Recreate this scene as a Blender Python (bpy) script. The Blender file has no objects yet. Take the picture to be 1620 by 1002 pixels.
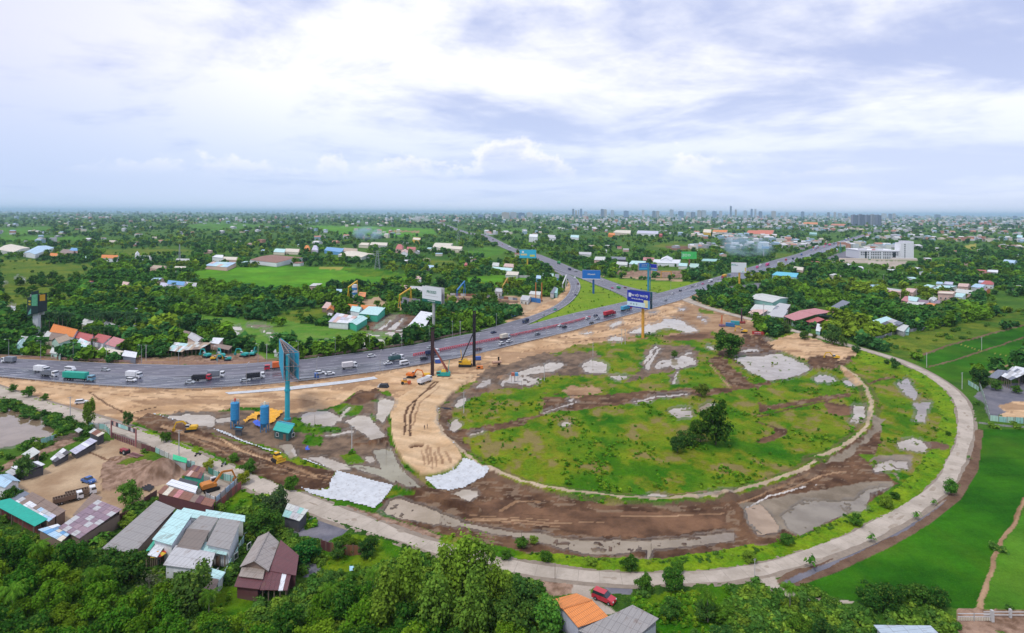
import bpy, math, random
import numpy as np
from mathutils import Vector, Matrix
rad = math.radians
sc = bpy.context.scene
COL = sc.collection
random.seed(7)

# ------------------------------------------------------------------ camera
F, H, CX, HY, RO = 950.0, 80.0, 810.0, 337.0, 0.0049
CR, SR = math.cos(RO), math.sin(RO)
cam = bpy.data.cameras.new('camera')
cam.sensor_width = 36.0
cam.sensor_fit = 'HORIZONTAL'
cam.lens = F / 1620 * 36
cam.shift_y = -(501 - HY) / 1620
cam.clip_start = 1.0
cam.clip_end = 200000
camo = bpy.data.objects.new('camera', cam)
COL.objects.link(camo)
camo.matrix_world = Matrix(((CR, -SR, 0, 0), (0, 0, -1, 0), (SR, CR, 0, H), (0, 0, 0, 1)))
sc.camera = camo

# ------------------------------------------------------------------ sky and sun
W = bpy.data.worlds.new('World')
sc.world = W
W.use_nodes = True
SUN_EL, SUN_AZ = rad(60), rad(-140)      # azimuth from +Y towards +X

class NT:
 """tiny helper for node graphs"""
 def __init__(s, tree):
  s.t = tree; s.n = tree.nodes; s.l = tree.links

 def node(s, typ, ins=None, **kw):
  nd = s.n.new(typ)
  for k, v in kw.items():
   setattr(nd, k, v)
  for k, v in (ins or {}).items():
   s.put(nd.inputs[k], v)
  return nd

 def put(s, sock, v):
  if isinstance(v, bpy.types.NodeSocket):
   s.l.new(v, sock)
  else:
   sock.default_value = v

 def m(s, op, a, b=None, c=None, clamp=False):
  nd = s.n.new('ShaderNodeMath'); nd.operation = op; nd.use_clamp = clamp
  s.put(nd.inputs[0], a)
  if b is not None: s.put(nd.inputs[1], b)
  if c is not None: s.put(nd.inputs[2], c)
  return nd.outputs[0]

 def ss(s, x, a, b):
  nd = s.n.new('ShaderNodeMapRange'); nd.interpolation_type = 'SMOOTHSTEP'
  s.put(nd.inputs['Value'], x)
  s.put(nd.inputs['From Min'], a); s.put(nd.inputs['From Max'], b)
  return nd.outputs[0]

 def mix(s, f, a, b, typ='MIX'):
  nd = s.n.new('ShaderNodeMix'); nd.data_type = 'RGBA'; nd.blend_type = typ
  s.put(nd.inputs[0], f)
  for k, v in ((6, a), (7, b)):
   if isinstance(v, (tuple, list)) and len(v) == 3: v = (*v, 1)
   s.put(nd.inputs[k], v)
  return nd.outputs[2]

 def noise(s, vec, scale, detail=4, rough=.55, dist=0.0, out=0):
  nd = s.n.new('ShaderNodeTexNoise')
  s.put(nd.inputs['Vector'], vec)
  nd.inputs['Scale'].default_value = scale
  nd.inputs['Detail'].default_value = detail
  nd.inputs['Roughness'].default_value = rough
  nd.inputs['Distortion'].default_value = dist
  return nd.outputs[out]

 def comb(s, x, y, z):
  nd = s.n.new('ShaderNodeCombineXYZ')
  for k, v in enumerate((x, y, z)): s.put(nd.inputs[k], v)
  return nd.outputs[0]

def make_sky():
 t = NT(W.node_tree)
 t.n.clear()
 out = t.node('ShaderNodeOutputWorld')
 bg = t.node('ShaderNodeBackground')
 t.l.new(bg.outputs[0], out.inputs[0])
 nish = t.node('ShaderNodeTexSky',sky_type='NISHITA',sun_disc=False,sun_elevation=SUN_EL,sun_rotation=SUN_AZ)
 geo = t.node('ShaderNodeTexCoord')
 sep = t.node('ShaderNodeSeparateXYZ', {0: geo.outputs['Generated']})
 x, y, z = sep.outputs
 zc = t.m('MAXIMUM', z, 0.0)
 el = t.m('ARCSINE', zc)                        # elevation, radians
 az = t.m('ARCTAN2', x, y)                      # azimuth, 0 ahead, + to the right
 base = t.mix(1.0, nish.outputs[0], (.10, .10, .10), 'MULTIPLY')
 inv = t.m('DIVIDE', 1.0, t.m('ADD', zc, 0.10))
 hv = t.comb(t.m('MULTIPLY', x, inv), t.m('MULTIPLY', y, inv), 3.3)
 n1 = t.noise(hv, .55, 9, .58, .6)
 n2 = t.noise(hv, 1.7, 8, .6, .4)
 n3 = t.noise(t.comb(t.m('MULTIPLY', az, 1.0), t.m('MULTIPLY', el, 2.2), 8.1), 4.2, 9, .6, .25)
 dens = t.m('ADD', t.m('ADD', t.m('MULTIPLY', n1, .55), t.m('MULTIPLY', n2, .2)), t.m('MULTIPLY', n3, .25))
 side = t.m('ADD', t.m('MULTIPLY', t.m('SINE', t.m('SUBTRACT', az, .05)), .50), .5)
 dark = t.ss(t.m('ADD', dens, t.m('MULTIPLY', side, .17)), .525, .70)
 left = t.m('MULTIPLY', t.ss(az, -.30, -.85), .42)
 dark = t.m('ADD', dark, left, clamp=True)
 cloud = t.mix(dark, (.96, .955, 1.0), (.45, .51, .75))
 cloud = t.mix(left, cloud, (.60, .60, .84))
 col = t.mix(.93, base, cloud)
 low = t.ss(el, .25, .03)
 col = t.mix(t.m('MULTIPLY', low, .75), col, t.mix(t.ss(az, -.7, .7), (.44, .56, .80), (.62, .70, .90)))
 cv = t.comb(t.m('MULTIPLY', az, 1.0), t.m('MULTIPLY', el, 1.25), 0.7)
 big = t.noise(t.comb(az, 0.0, 2.2), 5.5, 3, .5)
 c1 = t.noise(cv, 8.5, 10, .62, .25)
 c2 = t.noise(t.comb(az, t.m('MULTIPLY', el, 1.3), 5.7), 34, 8, .62, .1)
 hump = t.m('MULTIPLY', t.ss(t.m('ABSOLUTE', t.m('SUBTRACT', az, .015)), .15, .0), .085)
 hump2 = t.m('MULTIPLY', t.ss(t.m('ABSOLUTE', t.m('SUBTRACT', az, .36)), .30, .03), .045)
 hump3 = t.m('MULTIPLY', t.ss(t.m('ABSOLUTE', t.m('ADD', az, .28)), .42, .1), .048)
 top = t.m('ADD', t.m('ADD', t.m('ADD', hump, hump2), hump3), t.m('MULTIPLY', big, .06))
 top = t.m('ADD', top, .008)
 fld = t.m('ADD', t.m('SUBTRACT', top, el),
              t.m('ADD',t.m('MULTIPLY',t.m('SUBTRACT',c1,.5),.21),t.m('MULTIPLY',t.m('SUBTRACT',c2,.5),.055)))
 cm = t.ss(fld, .0, .026)
 rim = t.ss(fld, .06, .0)                      # bright crowns, shaded bodies that melt into the haze
 cc = t.mix(rim, (.60, .64, .84), (1.0, .97, 1.0))
 fade = t.ss(el, .045, .10)
 col = t.mix(t.m('MULTIPLY', t.m('MULTIPLY', cm, fade), t.m('ADD', t.m('MULTIPLY', rim, .60), .34)), col, cc)
 hz = t.ss(el, .045, .0)
 col = t.mix(t.m('MULTIPLY', hz, .75), col, t.mix(t.ss(az, -.7, .5), (.56, .66, .84), (.70, .74, .88)))
 below = t.ss(z, .0, -.02)
 col = t.mix(below, col, (.10, .13, .10))
 t.l.new(col, bg.inputs[0])
 bg.inputs[1].default_value = 1.0
make_sky()

sun = bpy.data.lights.new('sun', 'SUN')
sun.energy = 1.5
sun.angle = rad(10)
sun.color = (1.0, .965, .90)
suno = bpy.data.objects.new('sun', sun)
COL.objects.link(suno)
sd = Vector((math.sin(SUN_AZ) * math.cos(SUN_EL), math.cos(SUN_AZ) * math.cos(SUN_EL), math.sin(SUN_EL)))
suno.rotation_euler = sd.to_track_quat('Z', 'Y').to_euler()

sc.view_settings.view_transform = 'Standard'
sc.view_settings.look = 'None'
sc.view_settings.exposure = 0.3
sc.view_settings.gamma = 1.0
sc.view_settings.use_curve_mapping = False
cy = sc.cycles
cy.max_bounces = 5
cy.diffuse_bounces = 2
cy.glossy_bounces = 2
cy.transmission_bounces = 2
cy.volume_bounces = 1
cy.use_denoising = True
HAZE = .000045

# ------------------------------------------------------------------ geometry of the view: pixel of the photograph -> point of the place
CROP = dict(O=(0,0,1),A=(0,560,5.01),B=(300,540,5.01),C=(580,460,5.01),D=(860,460,4.453),E=(1200,480,3.824),
   F1=(0,740,3.825),F2=(350,720,3.5525),F3=(700,720,3.553),F4=(1150,720,3.447),F5=(560,600,4.0075),
   L1=(0, 320, 4.0075), L2=(400, 320, 4.0075), L3=(800, 320, 4.0075), L4=(1200, 320, 3.857),
   M1=(680, 340, 6.68), M2=(840, 380, 6.68), M3=(1040, 350, 6.68), M4=(1200, 330, 6.68), N1=(660, 380, 6.68),
   N2=(500, 420, 6.68), N3=(0, 440, 6.68), N4=(200, 490, 6.68), N5=(600, 480, 6.68), N6=(1110, 480, 6.68),
   N7=(1380,440,6.68),P1=(1130,490,11.57),P2=(1380,560,6.75),P3=(160,640,6.68),P4=(480,600,6.68),
   P5=(880,320,5.786),P6=(1160,320,5.786),P7=(1300,380,9.0),Q1=(355,625,12.525),Q2=(620,560,9.0))

def pts(s, crop='O'):
 """'x,y x,y ...' in the pixels of one enlarged crop -> list of photograph pixels"""
 cx, cy_, k = CROP[crop]
 return [(cx + float(a) / k, cy_ + float(b) / k) for a, b in (q.split(',') for q in s.split())]

def G(px, py, z=0.0):
 a, b = (px - CX) / F, (HY - py) / F
 dx, dz = a * CR - b * SR, a * SR + b * CR
 t = (z - H) / dz
 return Vector((dx * t, t, z))

def PIX(x, y, z=0.0):
 """world -> photograph pixel (numpy friendly)"""
 dz = z - H
 r = (x * CR + dz * SR) / y
 u = (-x * SR + dz * CR) / y
 return CX + r * F, HY - u * F

def mpp(py):
 """metres per photograph pixel at that ground row"""
 return H / max(py - HY, 1.0)

# ------------------------------------------------------------------ numpy noise
def _h(i, j, s):
 n = (i.astype(np.int64) * 374761393 + j.astype(np.int64) * 668265263 + s * 974634777) & 0x7fffffff
 n = ((n ^ (n >> 13)) * 1274126177) & 0x7fffffff
 n = n ^ (n >> 16)
 return (n & 0xffff) / 65535.0

def vn(x, y, s=0):
 i, j = np.floor(x), np.floor(y)
 fx, fy = x - i, y - j
 fx, fy = fx * fx * (3 - 2 * fx), fy * fy * (3 - 2 * fy)
 a, b, c, d = _h(i, j, s), _h(i + 1, j, s), _h(i, j + 1, s), _h(i + 1, j + 1, s)
 return (a * (1 - fx) + b * fx) * (1 - fy) + (c * (1 - fx) + d * fx) * fy

def fbm(x, y, s=0, o=4, g=.5):
 v, a, t = 0.0, 1.0, 0.0
 for k in range(o):
  v = v + a * vn(x * 2 ** k + 17.3 * k, y * 2 ** k - 9.1 * k, s + k)
  t += a; a *= g
 return v / t

def inside(P, x, y):
 r = np.zeros(x.shape, bool)
 n = len(P)
 bx = [p[0] for p in P]; by = [p[1] for p in P]
 sel = (x > min(bx)) & (x < max(bx)) & (y > min(by)) & (y < max(by))
 xs, ys = x[sel], y[sel]
 q = np.zeros(xs.shape, bool)
 for k in range(n):
  x1, y1 = P[k]; x2, y2 = P[(k + 1) % n]
  if y1 == y2: continue
  c = ((y1 > ys) != (y2 > ys)) & (xs < (x2 - x1) * (ys - y1) / (y2 - y1) + x1)
  q ^= c
 r[sel] = q
 return r

def dist_line(P, x, y, lim):
 """distance to a world polyline, inf beyond lim"""
 d = np.full(x.shape, 1e9)
 for (x1, y1), (x2, y2) in zip(P[:-1], P[1:]):
  sel = (x > min(x1, x2) - lim) & (x < max(x1, x2) + lim) & (y > min(y1, y2) - lim) & (y < max(y1, y2) + lim)
  if not sel.any(): continue
  xs, ys = x[sel], y[sel]
  L = (x2 - x1) ** 2 + (y2 - y1) ** 2 or 1e-9
  t = np.clip(((xs - x1) * (x2 - x1) + (ys - y1) * (y2 - y1)) / L, 0, 1)
  q = np.hypot(xs - x1 - t * (x2 - x1), ys - y1 - t * (y2 - y1))
  d[sel] = np.minimum(d[sel], q)
 return d

# ------------------------------------------------------------------ materials
MATS = {}

def mat(name,color=(.5,.5,.5),rough=.7,metal=0.0,var=.12,scale=.5,bump=0.0,bscale=3.0,spec=.4,objcol=False,stripes=None,
  trans=0.0, emit=None, dirt=0.0):
 if name in MATS: return MATS[name]
 m = bpy.data.materials.new(name); m.use_nodes = True
 t = NT(m.node_tree)
 b = t.n['Principled BSDF']
 co = t.node('ShaderNodeTexCoord').outputs['Object']
 if objcol:
  c = t.node('ShaderNodeObjectInfo').outputs['Color']
 else:
  c = t.node('ShaderNodeRGB').outputs[0]; c.default_value = (*color, 1)
 nz = t.noise(co, scale, 5, .6)
 f = t.m('ADD', t.m('MULTIPLY', t.m('SUBTRACT', nz, .5), var * 4), 1.0)
 c2 = t.node('ShaderNodeVectorMath', {0: c}, operation='SCALE'); t.put(c2.inputs['Scale'], f)
 c = c2.outputs[0]
 if dirt:
  dn = t.ss(t.noise(co, scale * 2.7, 6, .65, .5), .50, .72)
  c = t.mix(t.m('MULTIPLY', dn, dirt), c, (.16, .11, .075))
 t.put(b.inputs['Base Color'], c)
 b.inputs['Roughness'].default_value = rough
 b.inputs['Metallic'].default_value = metal
 b.inputs['Specular IOR Level'].default_value = spec
 if trans:
  b.inputs['Alpha'].default_value = 1 - trans
 if emit: b.inputs['Emission Color'].default_value = (*emit,1); b.inputs['Emission Strength'].default_value = 1
 if bump:
  bp = t.node('ShaderNodeBump', {'Height': t.noise(co, bscale, 5, .6)})
  bp.inputs['Strength'].default_value = bump; bp.inputs['Distance'].default_value = .3
  t.l.new(bp.outputs[0], b.inputs['Normal'])
 MATS[name] = m
 return m

# ------------------------------------------------------------------ mesh builder
class MB:
 def __init__(s):
  s.v = []; s.f = []; s.mi = []; s.c = 0

 def poly(s, P, mi=0):
  o = len(s.v); s.v += [tuple(p) for p in P]
  s.f.append(tuple(range(o, o + len(P)))); s.mi.append(mi)
  return s

 def add(s, V, Fc, mi=0):
  o = len(s.v); s.v += [tuple(p) for p in V]
  for f in Fc: s.f.append(tuple(o + k for k in f)); s.mi.append(mi)
  return s

 def hexa(s, b, t, mi=0):
  """bottom 4 points and top 4 points, counterclockwise"""
  return s.add(list(b) + list(t),[(3,2,1,0),(4,5,6,7),(0,1,5,4),(1,2,6,5),(2,3,7,6),(3,0,4,7)],mi)

 def box(s, x0, x1, y0, y1, z0, z1, mi=0, tx=0, ty=0):
  """tx, ty: how much the top is drawn in"""
  return s.hexa([(x0, y0, z0), (x1, y0, z0), (x1, y1, z0), (x0, y1, z0)],
                      [(x0 + tx,y0 + ty,z1),(x1 - tx,y0 + ty,z1),(x1 - tx,y1 - ty,z1),(x0 + tx,y1 - ty,z1)],mi)

 def bar(s, p, q, w, h=None, mi=0):
  p, q = Vector(p), Vector(q); h = h or w
  d = (q - p)
  if d.length < 1e-6: return s
  d.normalize()
  u = d.cross(Vector((0, 0, 1)))
  u = Vector((1, 0, 0)) if u.length < 1e-4 else u.normalized()
  v = u.cross(d).normalized()
  u *= w / 2; v *= h / 2
  return s.hexa([p - u - v,p + u - v,p + u + v,p - u + v],[q - u - v,q + u - v,q + u + v,q - u + v],mi)

 def cyl(s, p, q, r, r2=None, n=10, mi=0, cap=True):
  p, q = Vector(p), Vector(q); r2 = r if r2 is None else r2
  d = (q - p).normalized()
  u = d.cross(Vector((0, 0, 1)))
  u = Vector((1, 0, 0)) if u.length < 1e-4 else u.normalized()
  v = d.cross(u).normalized()
  V = []
  for c, rr in ((p, r), (q, r2)):
   for k in range(n):
    a = 2 * math.pi * k / n
    V.append(c + u * math.cos(a) * rr + v * math.sin(a) * rr)
  Fc = [(k, (k + 1) % n, n + (k + 1) % n, n + k) for k in range(n)]
  if cap: Fc += [tuple(range(n))[::-1], tuple(range(n, 2 * n))]
  return s.add(V, Fc, mi)

 def prism(s, prof, y0, y1, mi=0):
  """profile in xz, extruded along y"""
  n = len(prof)
  V = [(x, y0, z) for x, z in prof] + [(x, y1, z) for x, z in prof]
  return s.add(V,[(k,(k + 1) % n,n + (k + 1) % n,n + k) for k in range(n)] + [tuple(range(n))[::-1],tuple(range(n,2 * n))],mi)

 def mesh(s, name, mats, smooth=False):
  me = bpy.data.meshes.new(name)
  me.from_pydata(s.v, [], s.f)
  for m in mats: me.materials.append(m)
  if len(mats) > 1: me.polygons.foreach_set('material_index', s.mi)
  if smooth: me.polygons.foreach_set('use_smooth', [True] * len(s.f))
  me.update()
  return me

 def build(s, name, mats, parent=None, smooth=False, color=None, loc=None):
  mats = mats if isinstance(mats, (list, tuple)) else [mats]
  return obj(name, s.mesh(name, mats, smooth), parent, color, loc)

def obj(name, me, parent=None, color=None, loc=None):
 o = bpy.data.objects.new(name, me)
 COL.objects.link(o)
 if parent: o.parent = parent
 if color: o.color = (*color, 1)
 if loc is not None: o.location = loc
 return o

def tag(o, label=None, cat=None, group=None, kind=None):
 if label: o['label'] = label
 if cat: o['category'] = cat
 if group: o['group'] = group
 if kind: o['kind'] = kind
 return o

def thing(name, label, cat, loc=(0, 0, 0), rz=0.0, group=None, scale=1.0):
 o = bpy.data.objects.new(name, None)
 COL.objects.link(o)
 o.location = loc; o.rotation_euler = (0, 0, rz); o.scale = (scale,) * 3
 o.empty_display_size = .5
 return tag(o, label, cat, group)

KIDS = {}

def dup(root,label,loc,rz=0.0,color=None,scale=1.0,group=None,paint=('body','cab','crown','wall','roof')):
 """copy of a thing with its parts and sub-parts; 'color' repaints the coloured parts"""
 if root not in KIDS:
  KIDS[root] = [(c, list(c.children)) for c in root.children]
 r = root.copy(); COL.objects.link(r)
 r.location = loc; r.rotation_euler = (0, 0, rz)
 r.scale = (scale,) * 3 if not isinstance(scale, (tuple, list)) else scale
 r['label'] = label
 if group: r['group'] = group
 for ch, gs in KIDS[root]:
  c = ch.copy(); COL.objects.link(c); c.parent = r
  if color:
   cd = color if isinstance(color, dict) else {k: color for k in paint}
   k = ch.name.split('.')[0]
   if k in cd: c.color = (*cd[k], 1)
  for g in gs:
   e = g.copy(); COL.objects.link(e); e.parent = c
 return r
# ------------------------------------------------------------------ the ground: one sheet to the horizon
SOIL = dict(
 forest=((.025, .075, .010), (.055, .120, .014), 9, 0, 1),
 land=((.030, .100, .012), (.080, .165, .016), 26, 0, 1),
 scrub=((.045, .120, .010), (.150, .185, .018), 14, 0, 1),
 meadow=((.045, .150, .005), (.150, .215, .008), 13, 0, .8),
 meadow2=((.060, .170, .006), (.170, .220, .010), 9, 0, .9),
 gore=((.13, .24, .012), (.20, .28, .02), 10, 0, .6),
 rice=((.060, .215, .008), (.105, .265, .012), 35, 0, .35),
 rice2=((.014, .085, .003), (.030, .130, .004), 12, 0, .35),
 rice3=((.050, .165, .010), (.075, .190, .015), 12, 0, .35),
 paddy=((.070, .205, .012), (.13, .23, .03), 6, .1, .5),
 straw=((.26, .26, .05), (.34, .31, .06), 12, 0, .3),
 verge=((.085, .21, .006), (.18, .27, .010), 4, 0, 1),
 sand=((.46, .29, .155), (.60, .41, .24), 9, 0, 0),
 sand2=((.50, .33, .18), (.58, .41, .245), 6, 0, 0),
 brown=((.24, .140, .075), (.40, .26, .15), 7, 0, 0),
 mud=((.062, .031, .017), (.165, .090, .048), 4, .1, 0),
 mud2=((.085, .046, .027), (.20, .108, .06), 6, .08, 0),
 wetmud=((.085, .055, .036), (.22, .145, .09), 3, .25, .15),
 silt=((.165, .130, .088), (.26, .21, .15), 5, .25, 0),
 red=((.13, .075, .05), (.19, .12, .08), 4, 0, .3),
 gravel=((.125, .125, .15), (.20, .19, .21), 5, .1, 0),
 earth=((.33, .22, .13), (.48, .35, .22), 8, 0, 0),
 rubble=((.16, .095, .06), (.36, .24, .17), 1.6, 0, .1),
 path=((.36, .30, .24), (.45, .39, .32), 5, 0, 0),
 pale=((.50, .46, .42), (.60, .56, .5), 3, .2, 0),
)
S = 'meadow'
ZONES = [  # soil, crop, outline, raggedness in photo pixels, height in m
 ('scrub', 'L1', '0,350 300,380 600,400 500,500 350,560 520,600 300,700 180,720 0,760', 5, 0),
 ('scrub', 'L1', '600,300 1200,290 1250,330 700,340', 3, 0),
 ('rice3', 'L1', '0,165 270,155 380,160 260,190 0,225', 1, 0),
 ('rice3', 'L1', '1180,150 1300,130 1603,140 1603,165 1280,185', 1, 0),
 ('rice3', 'L1', '0,215 560,220 580,245 0,250', 1.5, 0),
 ('rice3', 'L2', '0,140 180,150 150,165 0,160', 1, 0),
 ('rice', 'L2', '350,148 800,158 1140,170 1170,215 850,222 500,200', 1, 0),
 ('brown', 'L2', '880,180 1060,182 1050,192 900,192', 1, 0),
 ('rice','L2','-380,440 -200,420 0,412 200,405 420,412 600,410 850,430 990,460 980,490 850,500 500,540 150,575 0,550 -300,505 -370,480',1.5,0),
 ('straw', 'L2', '415,410 575,412 560,430 425,425', .8, 0),
 ('meadow', 'L2', '600,415 850,430 980,465 960,485 700,470 560,430', 1, 0),
 ('rice', 'L2', '1150,480 1603,520 1603,545 1400,520 1150,500', 2, 0),
 ('rice3', 'M1', '340,400 600,340 800,370 750,420 600,450 400,440', 1, 0),
 ('scrub', 'M1', '0,480 260,490 300,540 150,560 0,540', 1, 0),
 ('rice3', 'M1', '720,155 860,150 870,185 730,180', .6, 0),
 ('rice3', 'M1', '880,150 1030,150 1010,185 890,185', .6, 0),
 ('rice3', 'M1', '0,190 80,195 70,230 0,230', .6, 0),
 ('rice', 'N1', '450,400 900,370 1200,400 1180,440 950,470 800,510 650,490', 2, 0),
 ('rice3', 'L3', '20,175 140,170 130,190 30,190', .5, 0),
 ('scrub', 'L3', '870,285 1070,255 1280,275 1280,310 1000,315', 1, 0),
 ('mud2', 'L3', '1010,280 1200,278 1250,290 1050,308', .8, 0),
 ('scrub', 'M4', '170,470 400,480 450,490 180,560', 1, 0),
 ('rice3', 'L4', '520,480 640,470 700,490 560,505', 1.5, 0),
 ('rice3', 'L4', '960,340 1150,345 1320,360 1300,380 990,360', 1, 0),
 ('straw', 'L4', '1250,270 1330,250 1330,285 1260,290', 1, 0),
 ('rice3', 'L4', '560,260 820,265 800,300 480,300', 1, 0),
 ('gravel', 'L4', '400,345 520,300 610,305 610,350 430,360', 1, 0),
 ('path', 'L4', '440,345 620,352 900,360 890,405 770,400 700,380 450,360', 1, 0),
 ('earth', 'N1', '300,580 1050,590 1400,600 1450,640 1300,730 1100,780 800,760 400,660 280,620', 1.5, 0),
 ('red', 'N1', '280,600 700,610 1080,650 1050,670 700,660 300,640', .5, 0),
 ('earth', 'M2', '700,380 1000,390 1350,400 1603,420 1603,440 1000,400', .5, 0),
 ('rubble', 'M2', '850,330 1600,320 1603,400 1000,390', .8, 0),
 ('rubble', 'N3', '0,760 400,800 800,850 1603,900 1603,830 1000,740 500,760 100,740', 1, 0),
 ('rubble', 'N4', '0,520 400,500 900,470 1400,450 1603,470 1603,540 1000,580 0,580', 1, 0),
 ('gravel', 'M3', '700,700 860,680 1100,650 1100,720 750,740', 1, 0),
 ('earth', 'N2', '330,380 700,330 800,420 1000,470 1100,500 900,480 500,420', 2, 0),
 ('gravel', 'N2', '800,330 1180,370 1500,410 1150,430 900,420 780,380', 1, .8),
 ('mud2', 'N2', '460,660 600,560 760,510 1060,540 1000,700 700,720', 1, 0),
 ('scrub', 'L2', '50,730 480,650 500,740 480,760 0,750', 3, 0),
 ('paddy', 'N4', '350,45 700,90 800,60 1000,80 1603,140 1603,600 1000,230 700,190 350,115', 1.5, 0),
 ('paddy','N2','-400,560 0,640 500,690 960,710 975,780 900,830 600,870 300,860 0,900 -200,880 -400,760',1.5,0),
 ('forest','N4','0,180 350,150 640,190 660,260 1000,340 1603,440 1603,470 1300,430 900,470 400,500 0,500',3,0),
 ('scrub', 'N7', '-150,640 550,560 1400,395 1603,335 1700,300 1700,460 1180,612 440,850 350,870', 2.5, 0),
 ('rice2', 'N7', '430,852 820,712 1180,612 1700,470 1700,900 1400,960 1250,1002 620,1100 560,945', .8, 0),
 ('rice2', 'P2', '560,140 1700,-60 1700,60 1450,130 1200,215 1000,275 860,300', .6, 0),
 ('gravel', 'E', '1380,500 1700,470 1700,740 1400,700 1340,590 1300,560', .8, 0),
 ('sand', 'E', '1450,625 1530,595 1700,590 1700,715 1440,690 1500,655', 1.5, 0),
 ('forest', 'E', '1290,590 1350,590 1390,690 1300,720 1290,640', 2, 0),
 ('meadow','O','640,640 700,600 800,575 980,500 1085,480 1200,510 1345,550 1500,612 1528,650 1525,700 1470,785 1368,845 1150,905 950,905 800,885 690,860 575,825 470,790 350,740 200,678 0,618 0,600 320,618 600,595',0,0),
 ('brown','O','-60,588 120,600 240,607 320,608 460,602 580,586 660,571 740,558 820,538 900,518 995,493 1060,475 1098,464 1110,470 1090,480 1000,510 900,535 740,575 580,600 320,625 0,605',0,0),
 ('sand','O','-60,596 0,598 120,610 240,617 320,618 460,610 580,595 660,581 740,568 820,547 900,528 995,501 1060,481 1090,474 1135,488 1180,503 1205,512 1175,520 1132,525 1085,525 1051,530 1017,535 986,541 954,541 916,545 880,558 839,568 800,582 780,590 760,600 732,610 700,630 625,640 616,618 560,622 540,640 510,648 480,656 444,651 412,646 380,646 319,652 262,655 235,655 215,668 200,676 140,659 60,637 -60,600',2,0),
 ('brown','O','1085,478 1132,489 1180,505 1240,522 1205,540 1150,560 1132,527 1085,527 1051,532 1017,537 960,545 1000,525 1060,505',4,0),
 ('meadow', 'D', '590,335 700,300 900,262 1000,285 860,312 700,335', 2, 0),
 ('scrub', 'D', '1080,120 1200,150 1210,170 1100,155', 1, 0),
 ('mud2', 'D', '830,320 1000,300 1170,295 1210,330 1080,350 880,350', 2, 0),
 ('mud', 'D', '1180,330 1603,310 1603,460 1350,470 1300,440 1330,400', 4, .25),
 ('mud', 'N6', '500,380 800,420 900,500 760,540 450,560 150,560 180,500 420,480', 3, .3),
 ('forest', 'N6', '540,220 700,210 900,290 960,310 850,350 720,370 640,330', 2, 0),
 ('sand','N6','740,400 1000,325 1200,370 1400,450 1640,480 1640,560 1450,620 1300,600 1100,620 900,530 760,480',2,.5),
 ('mud','N6','1100,600 1250,560 1350,610 1480,600 1603,560 1603,620 1450,690 1400,720 1300,700 1150,690',3,.6),
 ('mud','D','0,760 300,750 700,715 1000,690 1300,690 1603,640 1603,665 1350,705 1050,740 650,790 300,830 0,860',3,-.05),
 ('brown', 'D', '150,690 330,670 420,700 380,740 180,750', 5, 0),
 ('wetmud','D','620,580 700,540 700,440 760,380 860,370 1080,410 1090,520 960,560 900,660 880,620 930,560 760,590 560,660',4,0),
 ('mud', 'N6', '200,560 300,640 420,760 560,860 640,880 600,900 420,880 330,900 200,740 60,600', 3, 0),
 ('wetmud', 'D', '0,480 150,440 350,430 420,470 330,500 450,520 430,580 250,590 0,590', 4, 0),
 ('wetmud','C','950,620 1400,500 1603,520 1603,620 1450,690 1300,760 1050,790 900,830 700,900 650,980 600,1002 560,960 700,820 850,730',4,0),
 ('mud', 'F5', '600,330 850,290 1100,250 1300,170 1400,120 1420,150 1200,235 900,330 700,370 620,400', 4, 0),
 ('wetmud','O','262,655 300,650 440,652 520,650 560,630 575,618 622,628 612,690 640,740 690,775 610,768 520,742 430,707 340,690 300,672',3,0),
 ('meadow', 'B', '820,600 1010,650 1200,690 1200,720 1000,740 830,720', 3, 0),
 ('meadow', 'P4', '280,300 470,270 620,290 600,380 400,400', 3, 0),
 ('meadow', 'P4', '700,190 800,180 790,250 720,240', 2, 0),
 ('meadow', 'P4', '380,800 540,770 660,880 640,900 460,900', 3, 0),
 ('meadow', 'P4', '720,360 780,400 780,450 720,440', 2, 0),
 ('meadow', 'P4', '0,600 200,620 180,700 0,690', 3, 0),
 ('mud','O','212,668 235,654 262,658 300,670 340,692 420,712 470,737 530,745 529,768 500,777 460,777 400,749 330,714 262,692',2,.3),
 ('mud', 'P4', '470,230 600,100 780,100 850,180 750,220 640,200 540,260', 4, .5),
 ('brown', 'O', '255,672 330,695 420,722 500,752 500,756 420,728 330,700 255,678', 1, 0),
 ('mud','O','600,790 680,778 700,765 775,748 810,764 870,784 960,799 1040,800 1150,792 1240,766 1310,728 1370,690 1384,660 1392,668 1395,700 1375,735 1422,765 1360,805 1300,835 1240,855 1190,868 1100,890 1000,898 900,888 800,868 700,846 620,818',2,0),
 ('mud2','F3','300,250 600,300 900,330 1300,320 1600,300 1600,400 1200,470 900,460 500,400 200,350 100,320',5,0),
 ('wetmud', 'F5', '150,820 250,740 400,790 600,860 700,900 650,940 500,920 300,870', 3, 0),
 ('silt','F4','60,265 180,250 290,230 520,190 760,150 910,140 900,180 780,200 760,300 600,340 480,400 380,440 310,400 270,420 170,430 110,370',2,0),
 ('silt', 'E', '690,680 770,705 700,800 600,890 520,960 400,960 620,850 680,760', 3, 0),
 ('meadow2', 'F4', '700,0 1000,0 980,60 900,20 760,40', 3, 0),
 ('silt', 'F4', '900,100 1010,60 1010,0 830,0 760,40 900,40 940,140', 3, 0),
 ('mud', 'E', '650,490 740,455 830,440 830,450 740,470 660,500', 1, .2),
 ('red', 'E', '1030,850 1110,830 1110,890 1040,900', 2, .2),
 ('mud2', 'E', '400,600 480,610 580,630 575,665 500,680 410,650', 3, 0),
 ('mud', 'E', '0,600 60,620 180,600 380,560 560,545 560,565 200,620 0,665', 2, 0),
 ('mud', 'E', '0,820 100,790 90,760 170,760 170,800 60,840 0,850', 2, 0),
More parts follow.
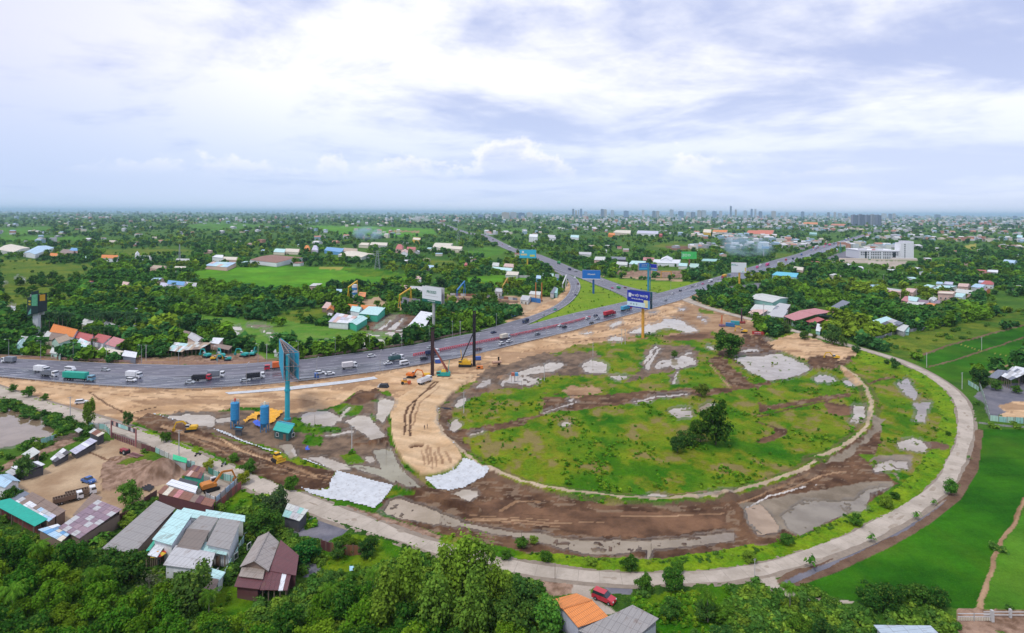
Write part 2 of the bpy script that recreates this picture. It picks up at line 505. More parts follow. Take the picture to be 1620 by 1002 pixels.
 ('sand', 'E', '490,390 520,395 600,470 640,505 580,505 520,440', 1, .3),
 ('mud','F5','240,140 210,260 205,340 225,440 280,540 420,680 540,720 620,740 800,820 820,850 600,800 420,730 280,690 250,640 340,690 440,700 330,590 230,470 185,400 100,430 90,410 190,380',1.5,.8),
 ('mud', 'F5', '540,190 640,180 600,260 640,360 730,420 740,460 690,490 640,430 560,360 530,270', 3, .3),
 ('sand2','F5','430,-10 400,55 270,140 232,200 233,330 262,440 320,535 430,615 520,612 630,575 688,512 640,435 560,365 530,280 530,200 600,120 700,30 770,-20',.8,1.1),
 ('mud2', 'F5', '340,440 400,415 450,430 430,450 360,450', 3, .1),
 ('verge','O','1345,549 1385,562 1425,578 1465,592 1495,615 1508,640 1517,680 1510,700 1490,745 1455,785 1365,838 1290,868 1200,893 1100,905 1000,905 900,896 810,882 850,874 950,884 1050,884 1160,868 1190,862 1230,866 1280,845 1330,820 1400,790 1440,755 1480,700 1492,660 1470,620 1430,590 1370,575',2,.1),
 ('verge','O','0,612 60,633 140,655 200,674 262,692 330,722 380,745 380,750 320,728 262,701 190,678 100,650 0,618',1.5,.1),
 ('forest', 'O', '0,622 80,648 140,670 150,690 120,690 90,672 0,640', 2, 0),
 ('rubble', 'F2', '560,290 720,290 900,340 1100,400 1250,460 1220,480 1100,440 900,380 700,320', 1.5, 0),
 ('gore','M2','490,405 560,425 700,485 860,545 935,580 1035,610 1035,655 600,745 300,815 0,897 -80,925 0,885 150,812 300,742 420,662 500,590 528,500',0,0),
 ('gore','M2','760,402 900,405 1150,425 1400,440 1700,445 1860,430 1700,475 1603,502 1380,556 1200,545 1030,500 900,455',0,0),
 ('sand','O','868,424 886,434 896,447 893,461 874,474 850,487 825,498 800,508 806,513 830,505 858,494 887,479 902,463 903,449 892,436 872,425',.5,0),
 ('brown', 'N4', '0,525 400,520 900,560 1300,540 1603,530 1603,580 900,590 0,575', 1, 0),
 ('sand', 'N3', '-60,815 400,835 800,880 1603,905 1603,925 700,905 0,840', .8, 0),
 ('forest','O','-80,700 0,745 30,760 60,805 160,830 260,800 380,770 470,800 560,830 700,880 800,920 860,960 900,1100 -80,1100',3,0),
 ('forest', 'O', '960,935 1050,925 1190,922 1230,940 1330,962 1390,980 1390,1100 900,1100 900,960', 3, 0),
 ('meadow', 'F2', '560,520 700,440 900,470 1060,520 1100,600 900,640 640,660 560,690', 3, 0),
 ('meadow', 'F1', '1250,700 1530,720 1530,1002 1200,1002', 4, 0),
 ('meadow', 'F3', '1060,800 1600,720 1600,1100 1200,1100 1220,960 1060,880', 6, 0),
 ('meadow', 'F1', '1300,180 1530,40 1530,320 1480,270 1310,250', 3, 0),
 ('silt', 'A', '-200,400 0,415 120,440 300,510 430,560 475,640 330,692 150,712 0,745 -200,760', 1, 0),
 ('earth','O','30,762 100,724 150,702 190,695 250,715 285,745 290,765 240,792 185,812 100,800 50,795',2,0),
 ('path', 'F1', '1190,62 1260,20 1370,65 1465,90 1310,245 1180,170', 1, 0),
 ('earth', 'F1', '-40,120 150,90 420,200 640,180 740,270 480,430 370,450 -60,240', 1, 0),
 ('rubble', 'P3', '0,640 160,560 420,570 560,600 770,640 780,800 560,830 300,900 0,920', 2, .5),
 ('earth', 'A', '0,1100 400,900 700,760 850,690 900,700 960,760 800,860 500,1002 400,1100', 1, 0),
 ('scrub', 'A', '920,880 1100,800 1250,760 1400,860 1380,900 1150,850 1000,900', 2, .3),
 ('rubble', 'A', '0,940 200,860 400,780 600,700 640,640 560,630 380,740 130,820 0,900', 1, 0),
 ('gravel', 'F2', '285,445 530,345 600,360 720,420 690,445 560,512 440,460', 1.5, 0),
 ('gravel', 'F2', '465,610 550,600 560,690 460,692', 1.5, 0),
 ('meadow', 'F2', '450,380 530,350 540,400 470,425', 1.5, 0),
 ('path', 'F3', '520,690 700,720 880,735 830,760 850,790 980,890 900,900 760,780 620,790', 1, 0),
 ('rubble', 'F3', '530,700 740,730 720,780 600,800', 1.5, 0),
 ('gravel', 'F3', '900,735 1060,735 1060,790 950,780', 1.5, 0),
 ('red','O','1225,922 1262,890 1330,880 1420,838 1470,805 1520,745 1530,700 1535,680 1562,680 1560,740 1525,790 1470,832 1411,865 1324,905 1258,930',1,.1),
 ('rice2','F4','1400,-140 1760,-140 1760,100 1620,240 1570,370 1490,470 1440,600 1400,730 1352,838 1250,838 900,782 690,797 370,722 600,642 900,502 1100,382 1280,242 1372,80',.5,0),
 ('rice3', 'F4', '1760,100 1625,270 1585,390 1510,480 1448,620 1395,838 1760,838', 1.5, 0),
 ('path', 'F4', '140,680 260,660 290,720 420,770 690,800 680,815 400,790 260,765', .6, .1),
 ('rubble', 'F4', '1250,842 1760,842 1760,1100 1250,1100', 1, 0),
 ('gravel','F4','300,690 600,560 900,420 1100,310 1200,240 1180,270 1000,400 700,540 450,660 330,715',1.5,0),
]
WATER = [  # name, label, crop, outlines
 ('pond','large pale flooded excavation pit near the right end of the meadow','N6',['350,590 460,570 700,545 830,535 960,590 1100,650 1150,695 1050,750 900,790 700,812 600,760 480,700 440,640']),
 ('pond','small oval pond below the large flooded pit','N6',['1180,790 1240,765 1350,765 1425,810 1380,825 1230,825']),
 ('pond','narrow pool beside the end of the earth berm','N6',['1480,820 1530,810 1620,855 1620,880 1540,872']),
 ('pond','bright flooded hollow behind the orange-poled blue billboard','D',['610,300 700,250 790,235 870,195 980,215 1000,240 1050,260 1087,287 1000,290 900,262 850,262 760,290 700,297','450,345 480,325 550,325 560,350 470,352']),
 ('pond','pond with a drowned tree in the upper meadow','D',['280,510 340,490 400,500 445,520 440,575 350,575 290,560 270,535','480,600 560,590 600,605 520,630']),
 ('pond','long broken pond beside the rusty and blue tanks on stilts','C',['1190,650 1300,610 1450,570 1540,580 1560,600 1480,640 1350,650 1250,680 1300,690 1400,700 1370,730 1280,745 1190,730 1100,720 1080,750 1060,740 1100,690']),
 ('pond','rutted wet patch in the middle of the meadow','D',['780,530 820,500 880,490 960,465 1000,460 1060,480 1080,510 1000,530 940,550 880,530 800,550','700,500 790,385 800,385 716,520','716,540 815,395 824,395 735,550','1000,450 1040,430 1050,440 1010,460','905,650 945,560 950,570 915,660']),
 ('pond','muddy puddle behind the dark tree clump in the meadow','D',['880,850 950,830 1030,820 1050,900 940,890','1090,830 1160,790 1220,800 1110,840']),
 ('pond','pale pools at the foot of the berm east of the sand ramp','C',['860,770 900,730 970,700 980,730 920,760','690,910 740,860 785,850 780,890 730,930']),
 ('pond','small pool by the muddy track end east of the sand ramp','F5',['610,270 650,250 680,290 640,335 610,330','740,350 830,325 820,340 745,355']),
 ('pond', 'round water hole in the meadow grass', 'F5', ['1310,280 1340,265 1370,280 1350,292 1320,290']),
 ('pond','flooded hollow hugging the left bank of the sand ramp','P4',['790,260 800,190 830,190 965,240 940,330 890,400 850,460 780,400 790,330','450,440 600,380 720,400 760,480 800,530 860,620 740,665 650,590 560,520','340,440 480,290 500,290 400,440']),
 ('pond','flooded hollow to the right of the teal billboard pole','P4',['-20,360 100,340 250,330 370,400 350,450 300,490 100,480 -20,450','190,600 500,540 520,560 300,600']),
 ('pond','grey green trench water under the left bank of the sand ramp','F5',['130,450 230,440 280,530 335,600 430,690 340,690 240,650 130,590 60,560 0,560 -40,550 40,545 180,575']),
 ('pond', 'small oval puddle ringed by brown spoil', 'P4', ['670,820 720,810 760,860 720,890 670,860']),
 ('pond','sliver of water above the white edge of the dark earth bank','P4',['60,830 200,820 350,870 470,900 500,950 350,960 200,900','-250,700 -120,690 -60,800 -130,830','540,930 700,960 900,1020 700,1000']),
 ('pond','pale shallow pool behind the yellow excavator','P3',['670,120 900,95 1150,110 1200,150 1180,240 1050,220 900,190 750,150','1210,160 1380,140 1380,180 1230,190']),
 ('canal','long brown drain along the dark stripped band','F3',['0,340 100,380 220,400 400,430 560,440 700,470 900,480 1150,480 1400,460 1640,430 1640,480 1400,510 1180,520 1000,558 850,558 700,530 500,470 300,440 100,400 0,385','1160,580 1170,560 1180,520 1150,520']),
 ('pond','silty shallow lagoon between the white sheet and the service road','F2',['900,330 950,260 1000,240 1150,290 1250,340 1345,370 1330,405 1200,385 1000,350 880,312']),
 ('pond','beige silt pool at the bottom of the stripped band','F4',['100,290 180,262 200,280 240,330 280,380 270,420 170,430 120,372']),
 ('pond','reedy shallow lagoon inside the bend of the service road','F4',['300,330 420,250 520,250 700,250 780,180 895,175 780,215 760,300 600,340 480,400 400,430 340,400']),
 ('pond','pale green pond at the inner side of the curved berm','E',['575,620 650,620 655,670 625,730 550,720 580,670']),
 ('pond','whitish pools in the wet grass beside the road bend','E',['830,480 900,455 920,500 960,540 950,585 900,560','940,600 1040,600 1020,660 1010,720 950,720 960,650']),
 ('pond','shallow grey pool in the grass near the reddish mound','E',['840,840 950,810 1010,850 1010,900 860,880','700,975 800,950 900,960 900,1002 700,1020']),
 ('pond','rain pools strung along the inside of the berm','F3',['1110,235 1200,215 1290,235 1250,250 1120,245','1430,215 1520,200 1640,190 1640,225 1450,235']),
 ('pond','flooded field at the left edge below the service road','A',['-200,405 0,425 120,445 300,515 425,565 465,640 330,688 150,708 0,740 -200,755']),
 ('pond','glinting water at the far left scrubland','N3',['-60,30 20,30 45,45 0,80 -60,80','175,-10 250,10 245,35 180,40','100,295 170,300 180,360 120,340','-60,455 30,455 50,490 75,550 20,565 -60,550']),
 ('pond','flooded paddy strips behind the highway verge','N4',['960,165 1200,180 1240,215 1100,200 960,180','1280,160 1380,150 1500,160 1530,180 1400,185 1290,170','1060,240 1150,215 1200,250 1190,290 1080,260','1420,215 1490,235 1600,245 1500,245','720,170 790,180 830,240 750,210','1520,265 1600,270 1610,340 1550,330']),
 ('pond','flooded paddy strips nearest the highway','N2',['0,785 100,790 200,820 140,850 40,830','330,815 500,820 650,840 600,865 400,860','600,780 750,790 860,800 800,815 600,800','700,705 960,715 970,770 930,790 820,750','-60,830 100,850 80,880 -60,870','480,725 560,720 700,750 560,755']),
 ('fish_pond','rectangular fish ponds between red earth dykes','N2',['590,665 640,620 740,640 700,670','640,620 780,525 870,525 740,640','750,675 900,560 940,560 830,680','880,685 970,630 960,690','590,660 700,672 960,700 940,685 700,670']),
 ('pond','clean puddle at the near end of the right hand work camp','N6',['650,365 690,358 760,378 730,388 670,380','400,510 460,485 560,470 640,490 600,510 480,520','0,165 60,180 70,190 20,185','40,450 100,450 150,490 110,490']),
 ('pond','scattered rain puddles on the brown verge under the highway','D',['450,240 540,210 550,225 480,260','740,148 810,145 770,160','260,300 350,285 340,300 280,305','945,125 1000,125 985,138 950,136','1070,178 1140,178 1100,188','1120,198 1160,210 1130,212']),
 ('pond','tiny wet ruts across the lower meadow','D',['630,775 820,740 1010,720 1010,728 830,750 700,775 640,782','650,792 800,765 805,770 660,797','0,855 230,775 240,780 10,860','170,775 210,755 220,765 180,782','1160,712 1210,710 1200,716','1340,697 1380,694 1370,700']),
 ('pond','pools seeping out below the white sheet end of the sand ramp','F5',['610,725 680,700 780,705 790,740 730,780 680,760']),
]
TRACKS = [  # crop, line, width m, soil, depth m
 ('F5','530,30 500,60 430,110 350,190 325,260 320,370',.9,'mud',-.15),('F5','510,30 480,60 400,140 370,230 350,300 358,380',.9,'mud',-.15),
 ('F5','540,60 480,120 420,170 400,240 370,310',.7,'brown',-.1),('F5','470,440 475,560',.8,'brown',-.1),('F5','490,450 500,590',.8,'brown',-.1),
 ('F5','520,480 525,580',.8,'brown',-.1),('F5','540,450 570,560',.8,'brown',-.1),('F5','440,470 450,560',.7,'brown',-.1),('F5','590,480 620,550',.9,'brown',-.1),
 ('F5','720,890 900,900 1100,920 1300,930',.5,'brown',.05),('F5','760,880 950,885 1150,905',.5,'brown',.05),('F3','150,360 400,370 700,385 900,380',.5,'brown',.05),
 ('F3','160,340 420,352 650,370',.4,'brown',.05),('F3','450,330 700,350 1000,350 1300,330',.5,'mud',-.1),('F3','330,310 420,260 540,260',1.2,'brown',.1),
 ('F3','1000,340 1300,345 1580,330',.5,'brown',.05),('F3','1180,230 1600,200',.6,'brown',0),('F4','60,265 180,225 300,170 440,110',.7,'brown',.1),('F4','110,285 240,225 380,180 480,160',.6,'pale',.05),
 ('F4','300,200 420,150 520,110 650,90',.6,'brown',.05),('F4','430,170 600,130 800,110 900,140',.7,'mud',-.1),('F4','0,230 60,300 100,400 150,480',2.2,'mud',.3),
 ('D','480,760 700,720 1000,700 1300,690',.9,'mud',-.1),('D','480,800 700,760 1000,730 1300,700 1603,640',.9,'mud',-.1),('D','0,790 200,770 400,740',.8,'mud',-.1),
 ('D','1190,500 1260,590 1340,670',1.2,'mud',-.1),('D','1280,450 1400,530 1603,640',1.2,'mud',-.1),('D','1170,520 1240,600 1320,690',.8,'brown',-.1),
 ('D','0,720 200,740 380,735',.8,'mud',0),('E','540,560 380,600 200,640 0,690',1.1,'mud',.15),('E','0,720 90,750 140,780 60,820 0,840',1.4,'mud',.1),
 ('B','250,780 450,880 650,960',1.0,'sand',0),('B','220,760 420,860 620,950',.6,'brown',.1),('B','100,700 350,820 600,930',.5,'mud',-.1),('B','0,760 300,900 500,1000',.6,'brown',.1),
 ('F2','250,60 420,120 600,150',.6,'brown',.1),('F2','320,60 480,110 620,130',.5,'brown',.1),('A','700,300 850,400 1050,500 1200,540',.8,'mud',-.1),('A','1050,470 1150,440 1250,420',.8,'mud',-.1),
 ('B','400,470 800,480 1200,450',.6,'brown',.1),('B','0,440 400,445 800,430',.6,'brown',-.05),('C','1000,540 1300,470 1600,400',.6,'brown',0),
 ('A','300,260 700,300 1000,330 1500,380',.7,'brown',0),('A','400,240 900,290 1500,330',.7,'brown',0),('C','560,700 700,720 850,700',.8,'brown',0),
 ('D','100,330 400,290 700,200 900,130',.8,'mud2',0),('D','200,370 500,320 800,240 1000,170',.8,'mud2',0),('N6','200,380 500,350 700,400 900,480 1200,560',1.2,'brown',0),
 ('N6','1150,690 1300,600 1450,560',.9,'mud',-.1),('N6','1130,720 1280,640 1400,610',.9,'mud',-.1),('N6','700,830 900,800 1060,760 1180,690',1.0,'mud',.2),
 ('N7','600,945 860,870 1160,775 1603,630',1.3,'red',.15),('N7','940,705 1160,775',.7,'straw',.1),('N7','1200,780 1603,860',.5,'straw',.05),('N7','430,852 820,712 1180,612 1640,490',1.8,'red',.25),
 ('N7','1250,1002 1400,940 1603,870',1.2,'earth',.15),('P2','1200,215 1450,125 1640,60',1.4,'brown',.15),('F4','1620,235 1572,375 1495,470 1450,575 1422,700 1372,838',.9,'brown',.3),
 ('N4','350,105 700,130 1000,150 1603,230',.7,'scrub',.15),('N2','0,715 300,745 600,775 900,800',.8,'scrub',.15),('N2','0,780 200,800 500,820 800,830',.7,'scrub',.1),
 ('L2','0,470 300,480 600,500',.6,'rice3',0),('N2','690,660 920,525',4.2,'red',.4),('N2','850,670 1040,540',4.2,'red',.4),('N2','480,680 960,712',1.6,'red',.3),
 ('A','700,780 900,860 1040,800',.8,'mud2',0),('P4','-100,600 400,560 500,545',.4,'scrub',0),('P4','560,700 700,690 900,650',1.6,'mud',.5),('P4','500,680 640,600 700,560',1.2,'mud2',.4),
]
BERM = [('F5','530,200 528,290 560,370 640,440 710,490 770,545 870,600'),('F3','270,95 450,165 700,215 1000,250 1250,260 1600,235'),('O','1150,786 1208,769 1240,757 1272,746 1290,734'),('E','330,945 450,915 560,850 650,760 683,670 683,600 650,520 590,450 500,390')]

def grid():
 us = np.concatenate([np.linspace(-2.4,-.90,70)[:-1],np.arange(-.90,.90,.00225),np.linspace(.90,2.4,70)])
 dy = np.concatenate([np.array([.8,1.6]),np.arange(2.6,30,1.1),np.arange(30,690,1.7),np.linspace(692,1900,60)])
 d = F * H / dy
 U, Dd = np.meshgrid(us, d)
 return U * Dd, Dd

def build_ground():
 X, Y = grid()
 sh = X.shape
 px, py = PIX(X, Y)
 n1 = fbm(X / 9, Y / 9, 3, 4) - .5
 n2 = fbm(X / 9, Y / 9, 31, 4) - .5
 m1 = fbm(X / 2.2, Y / 2.2, 5, 3) - .5
 m2 = fbm(X / 2.2, Y / 2.2, 15, 3) - .5
 wx = (n1 * 1.5 + m1) * 2.6
 wy = (n2 * 1.5 + m2) * 1.7
 names = list(SOIL)
 ids = np.full(sh, names.index('land'))
 hz = np.zeros(sh)
 for soil, crop, P, w, h in ZONES:
  k = inside(pts(P, crop), px + wx * w, py + wy * w)
  ids[k] = names.index(soil)
  hz[k] = h
 A = np.array([SOIL[n][0] for n in names]); B = np.array([SOIL[n][1] for n in names])
 SC = np.array([SOIL[n][2] for n in names], float)[ids]
 far = np.maximum(1.0, Y / 500)
 lv = np.log2(far); l0 = np.floor(lv); fr_ = lv - l0
 nz = fbm(X / SC / 2 ** l0,Y / SC / 2 ** l0,77,5,.6) * (1 - fr_) + fbm(X / SC / 2 ** (l0 + 1),Y / SC / 2 ** (l0 + 1),77,5,.6) * fr_
 nz = np.clip((nz - .5) * 2.6 + .5, 0, 1)[..., None]
 col = A[ids] * (1 - nz) + B[ids] * nz
 wet = np.array([SOIL[n][3] for n in names], float)[ids]
 veg = np.array([SOIL[n][4] for n in names], float)[ids]
 mead = (ids == names.index('meadow'))
 site = inside(pts('640,640 700,600 800,575 980,500 1085,480 1200,510 1345,550 1500,612 1528,650 1525,700 1470,785 1368,845 1150,905 950,905 800,885 690,860 575,825'),px,py)
 p1 = fbm(X / 11, Y / 16, 91, 5, .6)
 sm_ = lambda v, a, b: np.clip((v - a) / (b - a), 0, 1)[..., None]
 q = sm_(p1, .49, .58) * mead[..., None]
 col = col * (1 - q) + col * np.array([.40, .74, .45]) * q
 p2 = fbm(X / 7, Y / 9, 57, 5, .62)
 q = sm_(p2, .46, .56) * (mead & site)[..., None] * .62
 col = col * (1 - q) + np.array([.20, .195, .012]) * q
 bare = mead & (p2 > .65) & site
 q = sm_(p2, .60, .67) * (mead & site)[..., None] * .7
 col = col * (1 - q) + np.array([.23, .16, .08]) * q
 veg[bare] = .2
 rice = np.isin(ids, [names.index('rice'), names.index('rice2'), names.index('rice3')])
 st = fbm(X / 14, Y / 2.2, 19, 3)
 bl = fbm(X / 38, Y / 30, 119, 4)
 col[rice] *= (.42 + .50 * st[rice] + .72 * bl[rice])[:, None]
 b2 = fbm(X / 17, Y / 26, 129, 4)
 q = (np.clip((b2 - .50) * 5, 0, 1) * .30 * rice)[..., None]
 col = col * (1 - q) + np.array([.10, .17, .010]) * q
 sandm = np.isin(ids, [names.index('sand'), names.index('sand2')])
 gr = fbm((X * .5 + Y) / 2.0, (X - Y * .5) / 22, 44, 4)
 col[sandm] *= (.70 + .62 * gr[sandm])[:, None]
 dk = fbm(X / 15, Y / 7, 66, 5, .6)
 k = (ids == names.index('sand')) & (dk > .53)
 col[k] = col[k] * .45 + np.array([.22, .125, .07]) * .55
 mudm = ids == names.index('mud')
 pm = fbm(X / 5, Y / 1.6, 47, 5, .65)
 k = mudm & (pm > .60)
 col[k] = col[k] * .4 + np.array([.26, .185, .12]) * .6
 z = hz * 1.0
 z = z + .12 * (fbm(X / 5, Y / 5, 8, 3) - .5) * (Y < 900)
 z = z + np.where(mudm, .55 * (fbm(X / 1.7, Y / 1.5, 21, 3) - .45), 0) * (Y < 600)
 rub = ids == names.index('rubble')
 z = z + np.where(rub, .5 * (fbm(X / 1.1, Y / 1.1, 23, 3) - .45), 0) * (Y < 420)
 vg = np.isin(ids, [names.index(n) for n in ('verge', 'forest', 'scrub')])
 z = z + np.where(vg & (Y < 420), .5 * np.abs(fbm(X / 1.6, Y / 1.6, 25, 3) - .35), 0)
 z = z + np.where(mead & (Y < 420), .35 * np.clip(fbm(X / 2.5, Y / 2.5, 26, 3) - .45, 0, 1) * 2, 0)
 for crop, L, w, soil, dep in TRACKS:
  P = [tuple(G(*p)[:2]) for p in pts(L, crop)]
  d = dist_line(P, X + n1 * 1.6, Y + n2 * 1.6, w * 2 + 3)
  k = d < w * .5 * (1 + .9 * m1)
  c = names.index(soil)
  col[k] = (A[c] * (1 - nz[k]) + B[c] * nz[k])
  veg[k] = 0; wet[k] = SOIL[soil][3]
  z += np.where(d < w, dep * (1 - np.clip(d / w, 0, 1)) * 1.5, 0)
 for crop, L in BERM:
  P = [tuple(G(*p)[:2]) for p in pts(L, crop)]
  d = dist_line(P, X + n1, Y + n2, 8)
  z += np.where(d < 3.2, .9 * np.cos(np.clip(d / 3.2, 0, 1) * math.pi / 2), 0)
  k = d < .75 * (1 + 2.2 * m1 + n1)
  col[k] = np.array([.44, .34, .23]) * (.8 + .4 * nz[k])
  veg[k] = 0
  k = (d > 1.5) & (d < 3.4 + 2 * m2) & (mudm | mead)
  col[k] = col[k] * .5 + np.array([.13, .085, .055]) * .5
 for (cx, cy_), r, h, c in HEAPS:
  g = G(cx, cy_)
  d = np.hypot(X - g.x, (Y - g.y)) / r + n1 * .35
  z += np.where(d < 1, h * (np.cos(np.clip(d, 0, 1) * math.pi) * .5 + .5), 0)
  if c:
   k = d < 1
   q = names.index(c)
   col[k] = A[q] * (1 - nz[k]) + B[q] * nz[k]; veg[k] = 0
 wm = np.zeros(sh, bool)
 for nm, lab, crop, Ps in WATER:
  for P in Ps:
   wm |= inside(pts(P, crop), px + wx * 1.6, py + wy * 1.6)
 isl = fbm(X / 2.6, Y / 2.6, 61, 4, .6)
 wm &= ~((isl > .69) & site)
 hard = road_mask(X, Y)
 wm &= ~hard
 z = np.where(wm, np.minimum(-.34, z - .5), z)
 pxr = np.zeros(sh, bool)
 pxr[1:-1, 1:-1] = wm[2:, 1:-1] | wm[:-2, 1:-1] | wm[1:-1, 2:] | wm[1:-1, :-2]
 for q in range(2):
  p_ = pxr.copy(); p_[1:-1, 1:-1] |= pxr[2:, 1:-1] | pxr[:-2, 1:-1] | pxr[1:-1, 2:] | pxr[1:-1, :-2]
  k = p_ & ~pxr & ~wm & (m2 > -.12 + .1 * q)
  col[k] = col[k] * .6 + np.array([.12, .10, .075]) * .4; wet[k] = .6
  pxr = p_
 rim = pxr & ~wm
 rim[1:-1, 1:-1] &= wm[2:, 1:-1] | wm[:-2, 1:-1] | wm[1:-1, 2:] | wm[1:-1, :-2]
 col[rim] *= .7
 wet[rim] = .7
 col[wm] = np.array([.26, .22, .17])
 z = np.where(~wm, np.maximum(z, -.03), z)
 z = np.where(hard, -.05, z)
 dc = np.array([.0, .0, .0])
 n = sh[0] * sh[1]
 me = bpy.data.meshes.new('ground')
 V = np.stack([X, Y, z], -1).reshape(-1, 3).astype(np.float32)
 i = np.arange(n).reshape(sh)
 q = np.stack([i[:-1, :-1], i[1:, :-1], i[1:, 1:], i[:-1, 1:]], -1).reshape(-1, 4)[:, ::-1]
 me.vertices.add(n); me.vertices.foreach_set('co', V.ravel())
 me.loops.add(q.size); me.loops.foreach_set('vertex_index', q.astype(np.int32).ravel())
 me.polygons.add(len(q)); me.polygons.foreach_set('loop_start', np.arange(0, q.size, 4, dtype=np.int32))
 me.polygons.foreach_set('use_smooth', np.ones(len(q), bool))
 me.update()
 a = me.attributes.new('soil_colour', 'FLOAT_COLOR', 'POINT')
 a.data.foreach_set('color', np.concatenate([col, np.ones(sh + (1,))], -1).astype(np.float32).ravel())
 a = me.attributes.new('wetness','FLOAT','POINT'); a.data.foreach_set('value',wet.astype(np.float32).ravel())
 a = me.attributes.new('plants','FLOAT','POINT'); a.data.foreach_set('value',veg.astype(np.float32).ravel())
 m = bpy.data.materials.new('soil and plant cover'); m.use_nodes = True
 t = NT(m.node_tree); b = t.n['Principled BSDF']
 c = t.node('ShaderNodeAttribute', attribute_name='soil_colour').outputs['Color']
 wt = t.node('ShaderNodeAttribute', attribute_name='wetness').outputs['Fac']
 vgn = t.node('ShaderNodeAttribute', attribute_name='plants').outputs['Fac']
 co = t.node('ShaderNodeTexCoord').outputs['Object']
 f1 = t.noise(co, .9, 6, .7); f2 = t.noise(co, 3.1, 4, .65); f3 = t.noise(co, .16, 5, .6)
 amp = t.m('ADD', .55, t.m('MULTIPLY', vgn, 1.0))
 f = t.m('ADD',1.0,t.m('MULTIPLY',amp,t.m('ADD',t.m('SUBTRACT',f1,.5),t.m('ADD',t.m('MULTIPLY',t.m('SUBTRACT',f2,.5),.8),t.m('MULTIPLY',t.m('SUBTRACT',f3,.5),.6)))))
 f = t.m('MAXIMUM', f, .25)
 sv = t.node('ShaderNodeVectorMath', {0: c}, operation='SCALE'); t.put(sv.inputs['Scale'], f)
 cl = t.mix(t.m('MULTIPLY', t.ss(f2, .52, .72), t.m('MULTIPLY', vgn, .45)), sv.outputs[0], (.20, .26, .03))
 t.put(b.inputs['Base Color'], cl)
 t.put(b.inputs['Roughness'], t.m('SUBTRACT', .92, t.m('MULTIPLY', wt, .60)))
 t.put(b.inputs['Specular IOR Level'], t.m('ADD', .05, t.m('MULTIPLY', wt, .5)))
 bp = t.node('ShaderNodeBump', {'Height': t.m('ADD', t.m('MULTIPLY', f1, 1.0), t.m('MULTIPLY', f2, .5))})
 t.put(bp.inputs['Strength'], t.m('ADD', .25, t.m('MULTIPLY', vgn, .55)))
 bp.inputs['Distance'].default_value = .35
 t.l.new(bp.outputs[0], b.inputs['Normal'])
 me.materials.append(m)
 o = obj('ground',me); tag(o,'flat land of soil, grass and rice fields reaching the horizon',kind='structure')
 g2 = MB().poly([(-90000,-90000,-4),(90000,-90000,-4),(90000,110000,-4),(-90000,110000,-4)]).build('distant_ground',mat('far land',(.05,.085,.03),.95,scale=.002,var=.2))
 tag(g2, 'land beyond the built fields', kind='structure')
 return X, Y, z, px, py, ids, names, wm

HEAPS = [((245,752),9,2.4,'rubble'),((262,748),6,1.8,'rubble'),((210,750),5,1.0,'rubble'),((800,597),4,1.2,'brown'),((1240,545),9,1.6,'sand'),((1265,552),8,1.3,'sand'),
         ((1310,568),5,1.2,'mud'),((1480,705),4,.9,'red'),((580,628),6,1.2,'mud'),((565,635),5,1.0,'mud'),((597,628),4,.9,'mud'),((760,617),4,.6,'mud2')]

# ------------------------------------------------------------------ roads
NEAR = pts('-120,588 0,596 120,608 240,615 319,616 380,612 460,606 540,596 620,586 660,578 740,565 820,544 900,526 950,510 995,499 1040,486 1082,474 1102,464 1150,450 1213,430 1278,408 1317,395 1361,376 1395,364 1440,352')
FAR = pts('-120,562 0,567 100,572 200,577 319,579 380,577 420,574 480,570 540,562 619,552 640,549 700,538 760,523 826,517 840,514 885,501 930,491 994,477 1047,463 1070,457 1112,445 1157,432 1190,422 1227,411 1260,403 1290,391 1320,384 1354,375 1385,364 1430,352')
MID = pts('-120,574 0,582 120,590 240,597 320,599 380,596 460,589 540,581 620,570 660,563 720,551 800,535 899,513 936,502 1000,486 1060,468 1115,453 1200,427 1270,406 1320,389 1361,375 1390,364 1435,352')
NW_A = pts('1000,478 981,466 969,461 945,452 924,443 905,436 887,430 869,424 850,414 836,409 821,402 800,395 776,383 764,374 740,371 716,363 696,355 680,351')
NW_B = pts('1040,464 1015,459 994,455 975,449 954,440 920,430 890,417 867,408 849,401 822,397 800,386 776,374 768,371 743,369 718,360 698,352 682,349')
RP_A = pts('756,525 780,518 810,509 840,501 867,490 882,482 896,470 903,458 902,448 890,436 870,425')
RP_B = pts('826,518 842,511 862,501 885,491 903,479 912,469 917,461 919,453 916,446 913,441 898,434')
LOCAL = [(-60,598,3.4),(0,619,3.4),(30,630,3.4),(80,645,3.4),(140,662,3.4),(200,681,3.4),(260,705,3.4),(319,730,3.3),(350,742,3.3),(406,767,3.3),(463,788,3.3),(519,810,3.4),
         (575,829,3.2),(631,848,2.45),(688,868,2.45),(745,884,2.45),(798,895,2.45),(869,905,2.45),(953,914,2.45),(1038,917,2.45),(1150,911,2.45),(1222,898,2.45),(1295,877,2.45),
         (1368,847,2.45),(1426,816,2.45),(1475,784,2.45),(1498,759,2.45),(1513,732,2.45),(1524,702,2.45),(1528,676,2.45),(1527,652,2.45),(1518,631,2.45),(1498,611,2.45),(1462,588,2.45),
         (1422,570,2.45),(1383,558,2.45),(1344,547,2.45),(1291,532,2.45),(1252,523,3.2),(1219,513,3.2),(1174,502,3.2),(1129,490,3.2),(1107,483,3.5),(1090,476,4.5),(1080,471,6)]

def smooth(P, n=2):
 for _ in range(n):
  Q = [P[0]]
  for a, b in zip(P[:-1], P[1:]):
   Q += [tuple(x * .75 + y * .25 for x, y in zip(a, b)), tuple(x * .25 + y * .75 for x, y in zip(a, b))]
  Q.append(P[-1]); P = Q
 return P

def wline(P, z=0.0):
 return [tuple(G(p[0], p[1])[:2]) for p in P]

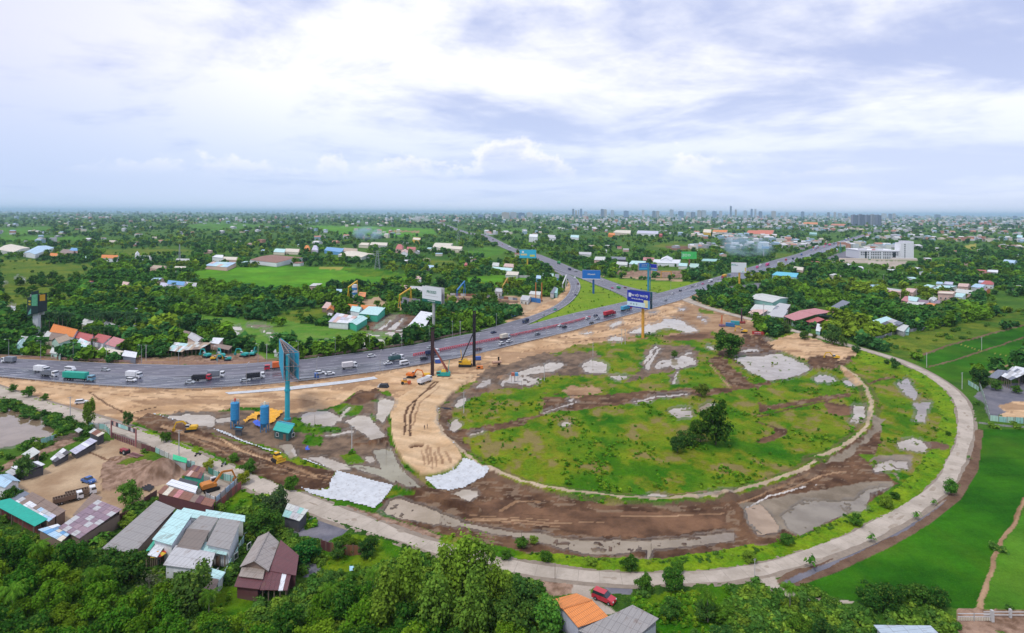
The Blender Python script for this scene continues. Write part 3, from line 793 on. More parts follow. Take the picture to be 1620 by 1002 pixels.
def resample(P, n):
 P = np.array(P, float)
 s = np.concatenate([[0], np.cumsum(np.hypot(*(P[1:] - P[:-1]).T))])
 t = np.linspace(0, s[-1], n)
 return np.stack([np.interp(t, s, P[:, 0]), np.interp(t, s, P[:, 1])], -1)

WN, WF, WM = (smooth(wline(P)) for P in (NEAR, FAR, MID))
WA, WB = smooth(wline(NW_A)), smooth(wline(NW_B))
RA, RB = smooth(wline(RP_A)), smooth(wline(RP_B))

def match(A, B, n):
 """stations of line A and, for each, the closest point of line B (kept monotonic)"""
 a = resample(A, n); b = resample(B, 4 * n)
 out = []; last = 0
 for p in a:
  d = np.hypot(b[:, 0] - p[0], b[:, 1] - p[1])
  d[:last] = 1e9
  k = int(np.argmin(d)); last = k; out.append(b[k])
 return a, np.array(out)

def strip(name, a, b, z, m, label, sub=1, drop=0.5):
 mb = MB()
 for k in range(len(a) - 1):
  P = [a[k], a[k + 1], b[k + 1], b[k]]
  mb.poly([(p[0], p[1], z) for p in P][::-1])
 for e, sgn in ((a, 1), (b, -1)):
  for k in range(len(e) - 1):
   q = [(e[k][0],e[k][1],z),(e[k + 1][0],e[k + 1][1],z),(e[k + 1][0],e[k + 1][1],z - drop),(e[k][0],e[k][1],z - drop)]
   mb.poly(q)
 o = mb.build(name, m)
 return tag(o, label, kind='structure')

LW = [tuple(G(p[0], p[1])[:2]) + (p[2],) for p in LOCAL]
LW = smooth(LW, 2)

def road_mask(X, Y):
 m = np.zeros(X.shape, bool)
 for A_, B_ in ((WN, WF), (WA, WB), (RA, RB)):
  m |= inside(list(A_) + list(B_)[::-1], X, Y)
 d = dist_line([p[:2] for p in LW], X, Y, 6)
 m |= d < 2.2
 return m

def asphalt(name, c1, c2, rough, wetness, iso=False):
 m = bpy.data.materials.new(name); m.use_nodes = True
 t = NT(m.node_tree); b = t.n['Principled BSDF']
 co = t.node('ShaderNodeTexCoord').outputs['Object']
 sp = t.node('ShaderNodeSeparateXYZ', {0: co}).outputs
 u = t.m('ADD', t.m('MULTIPLY', sp[0], .018), t.m('MULTIPLY', sp[1], .010))
 v = t.m('SUBTRACT', t.m('MULTIPLY', sp[1], .22), t.m('MULTIPLY', sp[0], .095))
 n1 = t.noise(co, .13, 7, .65, .4) if iso else t.noise(t.comb(u, v, 0), 1.0, 6, .6)
 n2 = t.noise(co, 1.5, 5, .7)
 n3 = t.noise(t.comb(u, t.m('MULTIPLY', v, 2.5), 4), 1.3, 4, .6)
 f = t.m('ADD', t.m('MULTIPLY', n1, .75), t.m('MULTIPLY', n2, .25))
 t.put(b.inputs['Base Color'], t.mix(t.ss(f, .38, .62), c1, c2))
 t.put(b.inputs['Roughness'], t.m('SUBTRACT', rough, t.m('MULTIPLY', t.ss(n3, .42, .60), wetness)))
 b.inputs['Specular IOR Level'].default_value = .5
 return m

def build_roads():
 dry = asphalt('dry asphalt', (.105, .105, .130), (.17, .165, .20), .75, .25)
 wet = asphalt('wet asphalt', (.040, .045, .068), (.095, .098, .135), .50, .34)
 a, b = match(WN, WM, 220)
 strip('near_carriageway', a, b, .30, wet, 'dark rain-wet near carriageway of the highway')
 c, d = match(WM, WF, 220)
 strip('far_carriageway', c, d, .304, dry, 'paler far carriageway of the highway')
 e, f_ = match(WA, WB, 120)
 strip('branch_road', e, f_, .308, dry, 'highway branch running up to the far left horizon')
 g, h = match(RA, RB, 90)
 strip('slip_road', g, h, .312, dry, 'curved slip road around the grass triangle')
 white = mat('road paint', (.55, .55, .55), .6)
 yellow = mat('yellow paint', (.62, .45, .10), .6)

 def line(P, Q, fr, w, z, dash=None, name='lane_marking', m=white, lab=None):
  mb = MB()
  C = P + (Q - P) * fr
  s = np.concatenate([[0], np.cumsum(np.hypot(*(C[1:] - C[:-1]).T))])
  tot = s[-1]
  L, gap = dash or (8.0, 0.0)
  t0 = 0.0
  while t0 < tot:
   t1 = min(t0 + L, tot)
   x0, y0 = np.interp(t0, s, C[:, 0]), np.interp(t0, s, C[:, 1])
   x1, y1 = np.interp(t1, s, C[:, 0]), np.interp(t1, s, C[:, 1])
   dx, dy = x1 - x0, y1 - y0
   ln = math.hypot(dx, dy) or 1
   nx, ny = -dy / ln * w / 2, dx / ln * w / 2
   mb.poly([(x0 - nx, y0 - ny, z), (x1 - nx, y1 - ny, z), (x1 + nx, y1 + ny, z), (x0 + nx, y0 + ny, z)])
   t0 += L + gap
  o = mb.build(name, m)
  tag(o, lab or 'painted lane line on the highway', kind='structure')
 for fr in (.30, .55, .80):
  line(a, b, fr, .25, .306, (4, 8))
 line(a, b, .06, .22, .306); line(a, b, .95, .22, .306)
 for fr in (.28, .52, .76):
  line(c, d, fr, .25, .31, (4, 8))
 line(c, d, .05, .22, .31); line(c, d, .95, .22, .31)
 for fr in (.12, .35, .65, .88):
  line(e, f_, fr, .25, .314, (4, 8) if .2 < fr < .8 else None)
 line(g, h, .5, .25, .318, (4, 7)); line(g, h, .06, .22, .318); line(g, h, .94, .22, .318)
 cm = asphalt('weathered concrete', (.36, .305, .24), (.49, .42, .34), .85, .1, True)
 P = np.array(LW)
 r = resample(P[:, :2], 560)
 s0 = np.concatenate([[0], np.cumsum(np.hypot(*(P[1:, :2] - P[:-1, :2]).T))])
 wds = np.interp(np.linspace(0, s0[-1], 560), s0, P[:, 2])
 mb = MB(); L = []; R = []
 for k in range(560):
  t = r[min(k + 1, 559)] - r[max(k - 1, 0)]; t /= np.hypot(*t)
  nn = np.array([-t[1], t[0]])
  L.append(r[k] + nn * wds[k]); R.append(r[k] - nn * wds[k])
 root = strip('service_road',np.array(R),np.array(L),.14,cm,'pale concrete service road curving around the site')
 jm = mat('bay joint', (.25, .215, .18), .9)
 mb = MB()
 for k in range(3, 557, 3):
  p, q = Vector((*R[k], .144)), Vector((*L[k], .144))
  t = (r[k + 1] - r[k]); t /= np.hypot(*t); t = Vector((*t, 0)) * .035
  mb.poly([p - t, p + t, q + t, q - t])
 j = mb.build('joint', jm, root); tag(j, kind='stuff')
 sm = mat('shoulder grit', (.26, .21, .16), .95, var=.2, scale=.8)
 a1 = np.array([p * 1.0 for p in R]); 
 mb = MB()
 for side, E in ((1, L), (-1, R)):
  for k in range(559):
   t = r[min(k + 1, 559)] - r[max(k - 1, 0)]; t /= np.hypot(*t); nn = np.array([-t[1], t[0]]) * side
   if k == 0: g0 = .2
   g1 = max(-.1, min(.7, g0 + random.uniform(-.22, .22)))
   p, q = E[k] - nn * g0, E[k + 1] - nn * g1; g0 = g1
   mb.poly([(*p, .146), (*q, .146), (*(E[k + 1] + nn * .1), .146), (*(E[k] + nn * .1), .146)])
   mb.poly([(*(E[k] + nn * .1),.146),(*(E[k + 1] + nn * .1),.146),(*(E[k + 1] + nn * 1.2),.03),(*(E[k] + nn * 1.2),.03)])
 tag(mb.build('road_shoulder', sm), 'gritty shoulder along the service road', kind='structure')
 mb = MB(); rr = random.Random(5)
 for q in range(90):
  k = rr.randrange(20,540); u = rr.uniform(-.8,.8) * wds[k]; t = r[k + 1] - r[k]; t /= np.hypot(*t); nn = np.array([-t[1],t[0]]); ln,wd = rr.uniform(.6,3),rr.uniform(.3,.9)
  c_ = r[k] + nn * u; n_ = 9
  mb.poly([(*(c_ + t * math.cos(a) * ln * (f := rr.uniform(.6,1)) + nn * math.sin(a) * wd * f),.148 + q * 2e-5) for a in [6.283 * i / n_ for i in range(n_)]])
 tag(mb.build('mud_stain',mat('dried mud on concrete',(.34,.28,.215),.9,var=.2)),'dried mud dragged onto the service road',kind='stuff')

ROADS = build_roads()
GX, GY, GZ, GPX, GPY, GID, GNAMES, GWM = build_ground()

def build_water():
 m = bpy.data.materials.new('murky water'); m.use_nodes = True
 t = NT(m.node_tree); b = t.n['Principled BSDF']
 co = t.node('ShaderNodeTexCoord').outputs['Object']
 n = t.noise(co, .12, 4, .6); n2 = t.noise(co, .9, 5, .6)
 c = t.mix(t.ss(n, .35, .65), (.30, .24, .165), (.42, .355, .28))
 oi = t.node('ShaderNodeObjectInfo').outputs['Color']
 c = t.mix(1.0, c, oi, 'MULTIPLY')
 t.put(b.inputs['Base Color'], c)
 b.inputs['Roughness'].default_value = .04
 b.inputs['IOR'].default_value = 1.5
 b.inputs['Specular IOR Level'].default_value = .9
 bp = t.node('ShaderNodeBump',{'Height': n2}); bp.inputs['Strength'].default_value = .02; bp.inputs['Distance'].default_value = .1
 t.l.new(bp.outputs[0], b.inputs['Normal'])
 dull = {'canal': (.62,.56,.46),'silty': (.80,.72,.60),'trench': (.62,.66,.52),'beige': (.95,.78,.56),'reedy': (.62,.60,.48),'left edge': (.58,.50,.42),'road bend': (.8,.78,.74)}
 WZ = [-.13]
 for nm, lab, crop, Ps in WATER:
  mb = MB()
  for P in Ps:
   W_ = [G(*p) for p in pts(P, crop)]
   c = sum(W_, Vector()) / len(W_)
   ring = []
   n_ = len(W_)
   area = sum(W_[k].x * W_[(k + 1) % n_].y - W_[(k + 1) % n_].x * W_[k].y for k in range(n_))
   sg = 1 if area > 0 else -1
   for k in range(n_):
    e1 = (W_[k] - W_[k - 1]).normalized(); e2 = (W_[(k + 1) % n_] - W_[k]).normalized()
    nn = Vector(((e1 + e2).y, -(e1 + e2).x, 0))
    nn = nn.normalized() if nn.length > .05 else Vector((0, 0, 0))
    grow = 1.2 + max(0, (W_[k].y - 200)) * .012
    ring.append(W_[k] + nn * sg * grow)
   WZ[0] -= .0011; mb.poly([(p.x,p.y,WZ[0]) for p in ring] if sg > 0 else [(p.x,p.y,WZ[0]) for p in ring][::-1])
  o = mb.build(nm, m)
  cl = (1, 1, 1)
  for k, v in dull.items():
   if k in lab or k == nm: cl = v
  o.color = (*cl, 1)
  tag(o, lab, kind='structure')
build_water()
# ------------------------------------------------------------------ buildings
def sheet_mat(name, rust=.25, rib=1.1, tile=False):
 m = bpy.data.materials.new(name); m.use_nodes = True
 t = NT(m.node_tree); b = t.n['Principled BSDF']
 tc = t.node('ShaderNodeTexCoord').outputs['Object']
 sp = t.node('ShaderNodeSeparateXYZ', {0: tc}).outputs
 c = t.node('ShaderNodeObjectInfo').outputs['Color']
 rnd = t.node('ShaderNodeObjectInfo').outputs['Random']
 off = t.comb(t.m('MULTIPLY', rnd, 90.0), t.m('MULTIPLY', rnd, 57.0), 0)
 co = t.node('ShaderNodeVectorMath', {0: tc, 1: off}, operation='ADD').outputs[0]
 n1 = t.noise(co, .35, 6, .65); n2 = t.noise(co, 2.2, 5, .7)
 st = t.noise(t.comb(t.m('MULTIPLY', sp[0], 1.3), t.m('MULTIPLY', sp[1], .12), rnd), 1.0, 3, .6)
 f = t.m('ADD',.58,t.m('ADD',t.m('MULTIPLY',n1,.45),t.m('ADD',t.m('MULTIPLY',n2,.2),t.m('MULTIPLY',st,.3))))
 sv = t.node('ShaderNodeVectorMath', {0: c}, operation='SCALE'); t.put(sv.inputs['Scale'], f)
 k = t.m('MULTIPLY', t.ss(t.m('ADD', t.m('MULTIPLY', n1, .6), t.m('MULTIPLY', st, .4)), .52, .68), rust)
 col = t.mix(k, sv.outputs[0], (.13, .075, .045))
 lap = t.m('PINGPONG', t.m('ADD', sp[0], 40.0), .55)
 lapm = t.m('LESS_THAN', lap, .045)
 lap2 = t.m('LESS_THAN', t.m('PINGPONG', t.m('ADD', sp[1], 40.0), 1.25 if not tile else .2), .05)
 col = t.mix(t.m('MULTIPLY', t.m('MAXIMUM', lapm, lap2), .45), col, (.05, .04, .04))
 t.put(b.inputs['Base Color'], col)
 b.inputs['Roughness'].default_value = .55 if not tile else .8
 rb = t.m('SINE', t.m('MULTIPLY', sp[0], 6.283 / (.30 * rib)))
 if tile: rb = t.m('ADD', rb, t.m('SINE', t.m('MULTIPLY', sp[1], 6.283 / .35)))
 bp = t.node('ShaderNodeBump',{'Height': rb}); bp.inputs['Strength'].default_value = .5; bp.inputs['Distance'].default_value = .06
 t.l.new(bp.outputs[0], b.inputs['Normal'])
 return m

def wall_mat(name):
 m = bpy.data.materials.new(name); m.use_nodes = True
 t = NT(m.node_tree); b = t.n['Principled BSDF']
 tc = t.node('ShaderNodeTexCoord').outputs['Object']
 sp = t.node('ShaderNodeSeparateXYZ', {0: tc}).outputs
 c = t.node('ShaderNodeObjectInfo').outputs['Color']
 n1 = t.noise(tc, .8, 6, .65)
 st = t.noise(t.comb(t.m('ADD', sp[0], sp[1]), 0, t.m('MULTIPLY', sp[2], .15)), 1.6, 5, .65)
 f = t.m('ADD', .62, t.m('ADD', t.m('MULTIPLY', n1, .4), t.m('MULTIPLY', st, .35)))
 sv = t.node('ShaderNodeVectorMath', {0: c}, operation='SCALE'); t.put(sv.inputs['Scale'], f)
 low = t.ss(sp[2], 1.3, 0.0)
 col = t.mix(t.m('MULTIPLY', t.m('MULTIPLY', low, n1), .7), sv.outputs[0], (.14, .11, .08))
 t.put(b.inputs['Base Color'], col)
 b.inputs['Roughness'].default_value = .85
 return m

SHEET = sheet_mat('corrugated sheet', .65)
RUSTY = sheet_mat('rusty corrugated sheet', .9)
CLEAN = sheet_mat('painted sheet', .12)
TILE = sheet_mat('clay tiles', .28, tile=True)
WALL = wall_mat('stained plaster')
DARKG = mat('window glass', (.03, .04, .05), .12, spec=.8)
DARK = mat('dark opening', (.015, .013, .012), .9)
STEEL = mat('galvanised steel', (.38, .39, .40), .5, .3)
WOOD = mat('weathered posts', (.20, .15, .11), .9)
CLOTH = mat('painted cloth', objcol=True, rough=.8, var=.15, scale=1.2, bump=.3, bscale=1.5)
PAINT = mat('vehicle paint', objcol=True, rough=.32, var=.05, scale=.6, spec=.6)
MATTE = mat('painted metal', objcol=True, rough=.55, var=.12, scale=.8, dirt=.25)
RUBBER = mat('rubber', (.02, .02, .02), .85)
CHROME = mat('lamp glass', (.75, .75, .72), .2)
CC = dict(grey=(.30,.285,.27),lgrey=(.48,.48,.48),white=(.72,.74,.76),teal=(.30,.55,.50),lteal=(.46,.70,.68),blue=(.13,.34,.60),lblue=(.40,.58,.72),red=(.45,.10,.09),
          pink=(.52,.20,.20),maroon=(.13,.045,.05),rust=(.24,.10,.06),brown=(.24,.17,.13),tan=(.44,.33,.23),orange=(.72,.24,.05),cream=(.66,.60,.48),purple=(.26,.18,.22),
          green=(.05,.42,.28),dark=(.07,.07,.08),yellow=(.70,.45,.05),pale=(.56,.58,.54),rose=(.62,.42,.36),mint=(.42,.62,.52),slate=(.17,.19,.23),lilac=(.52,.52,.62))
OCC = []          # ground taken by buildings: world polygons
LAND = []         # landmarks for labels: (x, y, phrase)
WINM = {}

def window_mesh(w, h):
 k = (round(w, 1), round(h, 1))
 if k not in WINM:
  mb = MB().box(-w / 2, w / 2, -.05, .0, -h / 2, h / 2)
  fr = MB()
  for a in (-w / 2, w / 2): fr.box(a - .05, a + .05, -.10, .03, -h / 2 - .05, h / 2 + .05)
  for z in (-h / 2, h / 2): fr.box(-w / 2 + .05, w / 2 - .05, -.10, .03, z - .05, z + .05)
  WINM[k] = (mb.mesh('window', [DARKG]), fr.mesh('frame', [mat('window frames', (.6, .6, .58), .6)]))
 return WINM[k]

def put_windows(root, L, y, h0, h1, side='f', wd=1.2, hd=1.3, step=3.2, door=True, x0=0.0, lim=None):
 """windows along a wall lying on local y (side f) or local x (side l/r)"""
 st = max(1, int((h1 - h0) / 3.2))
 n = max(1, int(L / step))
 if lim: n = min(n, lim)
 for s_ in range(st):
  for k in range(n):
   u = x0 + (k + .5) * L / n
   z = h0 + 1.6 + s_ * 3.2
   if door and s_ == 0 and k == n // 2:
    me = WINM.setdefault('door',MB().box(-.6,.6,-.06,.0,-1.1,1.1).mesh('door',[mat('door paint',(.16,.10,.07),.6)]))
    o = obj('door', me, root); z = 1.15
   else:
    g_, f_ = window_mesh(wd, hd)
    o = obj('window', g_, root); obj('frame', f_, o)
   if side == 'f': o.location = (u, y - .02, z)
   else: o.location = (y + (-.02 if side == 'l' else .02),u,z); o.rotation_euler = (0,0,-math.pi / 2 if side == 'l' else math.pi / 2)

def house(crop,P,h,kind,roofc,wallc,label,name='house',cat='house',roofm=None,rise=None,win=0,open_=False,over=.45,zb=0.0,landmark=None,panels=None,group=None,posts=4):
 """P: eave corners front-left, front-right, back-right, back-left as seen in the photograph, at height h"""
 q = [G(x, y, h) for x, y in pts(P, crop)]
 c = sum(q, Vector()) / 4; c.z = 0
 ax = (q[1] - q[0]) + (q[2] - q[3]); rz = math.atan2(ax.y, ax.x)
 root = thing(name, label, cat, (c.x, c.y, 0), rz, group)
 R = Matrix.Rotation(-rz, 3, 'Z')
 q = [R @ (p - c) for p in q]
 OCC.append([(G(*p)[0],G(*p)[1]) for p in pts(P,crop)]); OCC.append([((root_xy(root,v))[0],(root_xy(root,v))[1]) for v in q])
 w = ((q[1] - q[0]).length + (q[2] - q[3]).length) / 2; dpt = ((q[3] - q[0]).length + (q[2] - q[1]).length) / 2
 rise = min(rise,max(1.2,min(w,dpt) * .3),4) if rise is not None else (min(min(w,dpt) * .2,2.4) if kind[0] == 'g' else (min(dpt * .1,1.2) if kind == 'm' else 0))
 roofm = roofm or (TILE if 'orange' in str(roofc) and kind[0] == 'g' else SHEET)
 rc = CC[roofc] if isinstance(roofc, str) else roofc
 wc = CC[wallc] if isinstance(wallc, str) else wallc
 T = Vector((0, 0, .12))

 def slab(a, b, c_, d, nm='roof', col=rc, m=roofm):
  mb = MB().hexa([a, b, c_, d], [a + T, b + T, c_ + T, d + T])
  return mb.build(nm, m, root, color=col)
 ins = []
 for k in range(4):
  ins.append(q[k] + ((c * 0 + sum(q, Vector()) / 4) - q[k]).normalized() * over * 1.3)
 A, B, C_, D_ = q
 U = Vector((0, 0, rise))
 g = Vector((0, 0, h))
 wb = MB()
 if not open_:
  lo = [Vector((p.x, p.y, zb)) for p in ins]; hi = [Vector((p.x, p.y, h - .02)) for p in ins]
  wb.hexa(lo, hi)
  if kind == 'gx':
   for a, b in ((0, 3), (1, 2)):
    m_ = (hi[a] + hi[b]) / 2 + U * .93
    d = (hi[1] - hi[0]).normalized() * (.15 if a == 0 else -.15)
    wb.add([hi[a],hi[b],m_,hi[a] + d,hi[b] + d,m_ + d],[(0,1,2),(5,4,3),(0,3,4,1),(1,4,5,2),(2,5,3,0)])
  if kind == 'gy':
   for a, b in ((0, 1), (3, 2)):
    m_ = (hi[a] + hi[b]) / 2 + U * .93
    d = (hi[3] - hi[0]).normalized() * (.15 if a == 0 else -.15)
    wb.add([hi[a],hi[b],m_,hi[a] + d,hi[b] + d,m_ + d],[(0,1,2),(5,4,3),(0,3,4,1),(1,4,5,2),(2,5,3,0)])
  if kind == 'm':
   wb.hexa([hi[3] * 1.0,hi[2] * 1.0,hi[2] + Vector((0,-.1,0)),hi[3] + Vector((0,-.1,0))],[hi[3] + U * .9,hi[2] + U * .9,hi[2] + U * .9 + Vector((0,-.1,0)),hi[3] + U * .9 + Vector((0,-.1,0))])
  wb.build('wall', WALL, root, color=wc)
 else:
  for k in range(4):
   a, b = ins[k], ins[(k + 1) % 4]
   n = posts if k % 2 == 0 else 2
   for i in range(n):
    p = a + (b - a) * i / max(n, 1)
    pb = MB().box(-.1, .1, -.1, .1, 0, h)
    pb.build('post', WOOD, root, loc=(p.x, p.y, 0))
  wb.hexa([Vector((p.x,p.y,0)) for p in (ins[3],ins[2],ins[2] + Vector((0,.15,0)),ins[3] + Vector((0,.15,0)))],[Vector((p.x,p.y,h)) for p in (ins[3],ins[2],ins[2] + Vector((0,.15,0)),ins[3] + Vector((0,.15,0)))])
  wb.build('back_wall', WALL, root, color=wc)
 if panels:
  nx, ny, cols = panels
  rr = random.Random(len(OCC))
  for i in range(nx):
   for j in range(ny):
    def P2(u, v):
     return (A * (1 - u) + B * u) * (1 - v) + (D_ * (1 - u) + C_ * u) * v + U * (v if kind == 'm' else 1 - abs(2 * v - 1) if kind == 'gx' else 0)
    u0, u1, v0, v1 = i / nx, (i + .97) / nx, j / ny, (j + .97) / ny
    lift = Vector((0, 0, .05 * rr.random() + .03 * ((i + j) % 2)))
    a, b, c2, d = P2(u0, v0) + lift, P2(u1, v0) + lift, P2(u1, v1) + lift, P2(u0, v1) + lift
    cn = cols[(rr.randrange(len(cols)))]
    if cn is None: continue
    slab(a,b,c2,d,'roof_panel',CC[cn] if isinstance(cn,str) else cn,RUSTY if cn in ('rust','brown','maroon') else SHEET)
 elif kind == 'gx':
  r0, r1 = (A + D_) / 2 + U, (B + C_) / 2 + U
  slab(A, B, r1, r0); slab(r0, r1, C_, D_)
  MB().bar(r0 + T, r1 + T, .4, .12).build('ridge', roofm, root, color=tuple(x * .8 for x in rc))
 elif kind == 'gy':
  r0, r1 = (A + B) / 2 + U, (D_ + C_) / 2 + U
  for a_, b_, c2_, d_ in ((A, r0, r1, D_), (r0, B, C_, r1)):
   slab(a_, b_, c2_, d_)
  MB().bar(r0 + T, r1 + T, .4, .12).build('ridge', roofm, root, color=tuple(x * .8 for x in rc))
 elif kind == 'h':
  U = Vector((0,0,min(w,dpt) * .3)); m0 = (A + D_) / 2 * .45 + (A + B + C_ + D_) / 4 * .55 + U; m1 = (B + C_) / 2 * .45 + (A + B + C_ + D_) / 4 * .55 + U
  mb = MB().add([A, B, C_, D_, m0, m1], [(0, 1, 5, 4), (1, 2, 5), (2, 3, 4, 5), (3, 0, 4), (3, 2, 1, 0)])
  mb.build('roof', roofm, root, color=rc)
 elif kind == 'm':
  slab(A, B, C_ + U, D_ + U)
 else:
  MB().hexa(q, [p + T for p in q]).build('roof', WALL, root, color=rc)
  pw = MB()
  for k in range(4):
   pw.bar(q[k] + Vector((0, 0, .45)), q[(k + 1) % 4] + Vector((0, 0, .45)), .22, .66)
  pw.build('parapet', WALL, root, color=wc)
 if win:
  a, b = ins[0], ins[1]
  put_windows(root, (b - a).length, min(a.y, b.y) - .03, 0, h, 'f', x0=min(a.x, b.x), lim=win)
  if c.x > 0:
   put_windows(root,abs(ins[3].y - ins[0].y),min(ins[0].x,ins[3].x) - .03,0,h,'l',x0=ins[0].y,door=False,lim=max(1,win - 1))
  else:
   put_windows(root,abs(ins[2].y - ins[1].y),max(ins[1].x,ins[2].x) + .03,0,h,'r',x0=ins[1].y,door=False,lim=max(1,win - 1))
 if landmark: LAND.append((c.x, c.y, landmark))
 return root

def root_xy(root, v):
 a = root.rotation_euler[2]
 return (root.location[0] + v.x * math.cos(a) - v.y * math.sin(a),root.location[1] + v.x * math.sin(a) + v.y * math.cos(a))

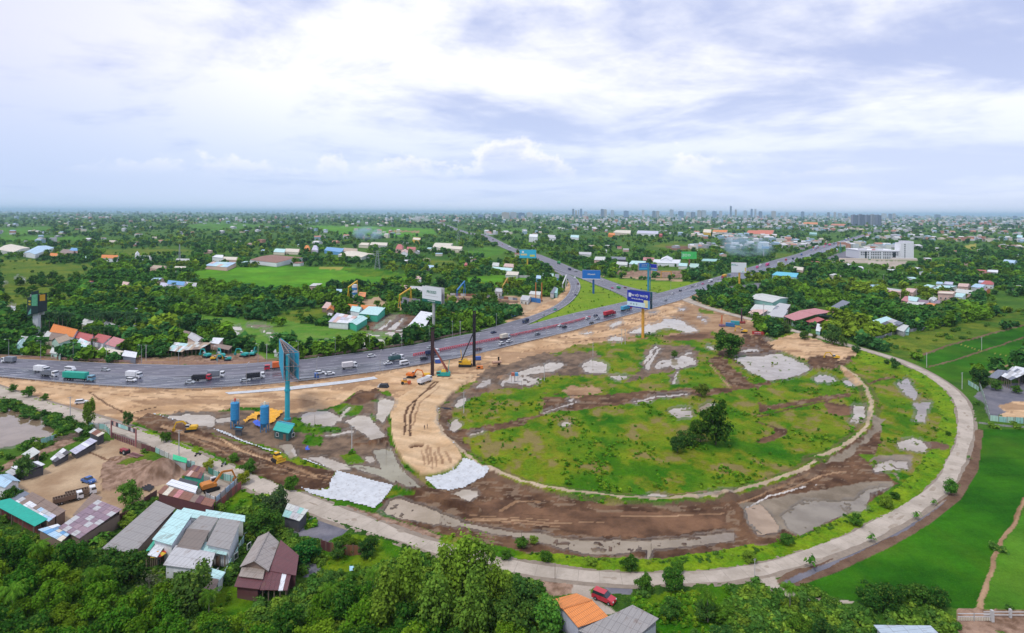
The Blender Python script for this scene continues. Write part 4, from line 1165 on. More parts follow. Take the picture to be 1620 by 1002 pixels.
HOUSES = [  # crop, eave corners, height, roof form, roof colour, wall colour, label, extras
 ('F1','615,492 812,518 1062,276 945,228',3.6,'m','grey','brown','long weathered grey sheet shed at the left of the bottom left compound',dict(name='shed',cat='shed',landmark='the long grey shed')),
 ('F1','920,437 1038,472 1170,306 1072,284',4.6,'m','lteal','white','tall white building with pale aqua roof beside the long grey shed',dict(win=2,landmark='the aqua roofed building')),
 ('F1','1068,288 1232,318 1262,282 1112,252',3.8,'m','lteal','white','pale aqua lean-to behind the tall white building',dict(name='lean_to',cat='shed')),
 ('F1','1240,298 1482,330 1484,300 1246,262',3.8,'m','lteal','pale','long pale aqua roof along the back of the bottom left compound',dict(name='shed',cat='shed')),
 ('F1','1122,378 1262,404 1322,322 1214,306',4.2,'m','grey','pale','grey roof with a pale strip between the aqua roofs',dict(win=1)),
 ('F1','1246,470 1388,500 1456,352 1330,332',4.3,'m','grey','white','white two level block with grey corrugated roof at the right of the compound',dict(win=3,landmark='the grey roofed white block')),
 ('F1','1070,482 1208,506 1268,402 1134,388',4.0,'m',(.20,.165,.14),'pale','brown grey roof in the middle of the compound',dict(win=1)),
 ('F1','986,592 1270,628 1302,536 1064,488',3.4,'m','lgrey','white','low grey roof at the front of the compound above the bare tree',dict(win=2)),
 ('F1','1212,504 1370,532 1392,486 1240,460',3.2,'m','lteal','white','small aqua canopy in front of the white two level block',dict(name='canopy',cat='canopy',open_=True)),
 ('F1','1236,642 1322,692 1366,642 1274,616',2.8,'m','lteal','white','aqua roofed corner store at the front right of the compound',dict(name='shed',cat='shed')),
 ('F1','1180,740 1300,752 1325,690 1235,672',2.6,'m','brown','brown','dark old roof half hidden by the tree at the compound corner',dict(name='shed',cat='shed')),
 ('F1','886,530 950,545 1006,476 950,460',2.8,'m','white','green','small white sheet porch over a green stall',dict(name='porch',cat='porch',open_=True)),
 ('F1','865,528 884,531 948,460 930,456',3.0,'m','green','green','narrow dark green canopy edge beside the white porch',dict(name='canopy',cat='canopy',open_=True)),
 ('F2','104,632 266,656 326,492 206,462',3.6,'gy',(.34,.30,.27),'brown','old house with a grey corrugated gable roof and rusty ridge',dict(rise=1.7,win=2,roofm=SHEET,landmark='the old grey gable house')),
 ('F2','270,654 420,680 436,588 334,500',3.2,'m','maroon','maroon','maroon sheet lean-to on the right of the old grey gable house',dict(name='lean_to',cat='shed',roofm=CLEAN)),
 ('F2','72,742 214,758 240,694 98,682',2.6,'m','maroon','maroon','maroon front roof below the old grey gable house',dict(name='lean_to',cat='shed',roofm=CLEAN)),
 ('F2','98,684 234,700 246,652 118,634',3.2,'m',(.33,.28,.24),'maroon','narrow grey brown roof strip between gable house and maroon front',dict(name='lean_to',cat='shed')),
 ('F2','218,762 372,766 396,682 240,664',2.5,'m','maroon','pale','maroon porch roof with one pale sheet at the front of the old house',dict(name='porch',cat='porch',panels=(6,1,['maroon','maroon','maroon','white']),open_=True)),
 ('F2','343,346 440,374 492,322 374,284',3.0,'m','pale','dark','small roadside kiosk with faded green roof and red back strip',dict(name='kiosk',cat='kiosk',panels=(5,2,['pale','pale','lgrey','teal']),landmark='the small roadside kiosk')),
 ('F1','-60,215 210,358 290,322 62,196',2.8,'m',(.02,.36,.27),'maroon','long bright green net roof along the red fence of the scrap yard',dict(name='shade_net',cat='shade net',roofm=CLOTH,open_=True)),
 ('F1','72,216 296,330 342,300 138,186',3.0,'m','lgrey','brown','patched shed of white, blue and grey sheets behind the green net',dict(name='shed',cat='shed',panels=(9,2,['white','lgrey','lblue','lilac','white','brown']))),
 ('F1','142,186 346,298 402,268 196,154',3.0,'m','brown','brown','brown cinder covered roof in the scrap yard',dict(name='shed',cat='shed',panels=(5,1,['brown',(.13,.10,.085),'brown']))),
 ('F1','230,378 372,452 436,404 350,352',2.7,'m','lblue','brown','blue and cream sheet roof at the corner of the red fence',dict(name='shed',cat='shed',panels=(5,2,['lblue','blue','cream','lblue','white']))),
 ('F1','352,366 480,434 740,282 592,224',3.2,'m','purple','brown','big shed of faded purple sheets with pale strips in the scrap yard',dict(name='shed',cat='shed',panels=(5,7,['purple','purple',(.32,.22,.25),'purple','lgrey']),landmark='the faded purple shed')),
 ('F1','440,290 520,330 620,205 560,180',2.8,'m','brown','brown','dark brown flat store beside the parked white trucks',dict(name='shed',cat='shed')),
 ('F1','-50,98 30,124 124,84 56,38',3.2,'gx','lblue','white','pale blue gabled shed at the left edge',dict(name='shed',cat='shed',roofm=SHEET)),
 ('F1','20,172 78,210 186,170 110,132',2.6,'m','slate','dark','black netting shelter beside the pale blue shed',dict(name='shelter',cat='shelter',roofm=CLOTH,open_=True)),
 ('F1','950,156 1282,240 1306,206 998,116',3.0,'m','rust','maroon','rusty corrugated roof along the front of the excavator compound',dict(name='shed',cat='shed',panels=(10,1,['rust','maroon','brown','pink','rust','cream']),landmark='the rusty compound roof')),
 ('F1','1004,102 1182,156 1198,122 1040,78',3.0,'m','white','white','clean white sheet roof inside the excavator compound',dict(name='shed',cat='shed',roofm=CLEAN)),
 ('F1','1104,48 1216,70 1246,16 1170,-4',3.0,'m','rust','green','rusty roof with pale patch at the gate end of the excavator compound',dict(name='shed',cat='shed',panels=(5,2,['rust','maroon','pink','rose','rust']))),
 ('F1','1066,100 1180,120 1200,96 1090,70',2.4,'m','dark','dark','black net roof inside the excavator compound',dict(name='shade_net',cat='shade net',roofm=CLOTH,open_=True)),
 ('A','702,624 778,660 834,636 748,598',3.0,'m','rust','dark','guard hut with a rusty red and cream roof at the yard gate',dict(name='hut',cat='hut',panels=(4,1,['rust','cream','rust','pale']),landmark='the guard hut')),
 ('A','590,608 622,628 656,608 624,592',2.2,'m','lgrey','dark','tiny grey shelter at the end of the timber stack',dict(name='shelter',cat='shelter',open_=True)),
 ('A','550,772 600,800 774,714 716,690',1.6,'m','white','dark','row of new white panels lying over low pens',dict(name='pen',cat='pen',panels=(1,6,['white','white','lilac']),roofm=CLEAN)),
 ('A','396,836 436,864 560,800 500,764',1.5,'m','white','dark','low pens half covered by white sheets',dict(name='pen',cat='pen',panels=(2,3,['white','dark','white','lgrey']),roofm=CLEAN)),
 ('A','84,898 190,944 360,896 300,866',2.4,'m','lgrey','dark','pale grey low shed at the left end of the pens',dict(name='shed',cat='shed',panels=(2,5,['lgrey','white','dark','white']))),
 ('A','170,800 240,830 320,790 262,752',2.6,'m','pale','dark','open hut with pale blue grey roof beside the teal fence',dict(name='hut',cat='hut',open_=True)),
 ('A','40,940 100,968 150,946 90,916',2.2,'m','lgrey','dark','small grey lean-to at the far left of the yard',dict(name='lean_to',cat='shed')),
 ('N3','522,570 772,630 866,578 604,512',4.5,'gx','orange','white','large house with bright orange tiled roof behind the roadside sheds',dict(win=4,rise=3.2,landmark='the orange roofed house')),
 ('N3','788,630 960,672 1010,622 850,590',3.8,'gx','red','white','red sheet roof joined to the orange roofed house',dict(roofm=SHEET,win=2)),
 ('N3','950,660 1090,694 1180,640 1040,610',3.8,'m','red','white','red sheet roof half hidden behind the palms',dict()),
 ('N3','1108,700 1212,732 1322,676 1200,642',3.8,'m','pink','white','pinkish red roof at the right end of the red roofed row',dict(landmark='the pinkish red roof')),
 ('N3','500,652 632,668 734,612 590,586',3.6,'gx','brown','cream','brown roofed house in front of the orange roofed house',dict(roofm=SHEET)),
 ('N3','534,668 622,694 752,648 656,622',4.2,'gy','tan','mint','mint green house with a tan roof and small dark windows',dict(roofm=SHEET,win=2,landmark='the mint green house')),
 ('N3','440,640 510,652 590,600 500,580',3.2,'m','pale','cream','pale roof to the right of the green and black billboard pole',dict()),
 ('N3','146,728 236,748 286,684 206,664',3.8,'gy','lteal','teal','aqua gabled shed at the left end of the roadside village',dict(name='shed',cat='shed',roofm=SHEET,landmark='the aqua gabled shed')),
 ('N3','280,678 350,692 420,640 340,628',3.2,'m','pale','cream','pale flat roof left of the round tree',dict()),
 ('N3','190,664 250,678 300,640 220,632',3.2,'m','pale','brown','small pale roof behind the aqua gabled shed',dict()),
 ('N3','524,792 640,812 694,772 574,754',3.0,'gx','pale','mint','low pale roofed shop by the highway verge',dict(name='shop',cat='shop',roofm=SHEET,win=2)),
 ('N3','800,700 900,742 956,706 850,654',3.4,'m','pale','white','patched pale roof behind the parked trucks',dict(panels=(4,3,['pale','lteal','white','pale']))),
 ('N3','640,748 730,766 780,724 690,712',3.0,'m','cream','brown','cream roof beside the dark palm',dict()),
 ('N3','1030,766 1276,812 1310,786 1070,742',3.0,'m','cream','brown','long cream open shed along the verge',dict(name='shed',cat='shed',open_=True,posts=7)),
 ('N3','1286,824 1436,846 1450,806 1312,784',3.2,'m','white','slate','white roofed shop at the right end of the roadside village',dict(name='shop',cat='shop',landmark='the white roofed shop')),
 ('N3','850,484 960,514 1016,474 930,454',3.6,'gx','pale','cream','pale green roof among the palms, the left one',dict(roofm=SHEET)),
 ('N3','1062,502 1158,546 1280,516 1180,474',3.6,'gx','pale','cream','wide pale green roof among the palms, the right one',dict(roofm=SHEET,landmark='the wide pale green roof')),
 ('N3','1366,536 1430,548 1480,524 1410,510',3.0,'m','pale','cream','small pale roof in the garden thicket',dict()),
 ('N3','1398,360 1442,376 1472,340 1416,332',3.2,'m','lilac','white','small whitish roof beyond the palm row',dict()),
 ('N3','1528,300 1610,322 1640,292 1545,270',3.4,'gx','brown','maroon','dark brown barn in the green thicket',dict(name='barn',cat='barn',roofm=RUSTY,landmark='the dark brown barn')),
 ('N3','1288,76 1330,90 1370,60 1300,48',3.2,'m','rose','rose','pinkish hut under an aqua sheet in the left woods',dict(name='hut',cat='hut')),
 ('N3','1290,244 1350,262 1370,236 1310,226',3.0,'m','lgrey','brown','grey hut roof in the thicket above the palms',dict(name='hut',cat='hut')),
 ('N4','644,292 745,352 842,322 724,254',4.2,'gx','lgrey','rose','grey white gabled workshop behind the teal excavators',dict(name='workshop',cat='workshop',roofm=SHEET,landmark='the gabled workshop')),
 ('N4','486,236 636,286 680,250 560,222',3.4,'m','brown','brown','brown low roof left of the gabled workshop',dict(name='shed',cat='shed')),
 ('N4','872,352 975,366 1030,322 920,316',3.8,'m','white','rose','white mono pitch shed right of the gabled workshop',dict(name='shed',cat='shed')),
 ('N4','430,432 590,452 690,388 512,368',3.2,'m','pale','dark','patched pale and tan open workshop roof beside the highway',dict(name='workshop',cat='workshop',panels=(6,3,['pale','tan','lteal','tan','white']),open_=True)),
 ('N4','600,432 780,420 900,374 650,362',3.4,'m','tan','dark','tan and white open workshop roof behind the green container',dict(name='workshop',cat='workshop',panels=(6,3,['tan','tan','pale','brown']),open_=True)),
 ('N4','900,392 1080,430 1120,400 960,372',3.2,'m','brown','dark','dark brown shed behind the row of teal diggers',dict(name='shed',cat='shed',open_=True)),
 ('N4','-40,452 100,478 112,462 0,442',3.0,'m','white','slate','white flat roof stall at the end of the garden',dict(name='stall',cat='stall')),
 ('N4','1552,452 1610,462 1640,440 1570,430',2.6,'m','lgrey','pale','small grey and white hut right of the diggers',dict(name='hut',cat='hut')),
 ('N4','30,190 100,206 150,190 80,174',2.8,'m','lblue','white','pale blue roof deep in the garden',dict()),
 ('N2','128,600 338,616 440,560 220,520',4.2,'m','lilac','white','white walled greenhouse shed with faded pink roof',dict(name='shed',cat='shed',panels=(5,3,['lilac','rose','lgrey','white']),landmark='the white walled shed')),
 ('N2','340,606 428,634 546,560 450,530',4.4,'gy','lteal','green','aqua roofed barn with dark green walls beside the fish ponds',dict(name='barn',cat='barn',roofm=SHEET,rise=.8)),
 ('N2','326,444 424,452 460,426 350,416',4.8,'gx','orange','white','small orange roof at the left of the factory yard',dict(rise=1.5)),
 ('N2','470,462 610,470 622,436 478,420',4.8,'gx','orange','white','long orange tiled roof behind the aqua factory hall',dict(rise=1.6,landmark='the long orange tiled roof')),
 ('N2','360,480 455,500 500,450 400,440',5,'gx','lteal','white','white pointed hall front between the two orange roofs',dict(name='hall',cat='hall',roofm=SHEET,rise=2.2)),
 ('N2','452,512 650,530 734,464 560,446',5.0,'m','lteal','green','wide aqua roofed factory hall',dict(name='factory',cat='factory',landmark='the aqua factory hall')),
 ('N2','968,642 1150,656 1240,522 1108,500',4.4,'m','white','dark','white flat roofed hall below the white advertising board',dict(name='hall',cat='hall',landmark='the white flat hall')),
 ('N2','120,528 165,536 175,518 130,512',3,'m','lgrey','brown','tiny grey hut at the thicket edge',dict(name='hut',cat='hut')),
 ('N2','60,450 170,462 215,420 110,402',3.4,'m','rose','brown','faded pink roof beside the blue tarpaulins',dict()),
 ('N2','108,478 186,480 196,448 130,440',3.2,'gy','orange','brown','small orange peaked roof beside the blue tarpaulins',dict(rise=2.0)),
 ('N2','210,296 270,300 275,266 215,264',3.8,'m','lblue','dark','pale blue roofed plant room at the wood edge',dict(name='shed',cat='shed')),
 ('N2','440,330 520,336 530,300 460,296',4.0,'m','orange','brown','orange sheet shelter below the yellow gantry',dict(name='shelter',cat='shelter',open_=True)),
 ('N2','985,262 1130,270 1150,236 1010,228',4.0,'gx','lgrey','white','pale grey long barn beyond the gravel yard',dict(name='barn',cat='barn',roofm=SHEET)),
 ('N2','1040,142 1110,148 1120,126 1050,120',4.0,'gx','rose','white','pinkish roof in the rice field trees',dict(roofm=SHEET)),
 ('N2','880,240 960,246 970,222 890,216',4.0,'gx','rose','brown','low rose roof beside the gravel yard',dict(roofm=SHEET)),
 ('N1','330,800 380,810 400,770 350,760',4.0,'h','red','rose','small shrine like hut with red hipped roof',dict(name='hut',cat='hut',landmark='the red hipped hut')),
 ('N1','935,368 1062,374 1078,348 955,340',4.0,'m','cream','lgrey','cream roofed store behind the long grey wall',dict(name='store',cat='store',landmark='the cream roofed store')),
 ('N1','785,300 990,330 1010,310 800,290',3.4,'m','lteal','pale','long pale aqua strip roof at the terrace',dict(name='shed',cat='shed')),
 ('N1','790,270 860,276 870,250 800,246',3.4,'m','pale','cream','cream roofed cottage, left one of a pair',dict()),
 ('N1','910,280 1020,288 1020,262 925,256',3.4,'m','rose','cream','rose roofed cottage, right one of a pair',dict()),
 ('N1','820,548 892,556 908,522 834,512',3.6,'f','lgrey','lgrey','flat grey site office in the piling yard',dict(name='office',cat='office',win=2)),
 ('N1','1088,630 1170,642 1202,606 1110,596',3.6,'m','lgrey','pale','pale office roof beside the blue hoarding',dict(name='office',cat='office',win=2)),
 ('N1','1180,570 1300,584 1310,560 1200,552',3.2,'m','pale','cream','pale yard roof behind the orange masts',dict(name='shed',cat='shed')),
 ('N1','1322,378 1442,386 1442,366 1330,362',4.2,'m','mint','green','mint roofed hall with green walls inside the slip road bend',dict(name='hall',cat='hall',landmark='the mint roofed hall')),
 ('N1','1255,404 1306,410 1310,388 1262,382',4.2,'m','lblue','blue','pale blue roofed booth inside the slip road bend',dict(name='booth',cat='booth')),
 ('N1','1450,400 1500,406 1500,372 1460,368',4.2,'m','slate','blue','blue container store inside the slip road bend',dict(name='store',cat='store')),
 ('N1','1405,560 1440,570 1478,520 1450,506',4.5,'m','slate','lgrey','slanted grey hopper shed beside the dirt track',dict(name='shed',cat='shed')),
 ('N1','1450,560 1478,564 1488,524 1464,516',4.5,'m','teal','teal','small teal hopper shed beside the dirt track',dict(name='shed',cat='shed')),
 ('M3','968,814 1218,864 1388,814 1112,766',5.0,'gx','pale','teal','wide pale roofed warehouse with teal walls',dict(name='warehouse',cat='warehouse',roofm=SHEET,rise=1.6,landmark='the pale roofed warehouse')),
 ('M3','980,940 1200,960 1300,900 1080,884',4.2,'gx','pale','white','pale gabled workshop beside the site entrance',dict(name='workshop',cat='workshop',roofm=SHEET)),
 ('M3','1200,930 1360,950 1410,900 1290,880',4.2,'m','lgrey','brown','grey roofed workshop behind the pale gabled one',dict(name='workshop',cat='workshop')),
 ('M3','1160,1000 1330,1020 1380,960 1230,945',3.8,'m','lgrey','white','low pale grey roof along the service road',dict(name='shed',cat='shed')),
 ('N6','490,100 610,130 700,90 560,70',3.6,'m','rose','dark','rose brown open shed with trucks beneath',dict(name='shed',cat='shed',open_=True)),
 ('N6','868,138 986,188 1402,92 1198,54',5.0,'gx','pink','teal','long open hall with a bright red roof beside the service road',dict(name='hall',cat='hall',roofm=SHEET,rise=1.2,open_=True,posts=5,landmark='the long red roofed hall')),
 ('N6','1100,190 1180,218 1300,190 1230,162',3.4,'m','red','maroon','low dark red roof in front of the long red roofed hall',dict(name='shed',cat='shed')),
 ('N6','1280,222 1372,220 1386,188 1310,178',3.4,'h','red','red','small square dark red hipped roof',dict(name='kiosk',cat='kiosk')),
 ('N6','1330,62 1450,72 1570,5 1490,-20',4.6,'m','slate','dark','blue grey open roof behind the long red roofed hall',dict(name='shed',cat='shed',open_=True,posts=5)),
 ('N6','1205,290 1250,300 1280,250 1220,232',2.8,'m','white','teal','white roofed teal kiosk beside the service road',dict(name='kiosk',cat='kiosk')),
 ('N7','-60,470 82,486 212,450 150,424',4.4,'m','lteal','green','aqua roofed repair garage, the left bay',dict(name='garage',cat='garage',open_=True,landmark='the aqua roofed garage')),
 ('N7','88,484 246,522 332,494 214,450',4.4,'m','dark','dark','dark roofed repair garage, the middle bay',dict(name='garage',cat='garage',open_=True,panels=(4,2,['dark','slate','lgrey','dark']))),
 ('N7','246,542 332,570 388,524 292,500',3.4,'m','pale','lgrey','pale roofed grey annex at the right of the garage',dict(name='annex',cat='shed')),
 ('N7','320,566 385,574 395,545 340,538',2.4,'m','teal','teal','small teal tank shelter at the garage corner',dict(name='shelter',cat='shelter')),
 ('N7','138,142 300,158 312,132 160,112',5.4,'f','rose','rose','two storey rose white house with a roof hut',dict(win=4,landmark='the rose white house')),
 ('N7','330,146 430,156 500,120 400,108',4.2,'gx','rose','rose','rose roofed cottage right of the rose white house',dict(roofm=SHEET,win=2)),
 ('N7','302,236 392,256 440,222 346,206',3.8,'m','pink','rose','pink roofed cottage in the eastern hamlet',dict(win=1)),
 ('N7','380,240 470,250 512,214 380,192',4.2,'gx','lteal','white','aqua roofed cottage in the eastern hamlet',dict(roofm=SHEET,win=2)),
 ('N7','350,286 490,312 560,276 380,262',3.4,'m','pale','brown','long pale roof at the front of the eastern hamlet',dict()),
 ('N7','480,262 590,276 620,246 520,234',3.6,'gx','purple','brown','purple roofed cottage in the eastern hamlet',dict(roofm=SHEET)),
 ('N7','590,236 650,248 690,216 612,208',4.6,'gy','pale','white','white gabled cottage beside the cream block',dict(roofm=SHEET,win=1)),
 ('N7','520,300 640,318 700,296 600,276',3.2,'m','orange','rose','orange and white low roof at the hamlet corner',dict()),
 ('N7','640,270 720,286 770,262 690,250',3.4,'m','purple','rose','dark purple low roof below the cream block',dict()),
 ('N7','690,166 852,176 880,150 704,144',8.5,'f','cream','rose','three storey cream block with a roof tower',dict(name='apartment_house',win=4,landmark='the cream three storey block')),
 ('N7','860,200 950,208 990,180 890,170',5.0,'m','lteal','white','aqua roof right of the cream block',dict()),
 ('N7','640,116 740,124 900,96 720,90',4.2,'m','lteal','pale','long pale aqua roof behind the cream block',dict()),
 ('N7','870,150 1040,172 1100,150 920,126',4.2,'gx','pale','rose','long pale gabled hall at the right of the cream block',dict(name='hall',cat='hall',roofm=SHEET)),
 ('N7','752,66 846,74 856,50 770,44',6.4,'f','lilac','lilac','lilac grey two storey house at the back of the hamlet',dict(win=2)),
 ('N7','672,60 740,66 750,46 690,42',4.4,'gx','lblue','white','blue grey roofed cottage at the back of the hamlet',dict(roofm=SHEET)),
 ('N7','900,90 1010,96 1040,66 930,60',4.2,'gx','rose','rose','rose roofed house at the back right of the hamlet',dict(roofm=SHEET,win=2)),
 ('N7','1040,92 1150,110 1200,84 1090,72',4.0,'m','lblue','white','pale blue roof at the back right of the hamlet',dict()),
 ('N7','1135,66 1280,72 1290,52 1180,48',4.6,'h','red','white','white villa with a bright red hipped roof',dict(name='villa',cat='villa',win=3,landmark='the red hipped villa')),
 ('N7','1100,132 1200,142 1250,116 1140,108',4.0,'gx','purple','orange','purple roofed orange cottage in front of the villa',dict(roofm=SHEET,win=1)),
 ('N7','1120,50 1180,56 1190,34 1130,30',5.0,'f','lilac','lilac','lilac box house left of the villa',dict(win=1)),
 ('P2','1376,238 1480,286 1660,232 1500,162',4.4,'m','lgrey','dark','grey sheet roof of the open shop at the right edge',dict(name='shop',cat='shop',open_=True,panels=(6,3,['lgrey','slate','white','lgrey']),landmark='the open shop at the right edge')),
 ('P2','1232,250 1330,268 1440,208 1340,196',3.6,'m','slate','dark','slate blue lean-to left of the open shop',dict(name='lean_to',cat='shed',open_=True)),
 ('P2','1480,162 1660,205 1690,180 1530,146',4.4,'m','white','dark','white rear roof of the open shop at the right edge',dict(name='shed',cat='shed',open_=True)),
 ('F3','592,822 762,972 934,912 752,780',3.6,'gy',(.78,.27,.07),'lilac','small house with bright orange tiled roof at the bottom edge',dict(win=0,rise=.9,roofm=TILE,panels=None,landmark='the orange roofed foreground house')),
 ('F3','762,990 1020,1090 1216,956 1068,878',3.2,'m','grey','lgrey','grey corrugated flat shed joined to the orange roofed foreground house',dict(name='shed',cat='shed')),
 ('F4','800,930 870,1010 1180,1030 1110,962',3.0,'m',(.42,.50,.56),'lgrey','blue grey sheet roof at the bottom edge under the trees',dict(name='shed',cat='shed')),
 ('F1','968,784 1100,846 1150,824 1010,778',2.4,'m','lblue','dark','low sheet with blue and green panels in the thicket below the compound',dict(name='shelter',cat='shelter',panels=(4,1,['pale','lteal','blue']))),
 ('L1','-20,300 84,318 190,290 70,266',7,'gx','cream','pale','big beige industrial hall at the far left',dict(name='hall',cat='hall',roofm=SHEET,landmark='the big beige hall')),
 ('L1','148,322 222,332 344,288 240,278',7,'gy','lblue','white','white industrial hall with a pale blue gabled roof',dict(name='hall',cat='hall',roofm=SHEET,landmark='the pale blue hall')),
 ('L1','640,354 744,358 756,340 652,338',6,'gx','orange','white','long white house with a vivid orange roof',dict(roofm=TILE,win=3,rise=3,landmark='the vivid orange roof')),
 ('L1','316,340 362,344 368,330 322,328',7,'gx','orange','cream','small white house with orange roof beside the pale blue hall',dict(rise=3)),
 ('L1','505,352 554,356 560,342 512,340',4,'gx','lteal','rose','aqua roofed cottage right of the pale blue hall',dict(roofm=SHEET)),
 ('L1','375,320 450,328 480,306 400,302',4,'m','brown','rose','brown roofed shed behind the pale blue hall',dict(name='shed',cat='shed')),
 ('L1','440,306 492,310 506,296 452,294',5,'m','blue','rose','bright blue sheet roof at the far left works',dict(name='shed',cat='shed')),
 ('L1','855,338 882,340 884,326 858,324',6,'gy','white','white','little white chapel like house with a pointed gable',dict(roofm=SHEET,rise=4,landmark='the little white gable house')),
 ('L1','884,352 960,356 966,346 890,344',4,'m','lgrey','white','flat grey row beside the little white gable house',dict()),
 ('L1','1058,518 1164,530 1184,512 1074,502',5.5,'gx','blue','white','white house with bright blue roof in the middle of the woods',dict(roofm=SHEET,win=4,landmark='the bright blue roof')),
 ('L1','1150,528 1240,538 1250,520 1160,510',4,'m','lgrey','lilac','grey annex right of the bright blue roof',dict()),
 ('L1','1010,536 1060,544 1070,522 1020,516',3.6,'m','lilac','white','lilac roofed annex left of the bright blue roof',dict()),
 ('L1','1300,402 1440,414 1500,388 1350,382',5,'m','lteal','rose','wide aqua and pink roof at the rice field corner',dict(name='shed',cat='shed',panels=(6,2,['lteal','rose','pale','lblue']),landmark='the aqua and pink roof')),
 ('L1','1115,372 1200,376 1205,362 1120,360',4,'f','lgrey','pale','flat pale block beside the lattice mast',dict()),
 ('L1','1345,350 1412,356 1416,338 1370,336',6,'f','white','white','white flat house at the edge of the rice field',dict(win=2)),
 ('L1','1412,364 1500,368 1510,350 1420,348',4,'gx','cream','rose','cream roofed row right of the white flat house',dict(roofm=SHEET)),
 ('L1','950,420 1040,428 1060,406 980,402',4,'gx','tan','rose','tan roofed farmhouse in the woods',dict(roofm=SHEET)),
 ('L1','1100,430 1170,432 1180,414 1110,412',3.6,'m','cream','white','cream shed in the woods right of the tan roofed farmhouse',dict(name='shed',cat='shed')),
 ('L2','-20,366 150,386 322,352 120,334',6,'gx','rust','white','long white walled warehouse with a rusty red roof',dict(name='warehouse',cat='warehouse',roofm=SHEET,rise=1.5,landmark='the rusty red warehouse')),
 ('L2','538,334 690,350 772,330 640,308',5,'gx','cream','pale','wide cream warehouse roof beyond the rice field',dict(name='warehouse',cat='warehouse',roofm=SHEET,landmark='the wide cream warehouse')),
 ('L2','452,306 560,318 580,298 470,288',6,'m','blue','blue','blue walled hall beyond the rice field',dict(name='hall',cat='hall')),
 ('L2','560,310 660,316 665,296 580,290',5,'gx','tan','pale','tan roofed hall right of the blue walled hall',dict(name='hall',cat='hall',roofm=SHEET)),
 ('L2','670,272 730,276 740,260 690,258',6,'f','cream','cream','cream flat block below the smoke',dict()),
 ('L2','740,272 850,276 856,258 760,254',6,'gx','cream','lgrey','long cream roofed school below the smoke',dict(name='school',cat='school',roofm=SHEET)),
 ('L2','130,316 200,320 215,298 150,294',5,'gx','lteal','cream','aqua roofed hall left of the cream row',dict(name='hall',cat='hall',roofm=SHEET)),
 ('L2','196,314 290,318 300,298 215,294',5,'gx','cream','cream','cream roofed row beyond the rusty warehouse',dict(roofm=SHEET)),
 ('L2','322,300 360,304 364,288 330,286',8,'h','orange','orange','orange hipped villa among the trees',dict(roofm=TILE)),
 ('L2','372,302 412,306 416,288 380,286',8,'h','lilac','lilac','lilac villa right of the orange hipped villa',dict()),
 ('L2','940,320 980,324 984,308 948,306',8,'gy','rose','white','white gabled villa in the roadside hamlet',dict(roofm=SHEET,rise=3)),
 ('L2','905,296 950,300 956,280 912,278',8,'h','red','rose','red roofed villa in the roadside hamlet',dict()),
 ('L2','975,298 1030,302 1036,286 980,284',6,'gx','red','rose','red roofed house beside the gabled villa',dict(roofm=SHEET)),
 ('L2','1012,238 1060,244 1064,228 1018,224',9,'f','cream','yellow','cream yellow three storey house in front of the far field',dict(landmark='the cream yellow house')),
 ('L2','1168,290 1320,302 1330,284 1200,276',7,'f','cream','cream','long cream two storey block left of the branch road',dict(name='school',cat='school',win=6,landmark='the long cream block')),
 ('L2','1140,284 1250,290 1270,262 1160,258',6,'gx','cream','pale','pale gabled hall behind the long cream block',dict(name='hall',cat='hall',roofm=SHEET)),
 ('L2','1095,416 1145,422 1150,404 1105,402',4,'gx','lblue','pale','pale blue roofed cottage left of the branch road',dict(roofm=SHEET)),
 ('L2','1340,398 1360,400 1362,388 1344,386',4,'h','red','red','tiny red pyramid roof left of the branch road',dict(name='pavilion',cat='pavilion')),
 ('L3','148,220 200,224 204,206 152,204',14,'f','white','white','white five storey house with a red fascia',dict(name='apartment_house',win=4,landmark='the white five storey house')),
 ('L3','262,226 316,230 320,212 268,208',8,'f','lgrey','white','white two storey villa with flat roof beyond the branch road',dict(win=3)),
 ('L3','410,222 462,226 466,210 416,208',7,'gx','lteal','white','aqua roofed villa beyond the branch road',dict(roofm=SHEET)),
 ('L3','680,192 790,200 794,180 700,178',10,'f','cream','cream','long cream school block in the town',dict(name='school',cat='school',win=8,landmark='the long cream school')),
 ('L3','830,196 965,202 970,184 840,180',9,'gx','lilac','white','long white and blue school block in the town',dict(name='school',cat='school',roofm=SHEET,win=8)),
 ('L3','650,206 690,210 694,198 655,196',8,'f','orange','orange','coral box shaped house in the town',dict()),
 ('L3', '972,208 992,212 994,202 976,200', 10, 'f', 'red', 'red', 'narrow red town house', dict()),
 ('L3','1310,188 1400,192 1410,178 1320,176',8,'gx','orange','cream','orange roofed hall in the town',dict(name='hall',cat='hall',roofm=TILE)),
 ('L3','1525,200 1690,206 1700,182 1540,178',8,'gx',(.6,.17,.09),'cream','big brick orange roof in the town',dict(name='hall',cat='hall',roofm=TILE,landmark='the big brick orange roof')),
 ('L3','1250,192 1300,196 1304,174 1256,172',12,'f','cream','yellow','yellow four storey house in the town',dict(win=3)),
 ('L3','870,368 940,372 944,354 876,352',5,'gx','pink','rose','pink roofed hall beyond the highway',dict(name='hall',cat='hall',roofm=SHEET)),
 ('L3','980,368 1050,372 1060,356 990,354',7,'gy','white','white','white temple like hall with a pointed front',dict(name='temple',cat='temple',roofm=SHEET,rise=5,landmark='the white pointed temple')),
 ('L3','930,384 1100,390 1110,370 940,368',5,'m','white','white','long white roof in front of the pointed temple',dict(name='hall',cat='hall')),
 ('L3','780,392 880,398 890,380 800,376',5,'m','lteal','pale','aqua roof behind the twin blue billboard',dict(name='shed',cat='shed')),
 ('L3','700,396 770,400 776,382 710,378',5,'gx','pale','pale','pale roof left of the twin blue billboard',dict(roofm=SHEET)),
 ('L3','460,330 540,334 546,320 470,318',5,'gx','lgrey','pale','grey roof row beyond the branch road, left one',dict(roofm=SHEET)),
